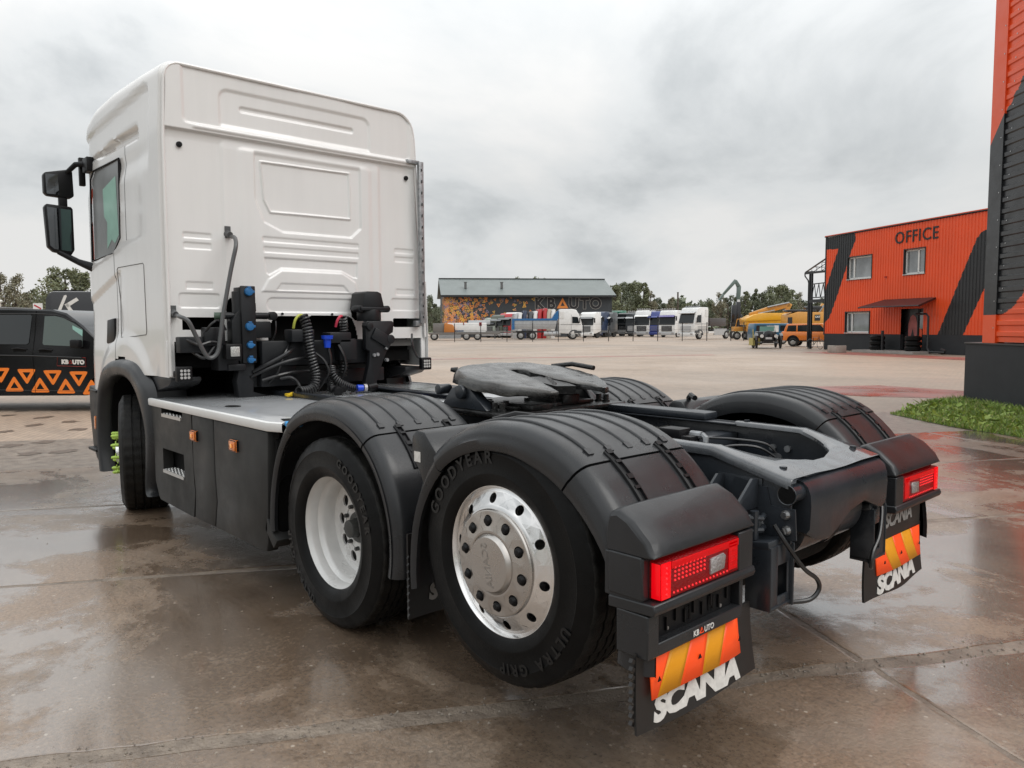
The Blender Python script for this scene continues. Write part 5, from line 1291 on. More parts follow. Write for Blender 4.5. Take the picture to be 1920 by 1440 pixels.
# build as strips: for a set of x stations, left and right tongue widths around the opening
stx = list(np.linspace(-0.09, -0.80, 70))
def hole_half(x):
    if x > -0.33: return 0.345
    q = (-0.33-x)/0.375
    return 0.345*math.sqrt(max(0, 1-q**2.6)) if q < 1 else 0.0
secL = []; 
for x in stx: secL.append((x, hole_half(x)))
for s in (1, -1):
    vs = []; fs = []
    for (x, hh) in secL:
        z = zt(x); yo = 0.425 if x > -0.79 else 0.415; e_ = 0.03
        dep = 0.030*ss(-0.42, -0.62, x)*0
        ring = [(yo+0.004, z-0.040), (yo+0.003, z-0.016), (yo-0.006, z-0.004), (yo-0.018, z), ((yo+hh)/2, z), (hh+0.018, z-0.001), (hh+0.004, z-0.008), (hh, z-0.022)]
        if hh <= 0.0: ring[5] = (0.10, z-0.0045*ss(-0.62, -0.66, x)); ring[6] = (0.05, z-0.006); ring[7] = (0.0, z-0.006)
        for (y, zz_) in ring: vs.append((x, s*y, zz_))
    k = 8
    for i in range(len(secL)-1):
        for j in range(k-1): fs.append((i*k+j, i*k+j+1, (i+1)*k+j+1, (i+1)*k+j))
    top.add(vs, fs)
put(top, 'tail_plate', CHASW, truck, ang=50)
mb = MB(); mb.box((-0.755, -0.20, 0.972), (0.03, 0.09, 0.012)); mb.box((-0.68, 0.28, 0.998), (0.012, 0.03, 0.012))
for (x, y) in ((-0.14, 0.385), (-0.14, -0.385), (-0.72, 0.33), (-0.70, -0.36)): mb.cyl((x, y, zt(x)-0.002), (x, y, zt(x)+0.008), 0.015, n=6)
put(mb, 'tail_plate_fittings', CHAS, truck)
# rear cross member: rounded top edge, arched lower edge, tube ends closed by black discs
mb = MB()
ys = np.linspace(-0.40, 0.335, 40)
def zlow(y):
    return float(ip(y, [-0.42, -0.385, -0.33, -0.20, -0.05, 0.06, 0.14, 0.26, 0.335], [0.80, 0.74, 0.755, 0.80, 0.775, 0.725, 0.695, 0.715, 0.75]))
prof = lambda y: [(-0.74, zlow(y)+0.01), (-0.825, zlow(y)), (-0.838, zlow(y)+0.02), (-0.842, 0.86), (-0.838, 0.905), (-0.826, 0.935), (-0.806, 0.953), (-0.78, 0.959)]
k = 8; vs = []; fs = []
for y in ys:
    for (x, z) in prof(y): vs.append((x, y, z))
for i in range(len(ys)-1):
    for j in range(k-1): fs.append((i*k+j, i*k+j+1, (i+1)*k+j+1, (i+1)*k+j))
fs.append(tuple(range(k))); fs.append(tuple((len(ys)-1)*k+j for j in range(k))[::-1])
mb.add(vs, fs)
# end caps: plates with bolts
for s in (1, -1):
    mb.prism([(-0.828, 0.74), (-0.60, 0.70), (-0.50, 0.80), (-0.56, 0.955), (-0.70, 0.93), (-0.72, 0.86), (-0.82, 0.86)], 'y', *sorted((s*0.416, s*0.424)))
tail = put(mb, 'rear_cross_member', CHAS, truck, ang=40)
mb = MB()
for s in (1, -1):
    mb.lathe([(0.055, 0.0), (0.052, 0.004), (0.047, 0.0), (0.046, -0.14)], 26, 0, Matrix.Translation((-0.786, s*0.4245, 0.912)) @ Matrix.Rotation(0 if s > 0 else PI, 4, 'Z') @ Matrix.Scale(0.74, 4))
    mb.disc((-0.786, s*0.4260, 0.912), 0.035, 'y', 24, 1)  # black disc paints the dark inside of the tube
put(mb, 'cross_member_tube', [CHAS, DEEP], tail)
for s in (1, -1):
    for (x, z) in ((-0.61, 0.885), (-0.785, 0.835), (-0.79, 0.775)):
        mb = MB(); mb.cyl((x, s*0.424, z), (x, s*0.430, z), 0.019, n=14); mb.cyl((x, s*0.430, z), (x, s*0.447, z), 0.013, n=6)
        put(mb, 'bolt', STEEL, tail)
# triangular gusset bracket with roller and shackle on each side
for s in (1, -1):
    mb = MB(); Y = lambda v: s*v
    for x in (-0.50, -0.655):
        vs = [(x, Y(0.414), 0.955), (x, Y(0.47), 0.965), (x, Y(0.60), 0.86), (x, Y(0.60), 0.845), (x, Y(0.414), 0.845)]
        mb.add(vs+[(a-0.012, b, c) for a, b, c in vs], [(0, 1, 2, 3, 4), (9, 8, 7, 6, 5)]+[(i, (i+1) % 5, 5+(i+1) % 5, 5+i) for i in range(5)])
    mb.box((-0.58, Y(0.418), 0.89), (0.20, 0.010, 0.14))
    g_ = put(mb, 'gusset_bracket', CHAS, truck, bevel=0.002)
    mb = MB()
    mb.cyl((-0.52, Y(0.48), 0.80), (-0.52, Y(0.64), 0.80), 0.05, n=20, mi=1); mb.cyl((-0.52, Y(0.52), 0.80), (-0.52, Y(0.55), 0.80), 0.060, n=20)
    mb.tube([(-0.60, Y(0.55), 0.83), (-0.69, Y(0.53), 0.825), (-0.72, Y(0.49), 0.82), (-0.70, Y(0.44), 0.82)], 0.012, 8)
    mb.tube([(-0.60, Y(0.55), 0.775), (-0.69, Y(0.53), 0.775), (-0.72, Y(0.49), 0.775), (-0.70, Y(0.44), 0.775)], 0.012, 8)
    mb.cyl((-0.70, Y(0.51), 0.74), (-0.70, Y(0.51), 0.85), 0.017, n=10)
    put(mb, 'mudguard_arm', [CHAS, RUST], g_)
    # hanging bracket plate under the rail end
    mb = MB()
    mb.box((-0.70, Y(0.455), 0.72), (0.16, 0.17, 0.03), rot=(0, 0.15, 0)); mb.box((-0.735, Y(0.535), 0.60), (0.11, 0.008, 0.25)); mb.box((-0.782, Y(0.505), 0.60), (0.008, 0.055, 0.25)); mb.box((-0.782, Y(0.395), 0.60), (0.008, 0.018, 0.25)); mb.box((-0.782, Y(0.44), 0.685), (0.008, 0.09, 0.08)); mb.box((-0.782, Y(0.44), 0.50), (0.008, 0.09, 0.05))
    mb.prism([(Y(0.375), 0.72), (Y(0.385), 0.72), (Y(0.385), 0.47), (Y(0.375), 0.47)], 'x', -0.80, -0.69)
    mb.box((-0.74, Y(0.455), 0.485), (0.10, 0.16, 0.012))
    put(mb, 'hanging_bracket', CHAS, truck, bevel=0.004)
    mb = MB()
    mb.tube(smooth_poly([(-0.76, Y(0.47), 0.80), (-0.80, Y(0.45), 0.73), (-0.83, Y(0.36), 0.62), (-0.84, Y(0.27), 0.56), (-0.84, Y(0.25), 0.51), (-0.82, Y(0.30), 0.475), (-0.76, Y(0.42), 0.48)], 6), 0.009, 8)
    put(mb, 'brake_cable', HOSE, truck)
# air reservoir under the tail, with strap; rear axle drum behind
mb = MB(); mb.tube([(-0.62, -0.34, 0.74), (-0.62, -0.32, 0.74), (-0.62, 0.22, 0.74), (-0.62, 0.25, 0.74)], [0.10, 0.145, 0.145, 0.08], 32)
tk = put(mb, 'air_tank', CHAS, truck, ang=50)
mb = MB(); mb.lathe([(0.150, -0.02), (0.153, -0.02), (0.153, 0.02), (0.150, 0.02)], 40, 0, Matrix.Translation((-0.62, -0.08, 0.74)), closed=True); mb.box((-0.775, -0.08, 0.78), (0.012, 0.03, 0.03)); put(mb, 'tank_strap', BLACK, tk)
mb = MB(); mb.tube([(-0.38, -0.50, 0.60), (-0.38, -0.46, 0.60), (-0.38, 0.44, 0.60), (-0.38, 0.48, 0.60)], [0.14, 0.20, 0.20, 0.14], 36)
t2 = put(mb, 'air_tank', DEEP, truck, ang=50)
mb = MB(); mb.tube([(-0.585, 0.12+0.018*math.cos(t), 0.60+0.024*math.sin(t)) for t in np.linspace(0, 2*PI, 14)[:-1]], 0.003, 5, closed=True); put(mb, 'drain_ring', STEEL, t2)
mb = MB(); mb.box((-0.42, -0.47, 0.68), (0.3, 0.06, 0.30)); mb.box((-0.25, 0.1, 0.80), (0.28, 0.4, 0.12)); mb.cyl((-0.2, 0.12, 0.86), (-0.2, 0.12, 0.93), 0.07, 0.05, 18)
put(mb, 'valve_block', DEEP, truck, bevel=0.01)
mb = MB(); mb.tube([(-0.26, 0.16, 0.90), (-0.26, 0.16, 0.925), (-0.26, 0.16, 0.93)], [0.085, 0.08, 0.01], 22); put(mb, 'reservoir_lid', mat('reservoir_grey', (0.20, 0.20, 0.19), 0.5, var=0.3, vscale=20), truck)
# valve with fittings and curved pipes seen inside the frame
mb = MB(); mb.box((0.02, 0.02, 1.035), (0.12, 0.10, 0.05)); mb.box((-0.02, 0.02, 1.00), (0.16, 0.08, 0.06)); mb.box((0.10, 0.04, 1.02), (0.09, 0.13, 0.04)); mb.box((0.06, -0.02, 0.97), (0.22, 0.09, 0.03))
put(mb, 'level_valve', BLACK, truck, bevel=0.005)
mb = MB(); mb.tube([(-0.08, -0.02, 1.02), (-0.12, -0.02, 1.03), (-0.14, -0.01, 1.02), (-0.145, 0, 0.99)], [0.012, 0.016, 0.016, 0.012], 8); mb.cyl((-0.05, -0.02, 1.03), (-0.11, -0.02, 1.03), 0.02, n=10); put(mb, 'valve_fitting', GALV, truck)
hose([(-0.12, -0.02, 1.02), (-0.25, -0.08, 1.02), (-0.38, -0.16, 1.00), (-0.42, -0.2, 0.93)], 0.006)
hose([(-0.2, 0.12, 0.93), (-0.28, 0.05, 1.0), (-0.38, -0.06, 1.0), (-0.43, -0.14, 0.95)], 0.006)
hose([(0.3, 0.1, 0.97), (0.05, 0.14, 0.95), (-0.2, 0.2, 0.92), (-0.4, 0.24, 0.88)], 0.010)
hose([(-0.30, 0.44, 1.0), (-0.34, 0.48, 0.98), (-0.38, 0.50, 0.90), (-0.46, 0.52, 0.80)], 0.011)
mb = MB(); mb.cyl((-0.42, -0.20, 0.90), (-0.42, -0.16, 0.94), 0.032, n=14); put(mb, 'pipe_bracket', BLACK, truck)
mb = MB(); mb.prism([(0.50, 1.0), (0.43, 0.985), (0.36, 1.005), (0.33, 0.93), (0.40, 0.90), (0.46, 0.90), (0.52, 0.93)], 'y', -0.402, -0.392); put(mb, 'bracket_plate', mat('dusty_bracket', (0.16, 0.16, 0.15), 0.55, var=0.3, vscale=20), truck)
# deck (catwalk) plate in front of the mudguards
mb = MB()
dk = [(4.30, 1.12), (4.20, 1.235), (1.98, 1.235), (1.86, 1.20), (1.86, 1.10), (1.98, 1.00), (2.05, 0.62), (1.95, 0.55), (1.95, -0.55), (2.05, -0.62), (2.0, -1.235), (4.20, -1.235), (4.30, -1.12)]
mb.prism(dk, 'z', 1.010, 1.020); deck = put(mb, 'deck_plate', WHITE2, truck, bevel=0.002)
for s in (1, -1):
    mb = MB(); vs = []; fs = []
    P = [(4.30, 1.10), (4.20, 1.237), (3.9, 1.24), (3.0, 1.243), (1.97, 1.243), (1.86, 1.20)]
    for (x, y) in P:
        for (o_, z) in ((-0.012, 1.0235), (0.0, 1.0235), (0.008, 1.018), (0.010, 1.008), (0.010, 0.975), (0.006, 0.968)): vs.append((x, s*(y+o_), z))
    for i in range(len(P)-1):
        for j in range(5): fs.append((i*6+j, i*6+j+1, (i+1)*6+j+1, (i+1)*6+j))
    mb.add(vs, fs); put(mb, 'deck_edge', DWHITE, deck, ang=40)
mb = MB(); mb.prism([(3.0+0.075*math.cos(t), 1.02+0.05*math.sin(t)) for t in np.linspace(0, 2*PI, 20)[:-1]], 'z', 1.0205, 1.0225); mb.prism([(1.96, 1.15), (2.06, 1.12), (2.03, 1.02), (1.93, 1.05)], 'z', 1.0205, 1.0225); put(mb, 'painted_deck_hole', DEEP, deck)
mb = MB(); mb.box((2.6, -0.30, 1.022), (0.9, 0.004, 0.003)); mb.box((2.75, 0.42, 1.022), (0.9, 0.004, 0.003)); mb.box((2.3, 0.05, 1.0215), (0.004, 1.2, 0.002)); put(mb, 'deck_seam', mat('seam_grey2', (0.30, 0.30, 0.30), 0.6), deck)
mb = MB(); mb.prism([(1.87, 1.19), (1.80, 1.21), (1.74, 1.15), (1.80, 1.10), (1.88, 1.12)], 'z', 1.005, 1.03); mb.cyl((1.82, 1.15, 1.03), (1.82, 1.15, 1.042), 0.016, n=12); put(mb, 'tank_cap', SKYB, truck, bevel=0.006)
# ---- left and right side skirts with steps
for s in (1, -1):
    Y = lambda a, b: sorted((s*a, s*b))
    SL = [ # panel outline in x,z
        [(4.10, 0.965), (4.01, 0.78), (4.00, 0.38), (3.93, 0.27), (3.90, 0.25), (2.822+0.39, 0.235), (2.80+0.40, 0.965)],
        [(3.188, 0.965), (3.195, 0.60), (3.165, 0.42), (3.19, 0.235), (2.835, 0.235), (2.79, 0.42), (2.812, 0.60), (2.812, 0.965)],
        [(2.802, 0.965), (2.802, 0.60), (2.78, 0.42), (2.825, 0.235), (2.05, 0.235), (2.03, 0.30), (1.99, 0.96)]]
    for k, poly in enumerate(SL):
        mb = MB()
        if k == 0:
            # panel with a step opening: built round the hole
            mb.prism([(4.10, 0.965), (4.01, 0.78), (4.00, 0.66), (3.79, 0.66), (3.79, 0.90), (3.40, 0.90), (3.40, 0.965-0.0), (3.40, 0.963), (3.79, 0.963), (3.79, 0.965)][:1]+[(4.01, 0.78), (4.00, 0.66), (3.81, 0.66), (3.81, 0.965)], 'y', *Y(1.16, 1.236))
            mb.prism([(3.81, 0.90), (3.81, 0.66), (3.375, 0.66), (3.375, 0.90)], 'y', *Y(1.16, 1.236))
            mb.prism([(3.375, 0.965), (3.375, 0.66), (3.193, 0.66), (3.20, 0.965)], 'y', *Y(1.16, 1.236))
            mb.prism([(4.00, 0.66), (4.00, 0.49), (3.81, 0.49), (3.81, 0.66)], 'y', *Y(1.16, 1.236))
            mb.prism([(3.37, 0.66), (3.36, 0.49), (3.185, 0.49), (3.193, 0.66)], 'y', *Y(1.16, 1.236))
            mb.prism([(4.00, 0.49), (4.00, 0.38), (3.93, 0.27), (3.90, 0.25), (3.212, 0.235), (3.17, 0.42), (3.185, 0.49)], 'y', *Y(1.16, 1.236))
            bm = None
        else: mb.prism(poly, 'y', *Y(1.16, 1.236))
        sk_ = put(mb, 'side_skirt', PLAST2, truck, bevel=0.0 if k == 0 else 0.010)
    mb = MB(); mb.box((3.6, s*1.0, 0.56), (1.0, 0.30, 0.62)); mb.box((2.6, s*0.85, 0.60), (1.25, 0.6, 0.66)); mb.box((1.98, s*1.1, 0.62), (0.05, 0.2, 0.6)); put(mb, 'fuel_tank', DEEP, truck, bevel=0.03)
    for (x0, x1, z, w_) in ((3.395, 3.795, 0.925, 0.05), (3.375, 3.80, 0.50, 0.10)):
        mb = MB(); mb.box(((x0+x1)/2, s*(1.243-w_/2), z-0.012), (x1-x0, w_, 0.024))
        for i in range(11):
            for j in range(2 if w_ < 0.08 else 4): mb.tube([(x0+0.025+i*(x1-x0-0.05)/10, s*(1.228-j*0.022-(0.008 if i % 2 else 0)), z), (x0+0.025+i*(x1-x0-0.05)/10, s*(1.228-j*0.022-(0.008 if i % 2 else 0)), z+0.005)], [0.007, 0.003], 5)
        put(mb, 'step_tread', mat('step_aluminium', (0.62, 0.61, 0.59), 0.35, metal=0.7), truck)
    for (x, z) in ((3.137, 0.823), (2.46, 0.83)):
        mb = MB(); mb.box((x, s*1.242, z), (0.105, 0.020, 0.075), mi=1); mb.box((x, s*1.254, z), (0.088, 0.012, 0.058), mi=0); mb.box((x, s*1.262, z), (0.03, 0.006, 0.03), mi=2)
        put(mb, 'side_marker_lamp', [AMBER, BLACK, mat('amber_centre', (1.0, 0.42, 0.06), 0.2, coat=1, emit=(1, 0.4, 0.05), estr=0.3)], truck, bevel=0.004)
    # rear foot of the skirt
    mb = MB(); mb.prism([(2.06, 0.375), (1.955, 0.28), (1.905, 0.335), (1.95, 0.36), (2.03, 0.45)], 'y', *Y(1.10, 1.236)); put(mb, 'skirt_foot', PLAST2, truck, bevel=0.004)
# ---- front fender trim and corner step
for s in (1, -1):
    out = [(4.07, 0.24), (4.13, 0.31), (4.03, 0.60), (4.02, 0.80), (4.07, 1.06), (4.22, 1.18), (4.42, 1.27), (4.70, 1.30), (5.00, 1.285), (5.22, 1.24), (5.37, 1.13), (5.47, 0.97), (5.53, 0.70), (5.52, 0.45), (5.50, 0.26)]
    inn = [(3.90, 0.265), (4.17, 0.31), (4.175, 0.60), (4.19, 0.80), (4.33, 0.98), (4.43, 1.07), (4.56, 1.135), (4.74, 1.165), (4.93, 1.155), (5.10, 1.13), (5.24, 1.07), (5.36, 0.96), (5.44, 0.70), (5.44, 0.45), (5.38, 0.26)]
    inn[0] = (4.16, 0.24)
    O = smooth_poly([(a, 0, b) for a, b in out], 5); I = smooth_poly([(a, 0, b) for a, b in inn], 5)
    vs = []; fs = []; k = 7
    for o_, i_ in zip(O, I):
        for (f, y) in ((-0.10, 1.19), (0.0, 1.235), (0.18, 1.262), (0.45, 1.272), (0.78, 1.262), (0.97, 1.245), (1.0, 1.15)):
            p = o_.lerp(i_, f); vs.append((p.x, s*y, p.z))
    for i in range(len(O)-1):
        for j in range(k-1): fs.append((i*k+j, i*k+j+1, (i+1)*k+j+1, (i+1)*k+j))
    mb = MB(); mb.add(vs, fs); put(mb, 'wheel_arch_trim', PLAST, truck, ang=60)
    # foot of the fender behind the wheel, towards the chassis
    mb = MB(); mb.prism([(4.05, 0.24), (4.14, 0.32), (4.04, 0.62), (4.03, 0.82), (4.08, 1.07), (3.80, 1.13), (3.75, 1.16), (3.75, 1.19), (4.30, 1.19), (4.30, 0.95), (4.12, 0.7), (4.10, 0.3)], 'y', *sorted((s*0.95, s*1.18))); put(mb, 'arch_foot', PLAST, truck, bevel=0.01)
    mb = MB(); mb.prism([(5.52, 0.28), (5.62, 0.25), (5.80, 0.33), (5.90, 0.44), (5.96, 0.75), (5.96, 1.02), (5.50, 0.97)], 'y', *sorted((s*1.02, s*1.205))); fs_ = put(mb, 'entry_step_housing', PLAST2, truck, bevel=0.015)
    mb = MB(); mb.box((5.72, s*1.215, 0.43), (0.26, 0.09, 0.025)); mb.box((5.72, s*1.20, 0.98), (0.22, 0.07, 0.02)); put(mb, 'entry_step', BLACK, fs_, bevel=0.004)
    mb = MB(); mb.prism(rrect(-0.02, -0.06, 0.02, 0.06, 0.018), 'y', -0.010, 0.010, 0, Matrix.Translation((5.54, s*1.262, 0.70))); put(mb, 'side_marker_lamp', AMBER, fs_)

# ---- rear mudguards
TAGo = ([-17, -5, 10, 25, 40, 46, 60, 75, 90, 105, 118, 128, 140, 155, 170, 182, 192], [0.655, 0.635, 0.625, 0.622, 0.630, 0.633, 0.628, 0.624, 0.622, 0.632, 0.648, 0.66, 0.668, 0.68, 0.70, 0.715, 0.735])
TAGi = ([-17, 0, 15, 35, 50, 70, 90, 110, 130, 145, 160, 175, 192], [0.585, 0.555, 0.548, 0.535, 0.53, 0.515, 0.508, 0.51, 0.53, 0.55, 0.575, 0.59, 0.605])
DRVo = ([-17, -5, 10, 25, 40, 46, 60, 75, 90, 105, 118, 128, 140, 155, 170, 182, 196], [0.745, 0.715, 0.69, 0.68, 0.675, 0.672, 0.650, 0.632, 0.620, 0.622, 0.625, 0.632, 0.638, 0.640, 0.642, 0.645, 0.66])
DRVi = ([-17, 0, 15, 35, 46, 60, 75, 90, 110, 130, 145, 160, 175, 196], [0.665, 0.625, 0.605, 0.590, 0.575, 0.55, 0.528, 0.515, 0.52, 0.535, 0.545, 0.555, 0.565, 0.575])
def mudguard(s, xc, zc, To, Ti, name):
    root = bpy.data.objects.new('mudguard', None); COL.objects.link(root); root.parent = truck; root.empty_display_size = 0.1
    root.location = (xc, 0, 0)
    a_end = To[0][-1]
    def sect(a):
        ro = float(ip(a, *To)); ri = float(ip(a, *Ti))
        P = []      # (radius, y)
        r_in = ro-0.11
        P.append((r_in, 0.605))
        P.append((ro-0.05, 0.598))
        for t in (0, 30, 60, 90): P.append((ro-0.045+0.045*math.sin(R(t)), 0.60+0.045-0.045*math.cos(R(t))))
        for y in np.linspace(0.68, 1.165, 8): P.append((ro+0.004*math.sin(PI*(y-0.64)/0.56), y))
        rc = 0.062
        for t in (90, 70, 50, 30, 12, 0): P.append((ro-rc+rc*math.sin(R(t)), 1.245-rc+rc*math.cos(R(t))))
        P.append((ro*0.4+ri*0.6, 1.250)); P.append((ri+0.010, 1.247)); P.append((ri, 1.238)); P.append((ri+0.006, 1.215))
        P.append((ro-0.03, 1.205)); P.append((ro-0.018, 1.15)); P.append((ro-0.016, 0.66)); P.append((ro-0.05, 0.625)); P.append((r_in, 0.615))
        return P
    secs = ((-17, 45.6, 9), (46.2, 129.4, 22), (130.1, a_end, 12))
    out = []
    for k, (a0, a1, n) in enumerate(secs):
        vs = []; A = np.linspace(a0, a1, n+1); m = None
        for a in A:
            P = sect(a); m = len(P)
            sh = 0.0 if k == 1 else -0.004
            for (r, y) in P:
                x = (r+sh)*math.cos(R(a)); z = zc+(r+sh)*math.sin(R(a))
                if a > 168 and zc > 0.57: y = max(y, 1.20)
                if k == 0 and a < 0: z = max(z, 0.385)
                if k == 2 and a > 180: z = max(z, 0.40)
                vs.append((x, s*(y+sh), z))
        fs = []
        for i in range(n):
            for j in range(m): fs.append((i*m+j, i*m+(j+1) % m, (i+1)*m+(j+1) % m, (i+1)*m+j))
        fs.append(tuple(range(m))); fs.append(tuple(n*m+j for j in range(m))[::-1])
        mb = MB(); mb.add(vs, fs)
        out.append(put(mb, 'mudguard_panel', PLAST, root, ang=50))
    # raised ribs over the crown
    for y in (0.70, 0.81, 0.92, 1.03, 1.14):
        mb = MB(); pts = []
        rr_ = []
        for a in np.linspace(52, 123.5, 26):
            ro = float(ip(a, *To)); pts.append((( ro+0.001)*math.cos(R(a)), s*y, zc+(ro+0.001)*math.sin(R(a)))); rr_.append(0.0095)
        rr_[0] = 0.003; rr_[1] = 0.007
        mb.tube(pts, rr_, 8); 
        a = 124.6; ro = float(ip(a, *To)); mb.box(((ro)*math.cos(R(a)), s*y, zc+ro*math.sin(R(a))), (0.030, 0.030, 0.016), rot=(0, -R(a-90), 0))
        put(mb, 'rib', PLAST, out[1], ang=50)
    # rubber latches across the rear seam
    for y in (0.76, 1.055):
        mb = MB()
        def fr(a, dr, dy, da):       # bar along the arc
            pass
        for (a0, a1, w_, dr) in ((126, 149, 0.038, 0.006),):
            vs = []; fs = []
            AA = np.linspace(a0, a1, 8)
            for a in AA:
                ro = float(ip(a, *To))
                for (dy, d2) in ((-w_, -0.004), (-w_*0.9, dr), (-w_*0.55, dr+0.004), (-w_*0.45, 0.001), (w_*0.45, 0.001), (w_*0.55, dr+0.004), (w_*0.9, dr), (w_, -0.004)):
                    q = ro+d2+0.002; vs.append((q*math.cos(R(a)), s*(y+dy*0.62), zc+q*math.sin(R(a))))
            for i in range(7):
                for j in range(7): fs.append((i*8+j, i*8+j+1, (i+1)*8+j+1, (i+1)*8+j))
            fs.append(tuple(range(8))); fs.append(tuple(7*8+j for j in range(8))[::-1])
            mb.add(vs, fs)
        for a in (126.6, 131, 137, 141, 148):
            ro = float(ip(a, *To))+0.005; mb.box((ro*math.cos(R(a)), s*y, zc+ro*math.sin(R(a))), (0.012 if a in (131, 141) else 0.02, 0.030, 0.018), rot=(0, -R(a-90), 0))
        put(mb, 'rubber_latch', BLACK, out[2], ang=30)
    return root
for s in (1, -1):
    tg = mudguard(s, -0.03, 0.575, TAGo, TAGi, 'mudguard')
    dv = mudguard(s, 1.302, 0.565, DRVo, DRVi, 'mudguard')
    # filler box between the two guards
    mb = MB(); mb.prism(smoothc := [(0.36, 1.02), (0.46, 1.115), (0.52, 1.118), (0.555, 1.09), (0.56, 1.0), (0.50, 0.93), (0.46, 0.86)], 'y', *sorted((s*0.66, s*1.235)))
    bx_ = put(mb, 'filler_box', PLAST, truck, bevel=0.018)
    mb = MB(); mb.box((0.505, s*1.2365, 1.00), (0.045, 0.002, 0.045)); put(mb, 'sticker', TXTW, bx_)
    mb = MB(); mb.tube([(0.50, s*0.80, 1.122), (0.43, s*0.72, 1.15), (0.36, s*0.66, 1.14)], 0.016, 7); put(mb, 'filler_strap', BLACK, bx_)
    # flap with saw-tooth edge between the axles
    mb = MB(); mb.prism([(s*0.62, 0.22), (s*1.20, 0.22), (s*1.20, 0.62), (s*0.62, 0.62)], 'x', 0.64, 0.652)
    for k in range(9): mb.box((0.635, s*1.20, 0.24+k*0.034), (0.012, 0.014, 0.014), rot=(0.6, 0, 0))
    fl = put(mb, 'inner_mudflap', FLAP, truck)
    lettering('flap_lettering', 'SCANIA', 0.10, TXTG, fl, (0.634, s*0.91, 0.29), (0, -1, 0), (0, 0, 1), ext=0.001, off=0.006, shear=0.12)
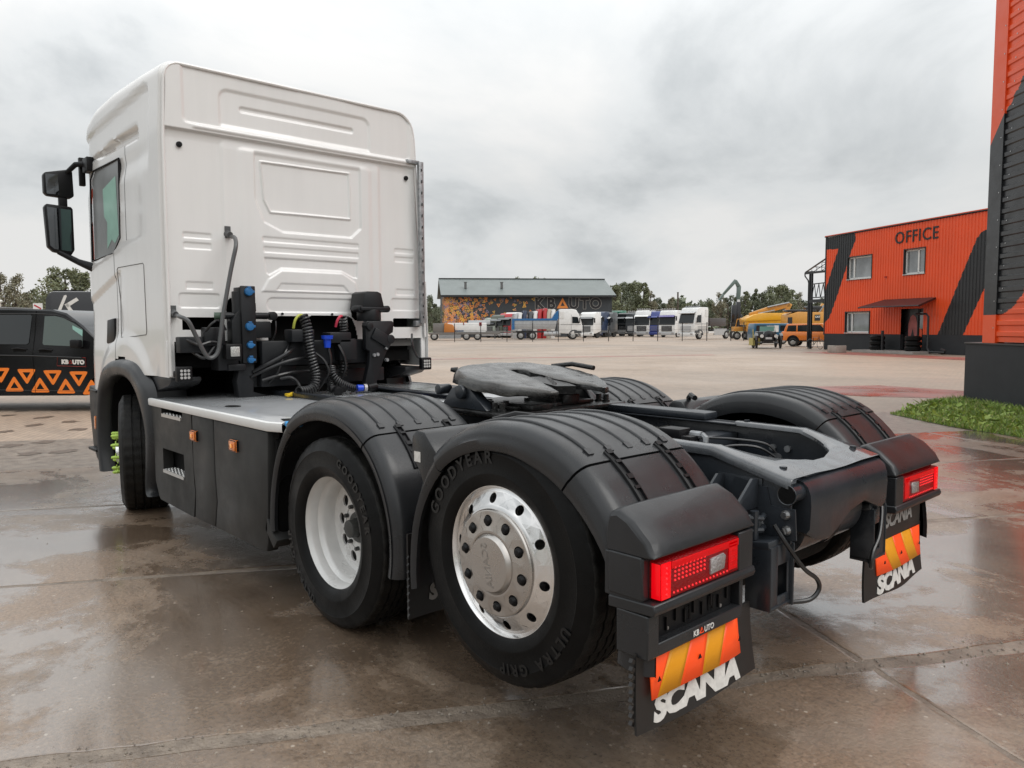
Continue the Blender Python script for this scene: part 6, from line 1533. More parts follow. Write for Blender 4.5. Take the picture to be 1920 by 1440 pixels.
# ---- tail lamp housings, plate carriers, flaps
def tail_unit(s):
    Y = lambda a, b: sorted((s*a, s*b))
    # cowl: loft along y so that the outer top corner is rounded off
    prof = [(-0.585, 0.90), (-0.60, 0.965), (-0.635, 0.975), (-0.70, 0.945), (-0.765, 0.885), (-0.785, 0.848), (-0.785, 0.835), (-0.74, 0.828), (-0.70, 0.828), (-0.59, 0.828)]
    st_ = [(0.655, 0.78, 0.0), (0.66, 0.93, 0), (0.675, 0.99, 0), (0.70, 1.0, 0), (1.16, 1.0, 0), (1.21, 0.985, 0), (1.245, 0.94, 0), (1.258, 0.82, 0)]
    vs = []; fs = []; k = len(prof)
    for (y, f, _) in st_:
        for (x, z) in prof: vs.append((-0.60+(x+0.60)*(0.35+0.65*f if z > 0.84 else 1.0), s*y, 0.83+(z-0.83)*f))
    for i in range(len(st_)-1):
        for j in range(k): fs.append((i*k+j, i*k+(j+1) % k, (i+1)*k+(j+1) % k, (i+1)*k+j))
    fs.append(tuple(range(k))); fs.append(tuple((len(st_)-1)*k+j for j in range(k))[::-1])
    mb = MB(); mb.add(vs, fs)
    mb.box((-0.66, s*0.957, 0.752), (0.16, 0.60, 0.15))                      # body behind the lamp
    mb.box((-0.755, s*0.71, 0.752), (0.055, 0.095, 0.148))                   # inner cheek
    mb.prism([(-0.60, 0.83), (-0.735, 0.83), (-0.745, 0.69), (-0.60, 0.69)], 'y', *Y(1.232, 1.262))
    mb.prism([(-0.60, 0.680), (-0.785, 0.688), (-0.793, 0.668), (-0.785, 0.650), (-0.60, 0.640)], 'y', *Y(0.655, 1.262))
    # lower carrier frame round the recess
    if s > 0: mb.box((-0.70, s*1.232, 0.573), (0.13, 0.060, 0.145)); mb.box((-0.70, s*0.697, 0.578), (0.12, 0.022, 0.13)); mb.box((-0.705, s*0.975, 0.521), (0.115, 0.56, 0.044)); mb.box((-0.66, s*0.97, 0.57), (0.05, 0.56, 0.15))
    hs = put(mb, 'lamp_housing', PLAST, truck, bevel=0.0, ang=38)
    bv = hs.modifiers.new('bevel', 'BEVEL'); bv.width = 0.006; bv.segments = 2; bv.limit_method = 'ANGLE'; bv.angle_limit = R(40)
    # plate recess clutter
    mb = MB(); mb.box((-0.728 if s > 0 else -0.640, s*0.96, 0.59), (0.006, 0.47, 0.10))
    for k_ in range(9):
        if s > 0: mb.box((-0.734, s*(0.76+k_*0.052), 0.60-0.02*(k_ % 2)), (0.010, 0.006, 0.045)); 
    for y in ((0.86, 1.0) if s > 0 else ()): mb.tube([(-0.735, s*(y+a), 0.585+b) for a, b in ((-.012, -.025), (.012, -.025), (.012, .025), (-.012, .025))], 0.003, 4, closed=True)
    pc = put(mb, 'plate_carrier', BLACK, hs)
    for (y, z) in (((0.76, 0.635), (0.80, 0.56), (1.16, 0.63), (1.12, 0.565)) if s > 0 else ()):
        mb = MB(); mb.cyl((-0.731, s*y, z), (-0.738, s*y, z), 0.007, n=8); put(mb, 'screw', STEEL, pc)
    # small dealer name, in parts: KB, triangle, UTO
    if s > 0:
        hh = 0.028
        lettering('dealer_lettering', 'KB', hh, TXTW, pc, (-0.7285, 0.975, 0.511), (0, -1, 0), (0, 0, 1), ext=0.0006, off=0.0008, align='RIGHT')
        lettering('dealer_lettering', 'UTO', hh, TXTW, pc, (-0.7285, 0.944, 0.511), (0, -1, 0), (0, 0, 1), ext=0.0006, off=0.0008, align='LEFT')
        mb = MB()
        for o_ in ((0, 1, 0), ): mb.tube([(-0.765, 0.970, 0.513), (-0.765, 0.949, 0.513), (-0.765, 0.9595, 0.531)], 0.0018, 4, closed=True)
        for ob in pc.children:
            if 'dealer' in ob.name: ob.location.x = -0.036
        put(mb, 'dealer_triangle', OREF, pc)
    # lamp
    mb = MB(); mb.box((-0.757, s*0.99, 0.753), (0.050, 0.465, 0.126)); lm = put(mb, 'tail_lamp', REDD, hs, bevel=0.007)
    mb = MB(); mb.box((-0.783, s*0.965, 0.798), (0.004, 0.40, 0.024)); mb.box((-0.783, s*0.80, 0.755), (0.004, 0.055, 0.100))
    for k_ in range(5): mb.box((-0.785, s*0.80, 0.715+k_*0.02), (0.002, 0.05, 0.004))
    put(mb, 'brake_light', RED, lm, bevel=0.0015)
    mb = MB(); mb.box((-0.783, s*1.195, 0.753), (0.005, 0.050, 0.118)); mb.box((-0.765, s*1.2235, 0.753), (0.034, 0.003, 0.115)); put(mb, 'side_light_strip', REDL, lm, bevel=0.002)
    mb = MB(); mb.prism([(s*0.945, 0.772), (s*0.945, 0.718), (s*0.86, 0.722), (s*0.85, 0.765), (s*0.865, 0.778)], 'x', -0.788, -0.780); put(mb, 'reversing_light', CLEAR, lm, bevel=0.002)
    mb = MB()
    for a in range(9):
        for b in range(4): mb.cyl((-0.781, s*(1.145-a*0.021), 0.745+b*0.014), (-0.786, s*(1.145-a*0.021), 0.745+b*0.014), 0.0052, 0.003, 6)
    for a in range(16): mb.cyl((-0.781, s*(1.15-a*0.021), 0.705), (-0.785, s*(1.15-a*0.021), 0.705), 0.0052, 0.003, 6)
    for b in range(6): mb.cyl((-0.785, s*1.195, 0.71+b*0.017), (-0.789, s*1.195, 0.71+b*0.017), 0.005, 0.003, 6)
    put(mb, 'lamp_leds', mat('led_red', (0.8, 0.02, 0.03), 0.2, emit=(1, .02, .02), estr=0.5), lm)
    # mud flap
    ny, nz = 16, 14; vs = []; fs = []
    def fx(y, z): return -0.715-0.030*((0.52-z)/0.25)**2*0.6-0.008*math.sin(9*y+5*z)
    def fy(u, v): # outline: slightly flared foot
        return (0.575+0.69*u-(0 if s > 0 else 0.085))+(0.03*(1-u)*-1+0.012*u)*(1-v)
    for side in (0, 1):
        for j in range(nz+1):
            for i in range(ny+1):
                u, v = i/ny, j/nz; y = fy(u, v); z = 0.245+0.27*v-0.010*math.sin(PI*u)+0.008*math.sin(7*u)*(1-v)
                vs.append((fx(y, z)+(0.010 if side else 0), s*y, z))
    W_ = ny+1; S_ = W_*(nz+1)
    for j in range(nz):
        for i in range(ny):
            a = j*W_+i; fs += [(a, a+1, a+W_+1, a+W_), (S_+a, S_+a+W_, S_+a+W_+1, S_+a+1)]
    for i in range(ny): fs += [(i, i+1, S_+i+1, S_+i), (nz*W_+i, nz*W_+i+1, S_+nz*W_+i+1, S_+nz*W_+i)]
    for j in range(nz): fs += [(j*W_, (j+1)*W_, S_+(j+1)*W_, S_+j*W_), (j*W_+ny, (j+1)*W_+ny, S_+(j+1)*W_+ny, S_+j*W_+ny)]
    mb = MB(); mb.add(vs, fs)
    for k_ in range(9): mb.box((-0.715, s*(1.278 if s > 0 else 0.592), 0.285+k_*0.026), (0.014, 0.016, 0.013), rot=(0.6, 0, 0))
    fl = put(mb, 'mudflap', FLAP, truck, ang=60)
    # lettering bent onto the flap
    def on_flap(vs_, fs_, m, name, yc, z0, d):
        mb = MB(); out = []
        for (a, b, c) in vs_:
            y = yc-a; z = z0+b; out.append((fx(abs(y), z)-0.001-c-d, y, z))
        mb.add(out, fs_); return mb.build(name, m, fl, recalc=False, ang=30)
    vs_, fs_ = text_mesh('SCANIA', 0.122, ext=0.0008, off=0.0075, shear=0.18, spacing=0.93, xs=1.0)
    x0_, x1_ = min(v[0] for v in vs_), max(v[0] for v in vs_); kq = 0.515/(x1_-x0_); vs_ = [((v[0]-(x0_+x1_)/2)*kq, v[1]*0.90, v[2]) for v in vs_]
    on_flap(vs_, fs_, TXTW, 'flap_lettering', s*(0.925 if s > 0 else 0.845), 0.259, 0.001)
    # reflective board over the top of the flap
    def board(t0, t1, b0, b1, m, name, n=6, d=0.007):
        vs = []; fs = []
        for i in range(n+1):
            f = i/n
            for (q0, q1, z) in ((b0, b1, 0.348), (t0*.5+b0*.5, t1*.5+b1*.5, 0.42), (t0, t1, 0.505)):
                yy = q0+(q1-q0)*f-(0.035 if s > 0 else 0.115)
                bend = 0.016*math.sin(PI*(yy-0.70)/0.54)
                vs.append((fx(yy, z)-d-0.006-bend+0.02*((z-0.40)/0.1)*0.3, s*yy if s > 0 else -yy, z))
        for i in range(n):
            for j in range(2): fs.append((i*3+j, (i+1)*3+j, (i+1)*3+j+1, i*3+j+1))
        mb = MB(); mb.add(vs, fs); o = put(mb, name, m, fl, ang=60); sf = o.modifiers.new('thickness', 'SOLIDIFY'); sf.thickness = 0.003; return o
    e = 0.0006; ori = 1
    cuts_t = [1.242, 1.135, 1.025, 0.925, 0.815, 0.705] if s > 0 else [0.705, 0.80, 0.89, 1.0, 1.10, 1.242]
    cuts_b = [1.242, 1.200, 1.085, 0.975, 0.865, 0.705] if s > 0 else [0.705, 0.745, 0.845, 0.955, 1.06, 1.242]
    cuts_b[-1] = 0.765 if s > 0 else 1.15
    cuts_t = cuts_t[:]
    if s > 0: cuts_t = [1.242, 1.12, 1.00, 0.895, 0.775, 0.705]; cuts_b = [1.242, 1.215, 1.09, 0.965, 0.86, 0.705]
    else: cuts_t = [0.705, 0.775, 0.895, 1.0, 1.12, 1.242]; cuts_b = [0.705, 0.86, 0.965, 1.08, 1.20, 1.242]
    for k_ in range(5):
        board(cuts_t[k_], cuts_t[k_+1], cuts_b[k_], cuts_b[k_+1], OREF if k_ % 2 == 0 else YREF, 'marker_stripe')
    for yy in (1.215, 0.97, 0.735):
        mb = MB(); z = 0.415; yy -= (0.035 if s > 0 else 0.115); mb.prism([(s*(yy-0.009), z-0.007), (s*(yy+0.009), z-0.007), (s*yy, z+0.009)], 'x', fx(yy, z)-0.034, fx(yy, z)-0.031+0.02*0); put(mb, 'board_rivet', BLACK, fl)
for s in (1, -1): tail_unit(s)
# extra panel with worn lettering on the right
mb = MB(); mb.prism([(-0.56, 0.47), (-0.56, 0.655), (-1.15, 0.655), (-1.15, 0.47)], 'x', -0.725, -0.715); ep = put(mb, 'flap_upper_panel', FLAP, truck)
lettering('flap_lettering', 'SCANIA', 0.100, TXTG, ep, (-0.7265, -0.86, 0.565), (0, -1, 0), (0, 0, 1), ext=0.0006, off=0.004, shear=0.16, spacing=0.95)

# ---- fifth wheel
TI = R(-9.5)        # tilts down to the rear
FM = Matrix.Translation((1.02, 0, 1.275)) @ Matrix.Rotation(TI, 4, 'Y')
def fw_outline():
    P = []
    for a in np.linspace(28, 180, 26): P.append((0.43*math.cos(R(a))*1.0+0.0, 0.455*math.sin(R(a))))
    return P
# top outline (x forward, y left): round front, two horns pointing back, slot open to the rear
out = [(-0.375, 0.195), (-0.365, 0.235), (-0.27, 0.325), (-0.14, 0.425), (0.0, 0.475), (0.15, 0.47), (0.27, 0.41), (0.36, 0.30), (0.405, 0.15), (0.415, 0.0)]
slot = [(0.20, 0.0), (0.195, 0.035), (0.16, 0.055), (0.05, 0.062), (-0.08, 0.075), (-0.18, 0.105), (-0.28, 0.15), (-0.35, 0.18)]
half = smooth_poly([(a, b, 0) for a, b in out], 4); sl = smooth_poly([(a, b, 0) for a, b in slot], 4)
mb = MB(); n = 28
def lerp_along(P, t):
    L = [0]
    for i in range(1, len(P)): L.append(L[-1]+(P[i]-P[i-1]).length)
    s_ = t*L[-1]; k = 0
    while k < len(L)-2 and L[k+1] < s_: k += 1
    return P[k].lerp(P[k+1], (s_-L[k])/max(1e-9, L[k+1]-L[k]))
rows = []
for s in (1, -1):
    vs = []; fs = []
    prof = [(0.0, -0.045), (0.0, -0.006), (0.04, 0.0), (0.25, 0.002), (0.45, -0.003), (0.65, 0.001), (0.88, 0.0), (0.96, -0.006), (1.0, -0.022), (1.01, -0.055), (0.90, -0.062)]
    for i in range(n+1):
        t = i/n; a = lerp_along(half, t); b = lerp_along(sl, 1-t)
        for (f, z) in prof:
            p = b.lerp(a, f); zz_ = z
            if z < -0.01: zz_ = z*(0.6+0.5*ss(-0.36, -0.1, p.x)+0.45*ss(0.1, 0.35, p.x))
            j = 0.0035*math.sin(31*p.x+17*p.y)*math.sin(23*p.y-11*p.x)
            vs.append((p.x, s*p.y, zz_+j))
    k = len(prof)
    for i in range(n):
        for j in range(k-1): fs.append((i*k+j, i*k+j+1, (i+1)*k+j+1, (i+1)*k+j))
    fs.append(tuple(range(k)))
    mb.add(vs, fs, 0, FM); nn = len(fs)
    for q in range(nn-1):
        if q % (k-1) == 0 or q % (k-1) == k-2: mb.m[-nn+q] = 1
fw = put(mb, 'fifth_wheel_plate', [GREASE, GREASE2], truck, ang=55)
mb = MB()
mb.prism([(-0.22, 0.06), (-0.10, 0.075), (0.02, 0.06), (0.02, -0.06), (-0.14, -0.10), (-0.25, -0.08)], 'z', -0.06, -0.012, 0, FM)
for k_ in range(7): mb.tube([(-0.20+0.05*k_*0.8, 0.05-0.022*k_, -0.03), (-0.17+0.05*k_*0.8, 0.02-0.025*k_, -0.012), (-0.15+0.04*k_, -0.02-0.02*k_, -0.03)], [0.010, 0.014, 0.010], 6, 0, True, FM)
put(mb, 'lock_jaw', GREASE2, fw)
mb = MB(); mb.tube([(0.30, -0.43, -0.02), (0.20, -0.52, 0.01), (0.02, -0.53, 0.02)], [0.014, 0.016, 0.016], 8, 0, True, FM); put(mb, 'release_handle', GREASE2, fw)
mb = MB(); mb.tube([(0.36, 0.31, -0.03), (0.39, 0.34, -0.03)], [0.02, 0.012], 8, 0, True, FM); put(mb, 'grease_nipple', GREASE2, fw)
# pedestals and base
for s in (1, -1):
    mb = MB(); Y = lambda a, b: sorted((s*a, s*b))
    mb.prism([(1.34, 1.105), (1.24, 1.215), (1.17, 1.235), (1.10, 1.235), (1.05, 1.20), (0.93, 1.105)], 'y', *Y(0.40, 0.47)); mb.cyl((1.135, s*0.36, 1.20), (1.135, s*0.50, 1.20), 0.040, n=18)
    mb.cyl((1.37, s*0.38, 1.20), (1.37, s*0.47, 1.20), 0.030, n=14)
    put(mb, 'fifth_wheel_bracket', CHAS, fw, bevel=0.006)
mb = MB(); mb.box((1.11, 0, 1.092), (0.72, 1.0, 0.022)); mb.box((1.11, 0, 1.115), (0.5, 0.66, 0.02)); mb.box((0.90, 0.2, 1.12), (0.26, 0.16, 0.03)); mb.box((1.0, -0.12, 1.14), (0.3, 0.14, 0.05))
base = put(mb, 'fifth_wheel_base', GREASE2, fw, bevel=0.004)
for (x, y) in ((0.84, -0.42), (0.90, -0.42), (0.96, 0.30), (1.02, 0.36), (1.10, 0.30), (0.86, 0.42), (0.92, 0.42), (0.95, -0.18), (1.0, 0.1), (0.88, 0.0)):
    mb = MB(); mb.cyl((x, y, 1.10), (x, y, 1.115), 0.024, n=14); mb.cyl((x, y, 1.115), (x, y, 1.15), 0.017, n=6); put(mb, 'bolt', GREASE2, base)
mb = MB(); mb.tube([(1.12, -0.22, 1.13), (1.08, -0.22, 1.17), (1.0, -0.22, 1.18), (0.95, -0.22, 1.13)], [0.03, 0.035, 0.03, 0.03], 10); put(mb, 'lock_spring', GREASE, base)
# box beam on the right side of the frame
mb = MB(); mb.box((0.45, -0.40, 1.080), (0.74, 0.13, 0.040)); mb.box((0.42, 0.41, 1.072), (0.80, 0.09, 0.022)); put(mb, 'subframe_beam', CHAS, truck, bevel=0.012)
# ================================================================== OTHER VEHICLES
TYRE2 = mat('far_tyre', (0.018, 0.017, 0.016), 0.7); RIMF = mat('far_rim', (0.42, 0.42, 0.41), 0.4, metal=0.3)
FGL = mat('vehicle_glass', (0.018, 0.022, 0.025), 0.08, spec=0.35)
def paint(name, c, r=0.3): return mat('paint_'+name, c, r, coat=0.4, var=0.05)
WHT = paint('white', (0.72, 0.72, 0.71)); LGR = paint('light_grey', (0.42, 0.43, 0.44)); DGR = paint('dark_grey', (0.07, 0.075, 0.08)); NAV = paint('navy', (0.02, 0.035, 0.08))
GREEN = paint('green', (0.015, 0.14, 0.08)); BLU = paint('blue', (0.02, 0.04, 0.22)); REDP = paint('red', (0.42, 0.015, 0.02)); OLIVE = paint('olive', (0.07, 0.08, 0.055)); BLKP = paint('black', (0.012, 0.012, 0.014), 0.2)
YELP = paint('machine_yellow', (0.72, 0.36, 0.015), 0.4); YOR = paint('machine_ochre', (0.58, 0.27, 0.04), 0.45); ORP = paint('car_orange', (0.80, 0.22, 0.03), 0.25)
def wheel(parent, x, y, z, r, w, name='wheel'):
    mb = MB(); mb.lathe([(r*0.58, 0), (r*0.62, -0.01), (r*0.95, -0.02), (r, -0.05), (r, -w+0.04), (r*0.9, -w), (r*0.3, -w)], 24)
    M_ = Matrix.Translation((x, y, z)) @ Matrix.Rotation(PI, 4, 'Z'); mb.v = [tuple(M_ @ Vector(v)) for v in mb.v]
    wv = put(mb, name, TYRE2, parent)
    mb = MB(); mb.lathe([(r*0.60, -0.005), (r*0.55, -0.04), (r*0.42, -0.02), (r*0.22, -0.01), (r*0.18, 0.02), (0.001, 0.02)], 20); mb.v = [tuple(M_ @ Vector(v)) for v in mb.v]
    put(mb, 'rim', RIMF, wv); return wv
def front_lorry(px, d, w, h, col, grille, label, rz=0.0, visor=None, lampbar=False, L=5.5):
    """tractor facing the camera: local -y is its nose"""
    t = thing('parked_lorry', label, 'lorry', far(px, d), RZ0+rz, 'lorries parked in a row across the yard')
    hw = w/2
    mb = MB(); mb.prism([(0.0, 0.55), (-0.06, 1.3), (0.0, 1.75), (0.18, h-0.75), (0.45, h-0.2), (0.8, h), (2.1, h), (2.15, 0.9), (0.9, 0.6)], 'x', -hw, hw); body = put(mb, 'cab', col, t, bevel=0.10)
    mb = MB(); mb.prism([(-0.035, 1.72), (0.135, h-0.80), (0.18, h-0.80), (0.02, 1.72)], 'x', -hw*0.94, hw*0.94); put(mb, 'windscreen', FGL, t)
    mb = MB(); mb.box((0, -0.07, 1.22), (w*0.62, 0.05, 0.75)); g_ = put(mb, 'grille', grille, t)
    mb = MB()
    for k in range(4): mb.box((0, -0.10, 0.98+k*0.17), (w*0.58, 0.02, 0.03))
    put(mb, 'grille_bar', LGR, g_)
    mb = MB(); mb.box((0, -0.08, 0.50), (w, 0.30, 0.42)); put(mb, 'bumper', col if grille is not BLKP else LGR, t, bevel=0.05)
    for s in (-1, 1):
        mb = MB(); mb.box((s*hw*0.78, -0.24, 0.60), (0.36, 0.04, 0.16)); put(mb, 'headlight', CLEAR, t)
        mb = MB(); mb.box((s*(hw+0.14), 0.05, h-1.15), (0.16, 0.10, 0.62)); mb.box((s*(hw+0.05), 0.1, h-0.85), (0.12, 0.05, 0.05)); put(mb, 'mirror', BLKP, t)
        wheel(t, s*hw*0.0+s*(hw-0.02 if s < 0 else hw-0.30), 1.2, 0.5, 0.5, 0.30) if False else None
        mb = MB(); mb.cyl((s*(hw-0.32), 1.25, 0.5), (s*(hw-0.02), 1.25, 0.5), 0.5, n=20); put(mb, 'wheel', TYRE2, t)
    mb = MB(); mb.prism([(0.05, h-0.80), (-0.28, h-0.95), (-0.28, h-0.90), (0.08, h-0.68)], 'x', -hw*0.9, hw*0.9); put(mb, 'sun_visor', visor or BLKP, t)
    mb = MB(); mb.box((0, 4.0, 0.85), (0.9, 3.8, 0.25)); put(mb, 'chassis', DGR, t)
    if lampbar:
        mb = MB(); mb.tube([(-hw*0.85, 0.5, h+0.12), (hw*0.85, 0.5, h+0.12)], 0.03, 6)
        for k in range(6): mb.cyl((-hw*0.75+k*hw*0.3, 0.42, h+0.16), (-hw*0.75+k*hw*0.3, 0.52, h+0.16), 0.11, n=10)
        put(mb, 'lamp_bar', CLEAR, t)
    return t
K_ = [
 (1117, 111, 2.3, 3.7, NAV, LGR, 'navy lorry with pale grille at the left end of the row', WHT, False),
 (1133, 112, 2.2, 3.6, DGR, WHT, 'dark cabbed lorry with white grille panel left of the green lorry', WHT, False),
 (1151, 124, 2.4, 4.1, GREEN, GREEN, 'green lorry with white visor in the row', WHT, False),
 (1168, 122, 2.4, 3.7, BLKP, BLKP, 'black lorry right of the green lorry', DGR, False),
 (1185, 119, 2.4, 3.7, DGR, LGR, 'dark grey lorry right of the black lorry', LGR, True),
 (1203, 113, 2.5, 3.9, WHT, BLKP, 'white lorry with black grille and roof lamps left of the blue lorry', WHT, True),
 (1226, 112, 2.2, 3.75, BLU, BLU, 'royal blue lorry with roof lamp bar', BLU, True),
 (1250, 106, 2.5, 3.75, WHT, BLKP, 'white lorry with violet visor and black grille right of the blue lorry', paint('violet', (0.09, 0.07, 0.25)), True)]
for (px, d, w, h_, c, g_, lb, vz, lbar) in K_: front_lorry(px, d, w, h_, c, g_, lb, rz=R(-36), visor=vz, lampbar=lbar)
for (px, c, lb, hh) in ((1099, WHT, 'white lorry with grey grille right of the tipper cab', 3.5), (930, OLIVE, 'olive army lorry left of the red lorry', 3.3), (917, paint('pale_green', (0.30, 0.34, 0.30)), 'pale green flat nosed army lorry beside the low loader', 2.9), (946, REDP, 'red lorry left of the tipper', 3.5), (956, WHT, 'white topped lorry left of the tipper body', 3.6)):
    front_lorry(px, 110-(px-900)*0.035, 2.3, hh, c, BLKP if px < 1000 else DGR, lb, rz=R(-36), visor=DGR)
for (px, c, nm_, hh) in ((967, LGR, 'pale grey', 3.35), (975, WHT, 'first white', 3.45), (984, NAV, 'navy blue', 3.7), (995, DGR, 'dark grey', 3.6), (1004, WHT, 'second white', 3.65), (1012, REDP, 'bright red', 3.9), (1022, REDP, 'broad red', 4.0), (1029, paint('beige', (0.45, 0.40, 0.33)), 'beige', 3.9), (1037, WHT, 'rightmost white', 3.85)):
    t = thing('cab_panel', '%s cab panel standing upright behind the tipper body' % nm_, 'cab panel', far(px, 101), RZ0+R(10), 'cab panels in a row behind the tipper')
    mb = MB(); mb.prism([(-0.30, 0.0), (0.25, 0.0), (0.30, hh-0.5), (0.38, hh-0.12), (0.22, hh), (-0.05, hh-0.03), (-0.22, hh-0.6)], 'y', 0.0, 1.9); put(mb, 'panel', c, t, bevel=0.03)
# lorry seen from the side, local +x is forward, local -y faces the camera
def side_cab(t, x0, col, h=3.6, w=2.45, L=2.3, z0=0.75):
    mb = MB(); mb.prism([(x0, z0), (x0+L-0.15, z0-0.15), (x0+L, 1.3), (x0+L-0.05, 1.8), (x0+L-0.35, h-0.75), (x0+L-0.75, h-0.1), (x0+L-1.2, h), (x0+0.1, h), (x0, h-0.2)], 'y', 0.0, w); cb = put(mb, 'cab', col, t, bevel=0.08)
    mb = MB(); mb.prism([(x0+L-1.25, 1.95), (x0+L-0.38, 1.95), (x0+L-0.58, h-0.95), (x0+L-1.25, h-0.90)], 'y', -0.012, 0.01); put(mb, 'side_window', FGL, t)
    mb = MB(); mb.prism([(x0+L-1.0, 1.05), (x0+L-0.1, 1.05), (x0+L-0.1, 0.75), (x0+L-1.0, 0.75)], 'y', -0.01, 0.01); put(mb, 'step', DGR, t)
    vs = [(x0+L+0.005, 0.15, 1.9), (x0+L+0.005, w-0.15, 1.9), (x0+L-0.33, w-0.2, h-0.78), (x0+L-0.33, 0.2, h-0.78)]
    mb = MB(); mb.add(vs+[(a+0.03, b, c) for a, b, c in vs], [(0, 1, 2, 3), (7, 6, 5, 4), (0, 4, 5, 1), (1, 5, 6, 2), (2, 6, 7, 3), (3, 7, 4, 0)]); put(mb, 'windscreen', FGL, t)
    mb = MB(); mb.box((x0+L+0.02, w/2, 1.25), (0.06, w*0.6, 0.6)); g_ = put(mb, 'grille', LGR, t)
    mb = MB()
    for k in range(5): mb.box((x0+L+0.055, w/2, 1.0+k*0.12), (0.012, w*0.56, 0.04))
    put(mb, 'grille_bar', DGR, g_)
    mb = MB(); mb.box((x0+L-0.25, w/2, h-0.62), (0.5, w*0.9, 0.05), rot=(0, 0.35, 0)); put(mb, 'sun_visor', LGR, t)
    mb = MB(); mb.box((x0+L/2, -0.008, 1.78), (L*0.85, 0.01, 0.03)); mb.box((x0+L-1.35, -0.008, 1.9), (0.025, 0.01, 2.2)); put(mb, 'door_seam', DGR, t)
    mb = MB(); mb.box((x0+0.35, -0.02, h-0.7), (0.55, 0.03, 0.8)); put(mb, 'side_deflector', col, t)
    mb = MB(); mb.box((x0+L-0.05, w/2, 0.55), (0.35, w, 0.45)); put(mb, 'bumper', col, t, bevel=0.04)
    for y in (0.3, w-0.3): mb = MB(); mb.box((x0+L+0.12, y, 0.62), (0.04, 0.36, 0.16)); put(mb, 'headlight', CLEAR, t)
    mb = MB(); mb.box((x0+L-0.35, -0.18, 2.3), (0.10, 0.14, 0.6)); put(mb, 'mirror', BLKP, t)
    mb = MB(); mb.prism(arc(x0+L-1.0, 0.5, 0.68, 0, 180, 10)+arc(x0+L-1.0, 0.5, 0.54, 180, 0, 10), 'y', -0.02, 0.3); put(mb, 'wheel_arch', DGR, t)
    return cb
tp = thing('tipper_lorry', 'white tipper lorry with blue rimmed silver body standing side on before the warehouse', 'lorry', far(962, 92), RZ0)
side_cab(tp, 5.55, WHT, 3.65, L=2.85)
ALB = mat('brushed_alu_body', (0.42, 0.43, 0.44), 0.4, metal=0.5, var=0.1)
mb = MB(); mb.prism([(0.1, 1.25), (5.1, 1.25), (5.35, 2.35), (0.0, 2.35)], 'y', 0.0, 2.4); tb = put(mb, 'tipper_body', ALB, tp, bevel=0.02)
bl_ = paint('tipper_blue', (0.02, 0.13, 0.32))
mb = MB(); mb.box((2.65, -0.03, 2.42), (5.5, 0.10, 0.24)); mb.box((0.05, -0.03, 1.85), (0.30, 0.12, 1.3)); mb.prism([(4.7, 2.5), (5.5, 2.5), (5.5, 3.5), (5.2, 3.3)], 'y', 0.0, 2.4); put(mb, 'body_rim', bl_, tb)
mb = MB(); mb.box((2.4, -0.02, 1.8), (0.06, 0.06, 1.0)); put(mb, 'body_seam', DGR, tb)
mb = MB(); mb.box((3.5, 1.0, 0.95), (7.0, 0.9, 0.22)); put(mb, 'chassis', DGR, tp)
mb = MB(); mb.box((1.4, 0.1, 1.16), (2.6, 0.4, 0.05)); put(mb, 'mudguard', LGR, tp)
for k in range(4): mb = MB(); mb.cyl((3.75+k*0.52, 0.35, 0.72), (4.2+k*0.52, 0.35, 0.72), 0.30, n=16); put(mb, 'tank', LGR, tp)
for x in (0.95, 2.35, 7.25): wheel(tp, x, 0.0, 0.5, 0.5, 0.3)
for x in (0.95, 2.35, 7.25): wheel(tp, x, 2.1, 0.5, 0.5, 0.3)
# low loader with parts stacked on it
ll = thing('low_loader', 'grey low loader trailer left of the tipper', 'trailer', far(803, 90), RZ0)
mb = MB(); mb.box((4.3, 1.2, 0.80), (8.4, 2.4, 0.24)); mb.box((8.6, 1.2, 1.0), (3.6, 1.6, 0.14)); put(mb, 'trailer_deck', paint('trailer_grey', (0.15, 0.14, 0.13), .6), ll, bevel=0.02)
for x in (0.75, 4.55, 5.85): wheel(ll, x, 0.0, 0.48, 0.48, 0.3)
mb = MB(); mb.box((2.6, 0.05, 0.45), (2.6, 0.05, 0.5)); put(mb, 'side_guard', GALV, ll)
mb = MB(); mb.box((7.9, 0.3, 0.5), (0.12, 0.12, 0.7)); mb.box((8.4, 0.3, 0.45), (1.1, 0.1, 0.08), rot=(0, 0.6, 0)); put(mb, 'landing_leg', DGR, ll)
pbx = [((1.35, 1.2, 1.45), (1.5, 2.0, 1.1), 'paint_trailer_grey', 'storage_crate', 'brown grey crate at the left end of the low loader', 'crate'),
       ((4.6, 1.2, 1.50), (4.6, 1.6, 1.1), 'paint_white', 'body_panels', 'stack of white body panels on the low loader', 'panels'),
       ((6.0, 1.9, 2.1), (2.6, 0.8, 0.5), 'paint_light_grey', 'body_panels', 'grey panels standing behind the white ones on the low loader', 'panels')]
for c, d_, m_, nm, lb, ct in pbx:
    t = thing(nm, lb, ct, tuple(ll.matrix_basis @ Vector((0, 0, 0)) if False else Vector(far(803, 90))), RZ0)
    mb = MB(); mb.box(c, d_); put(mb, 'panel', MATS[m_], t, bevel=0.04)
    if 'white' in lb:
        mb = MB(); mb.box((3.4, 0.38, 1.1), (1.6, 0.03, 0.12)); mb.box((6.2, 0.38, 1.9), (0.3, 0.03, 0.4), mi=1); mb.box((4.2, 0.38, 1.95), (0.1, 0.03, 0.3), mi=1); put(mb, 'panel_marking', [bl_, REDP], t)
t = thing('orange_arch', 'orange arched fairing standing on the low loader', 'fairing', far(803, 90), RZ0)
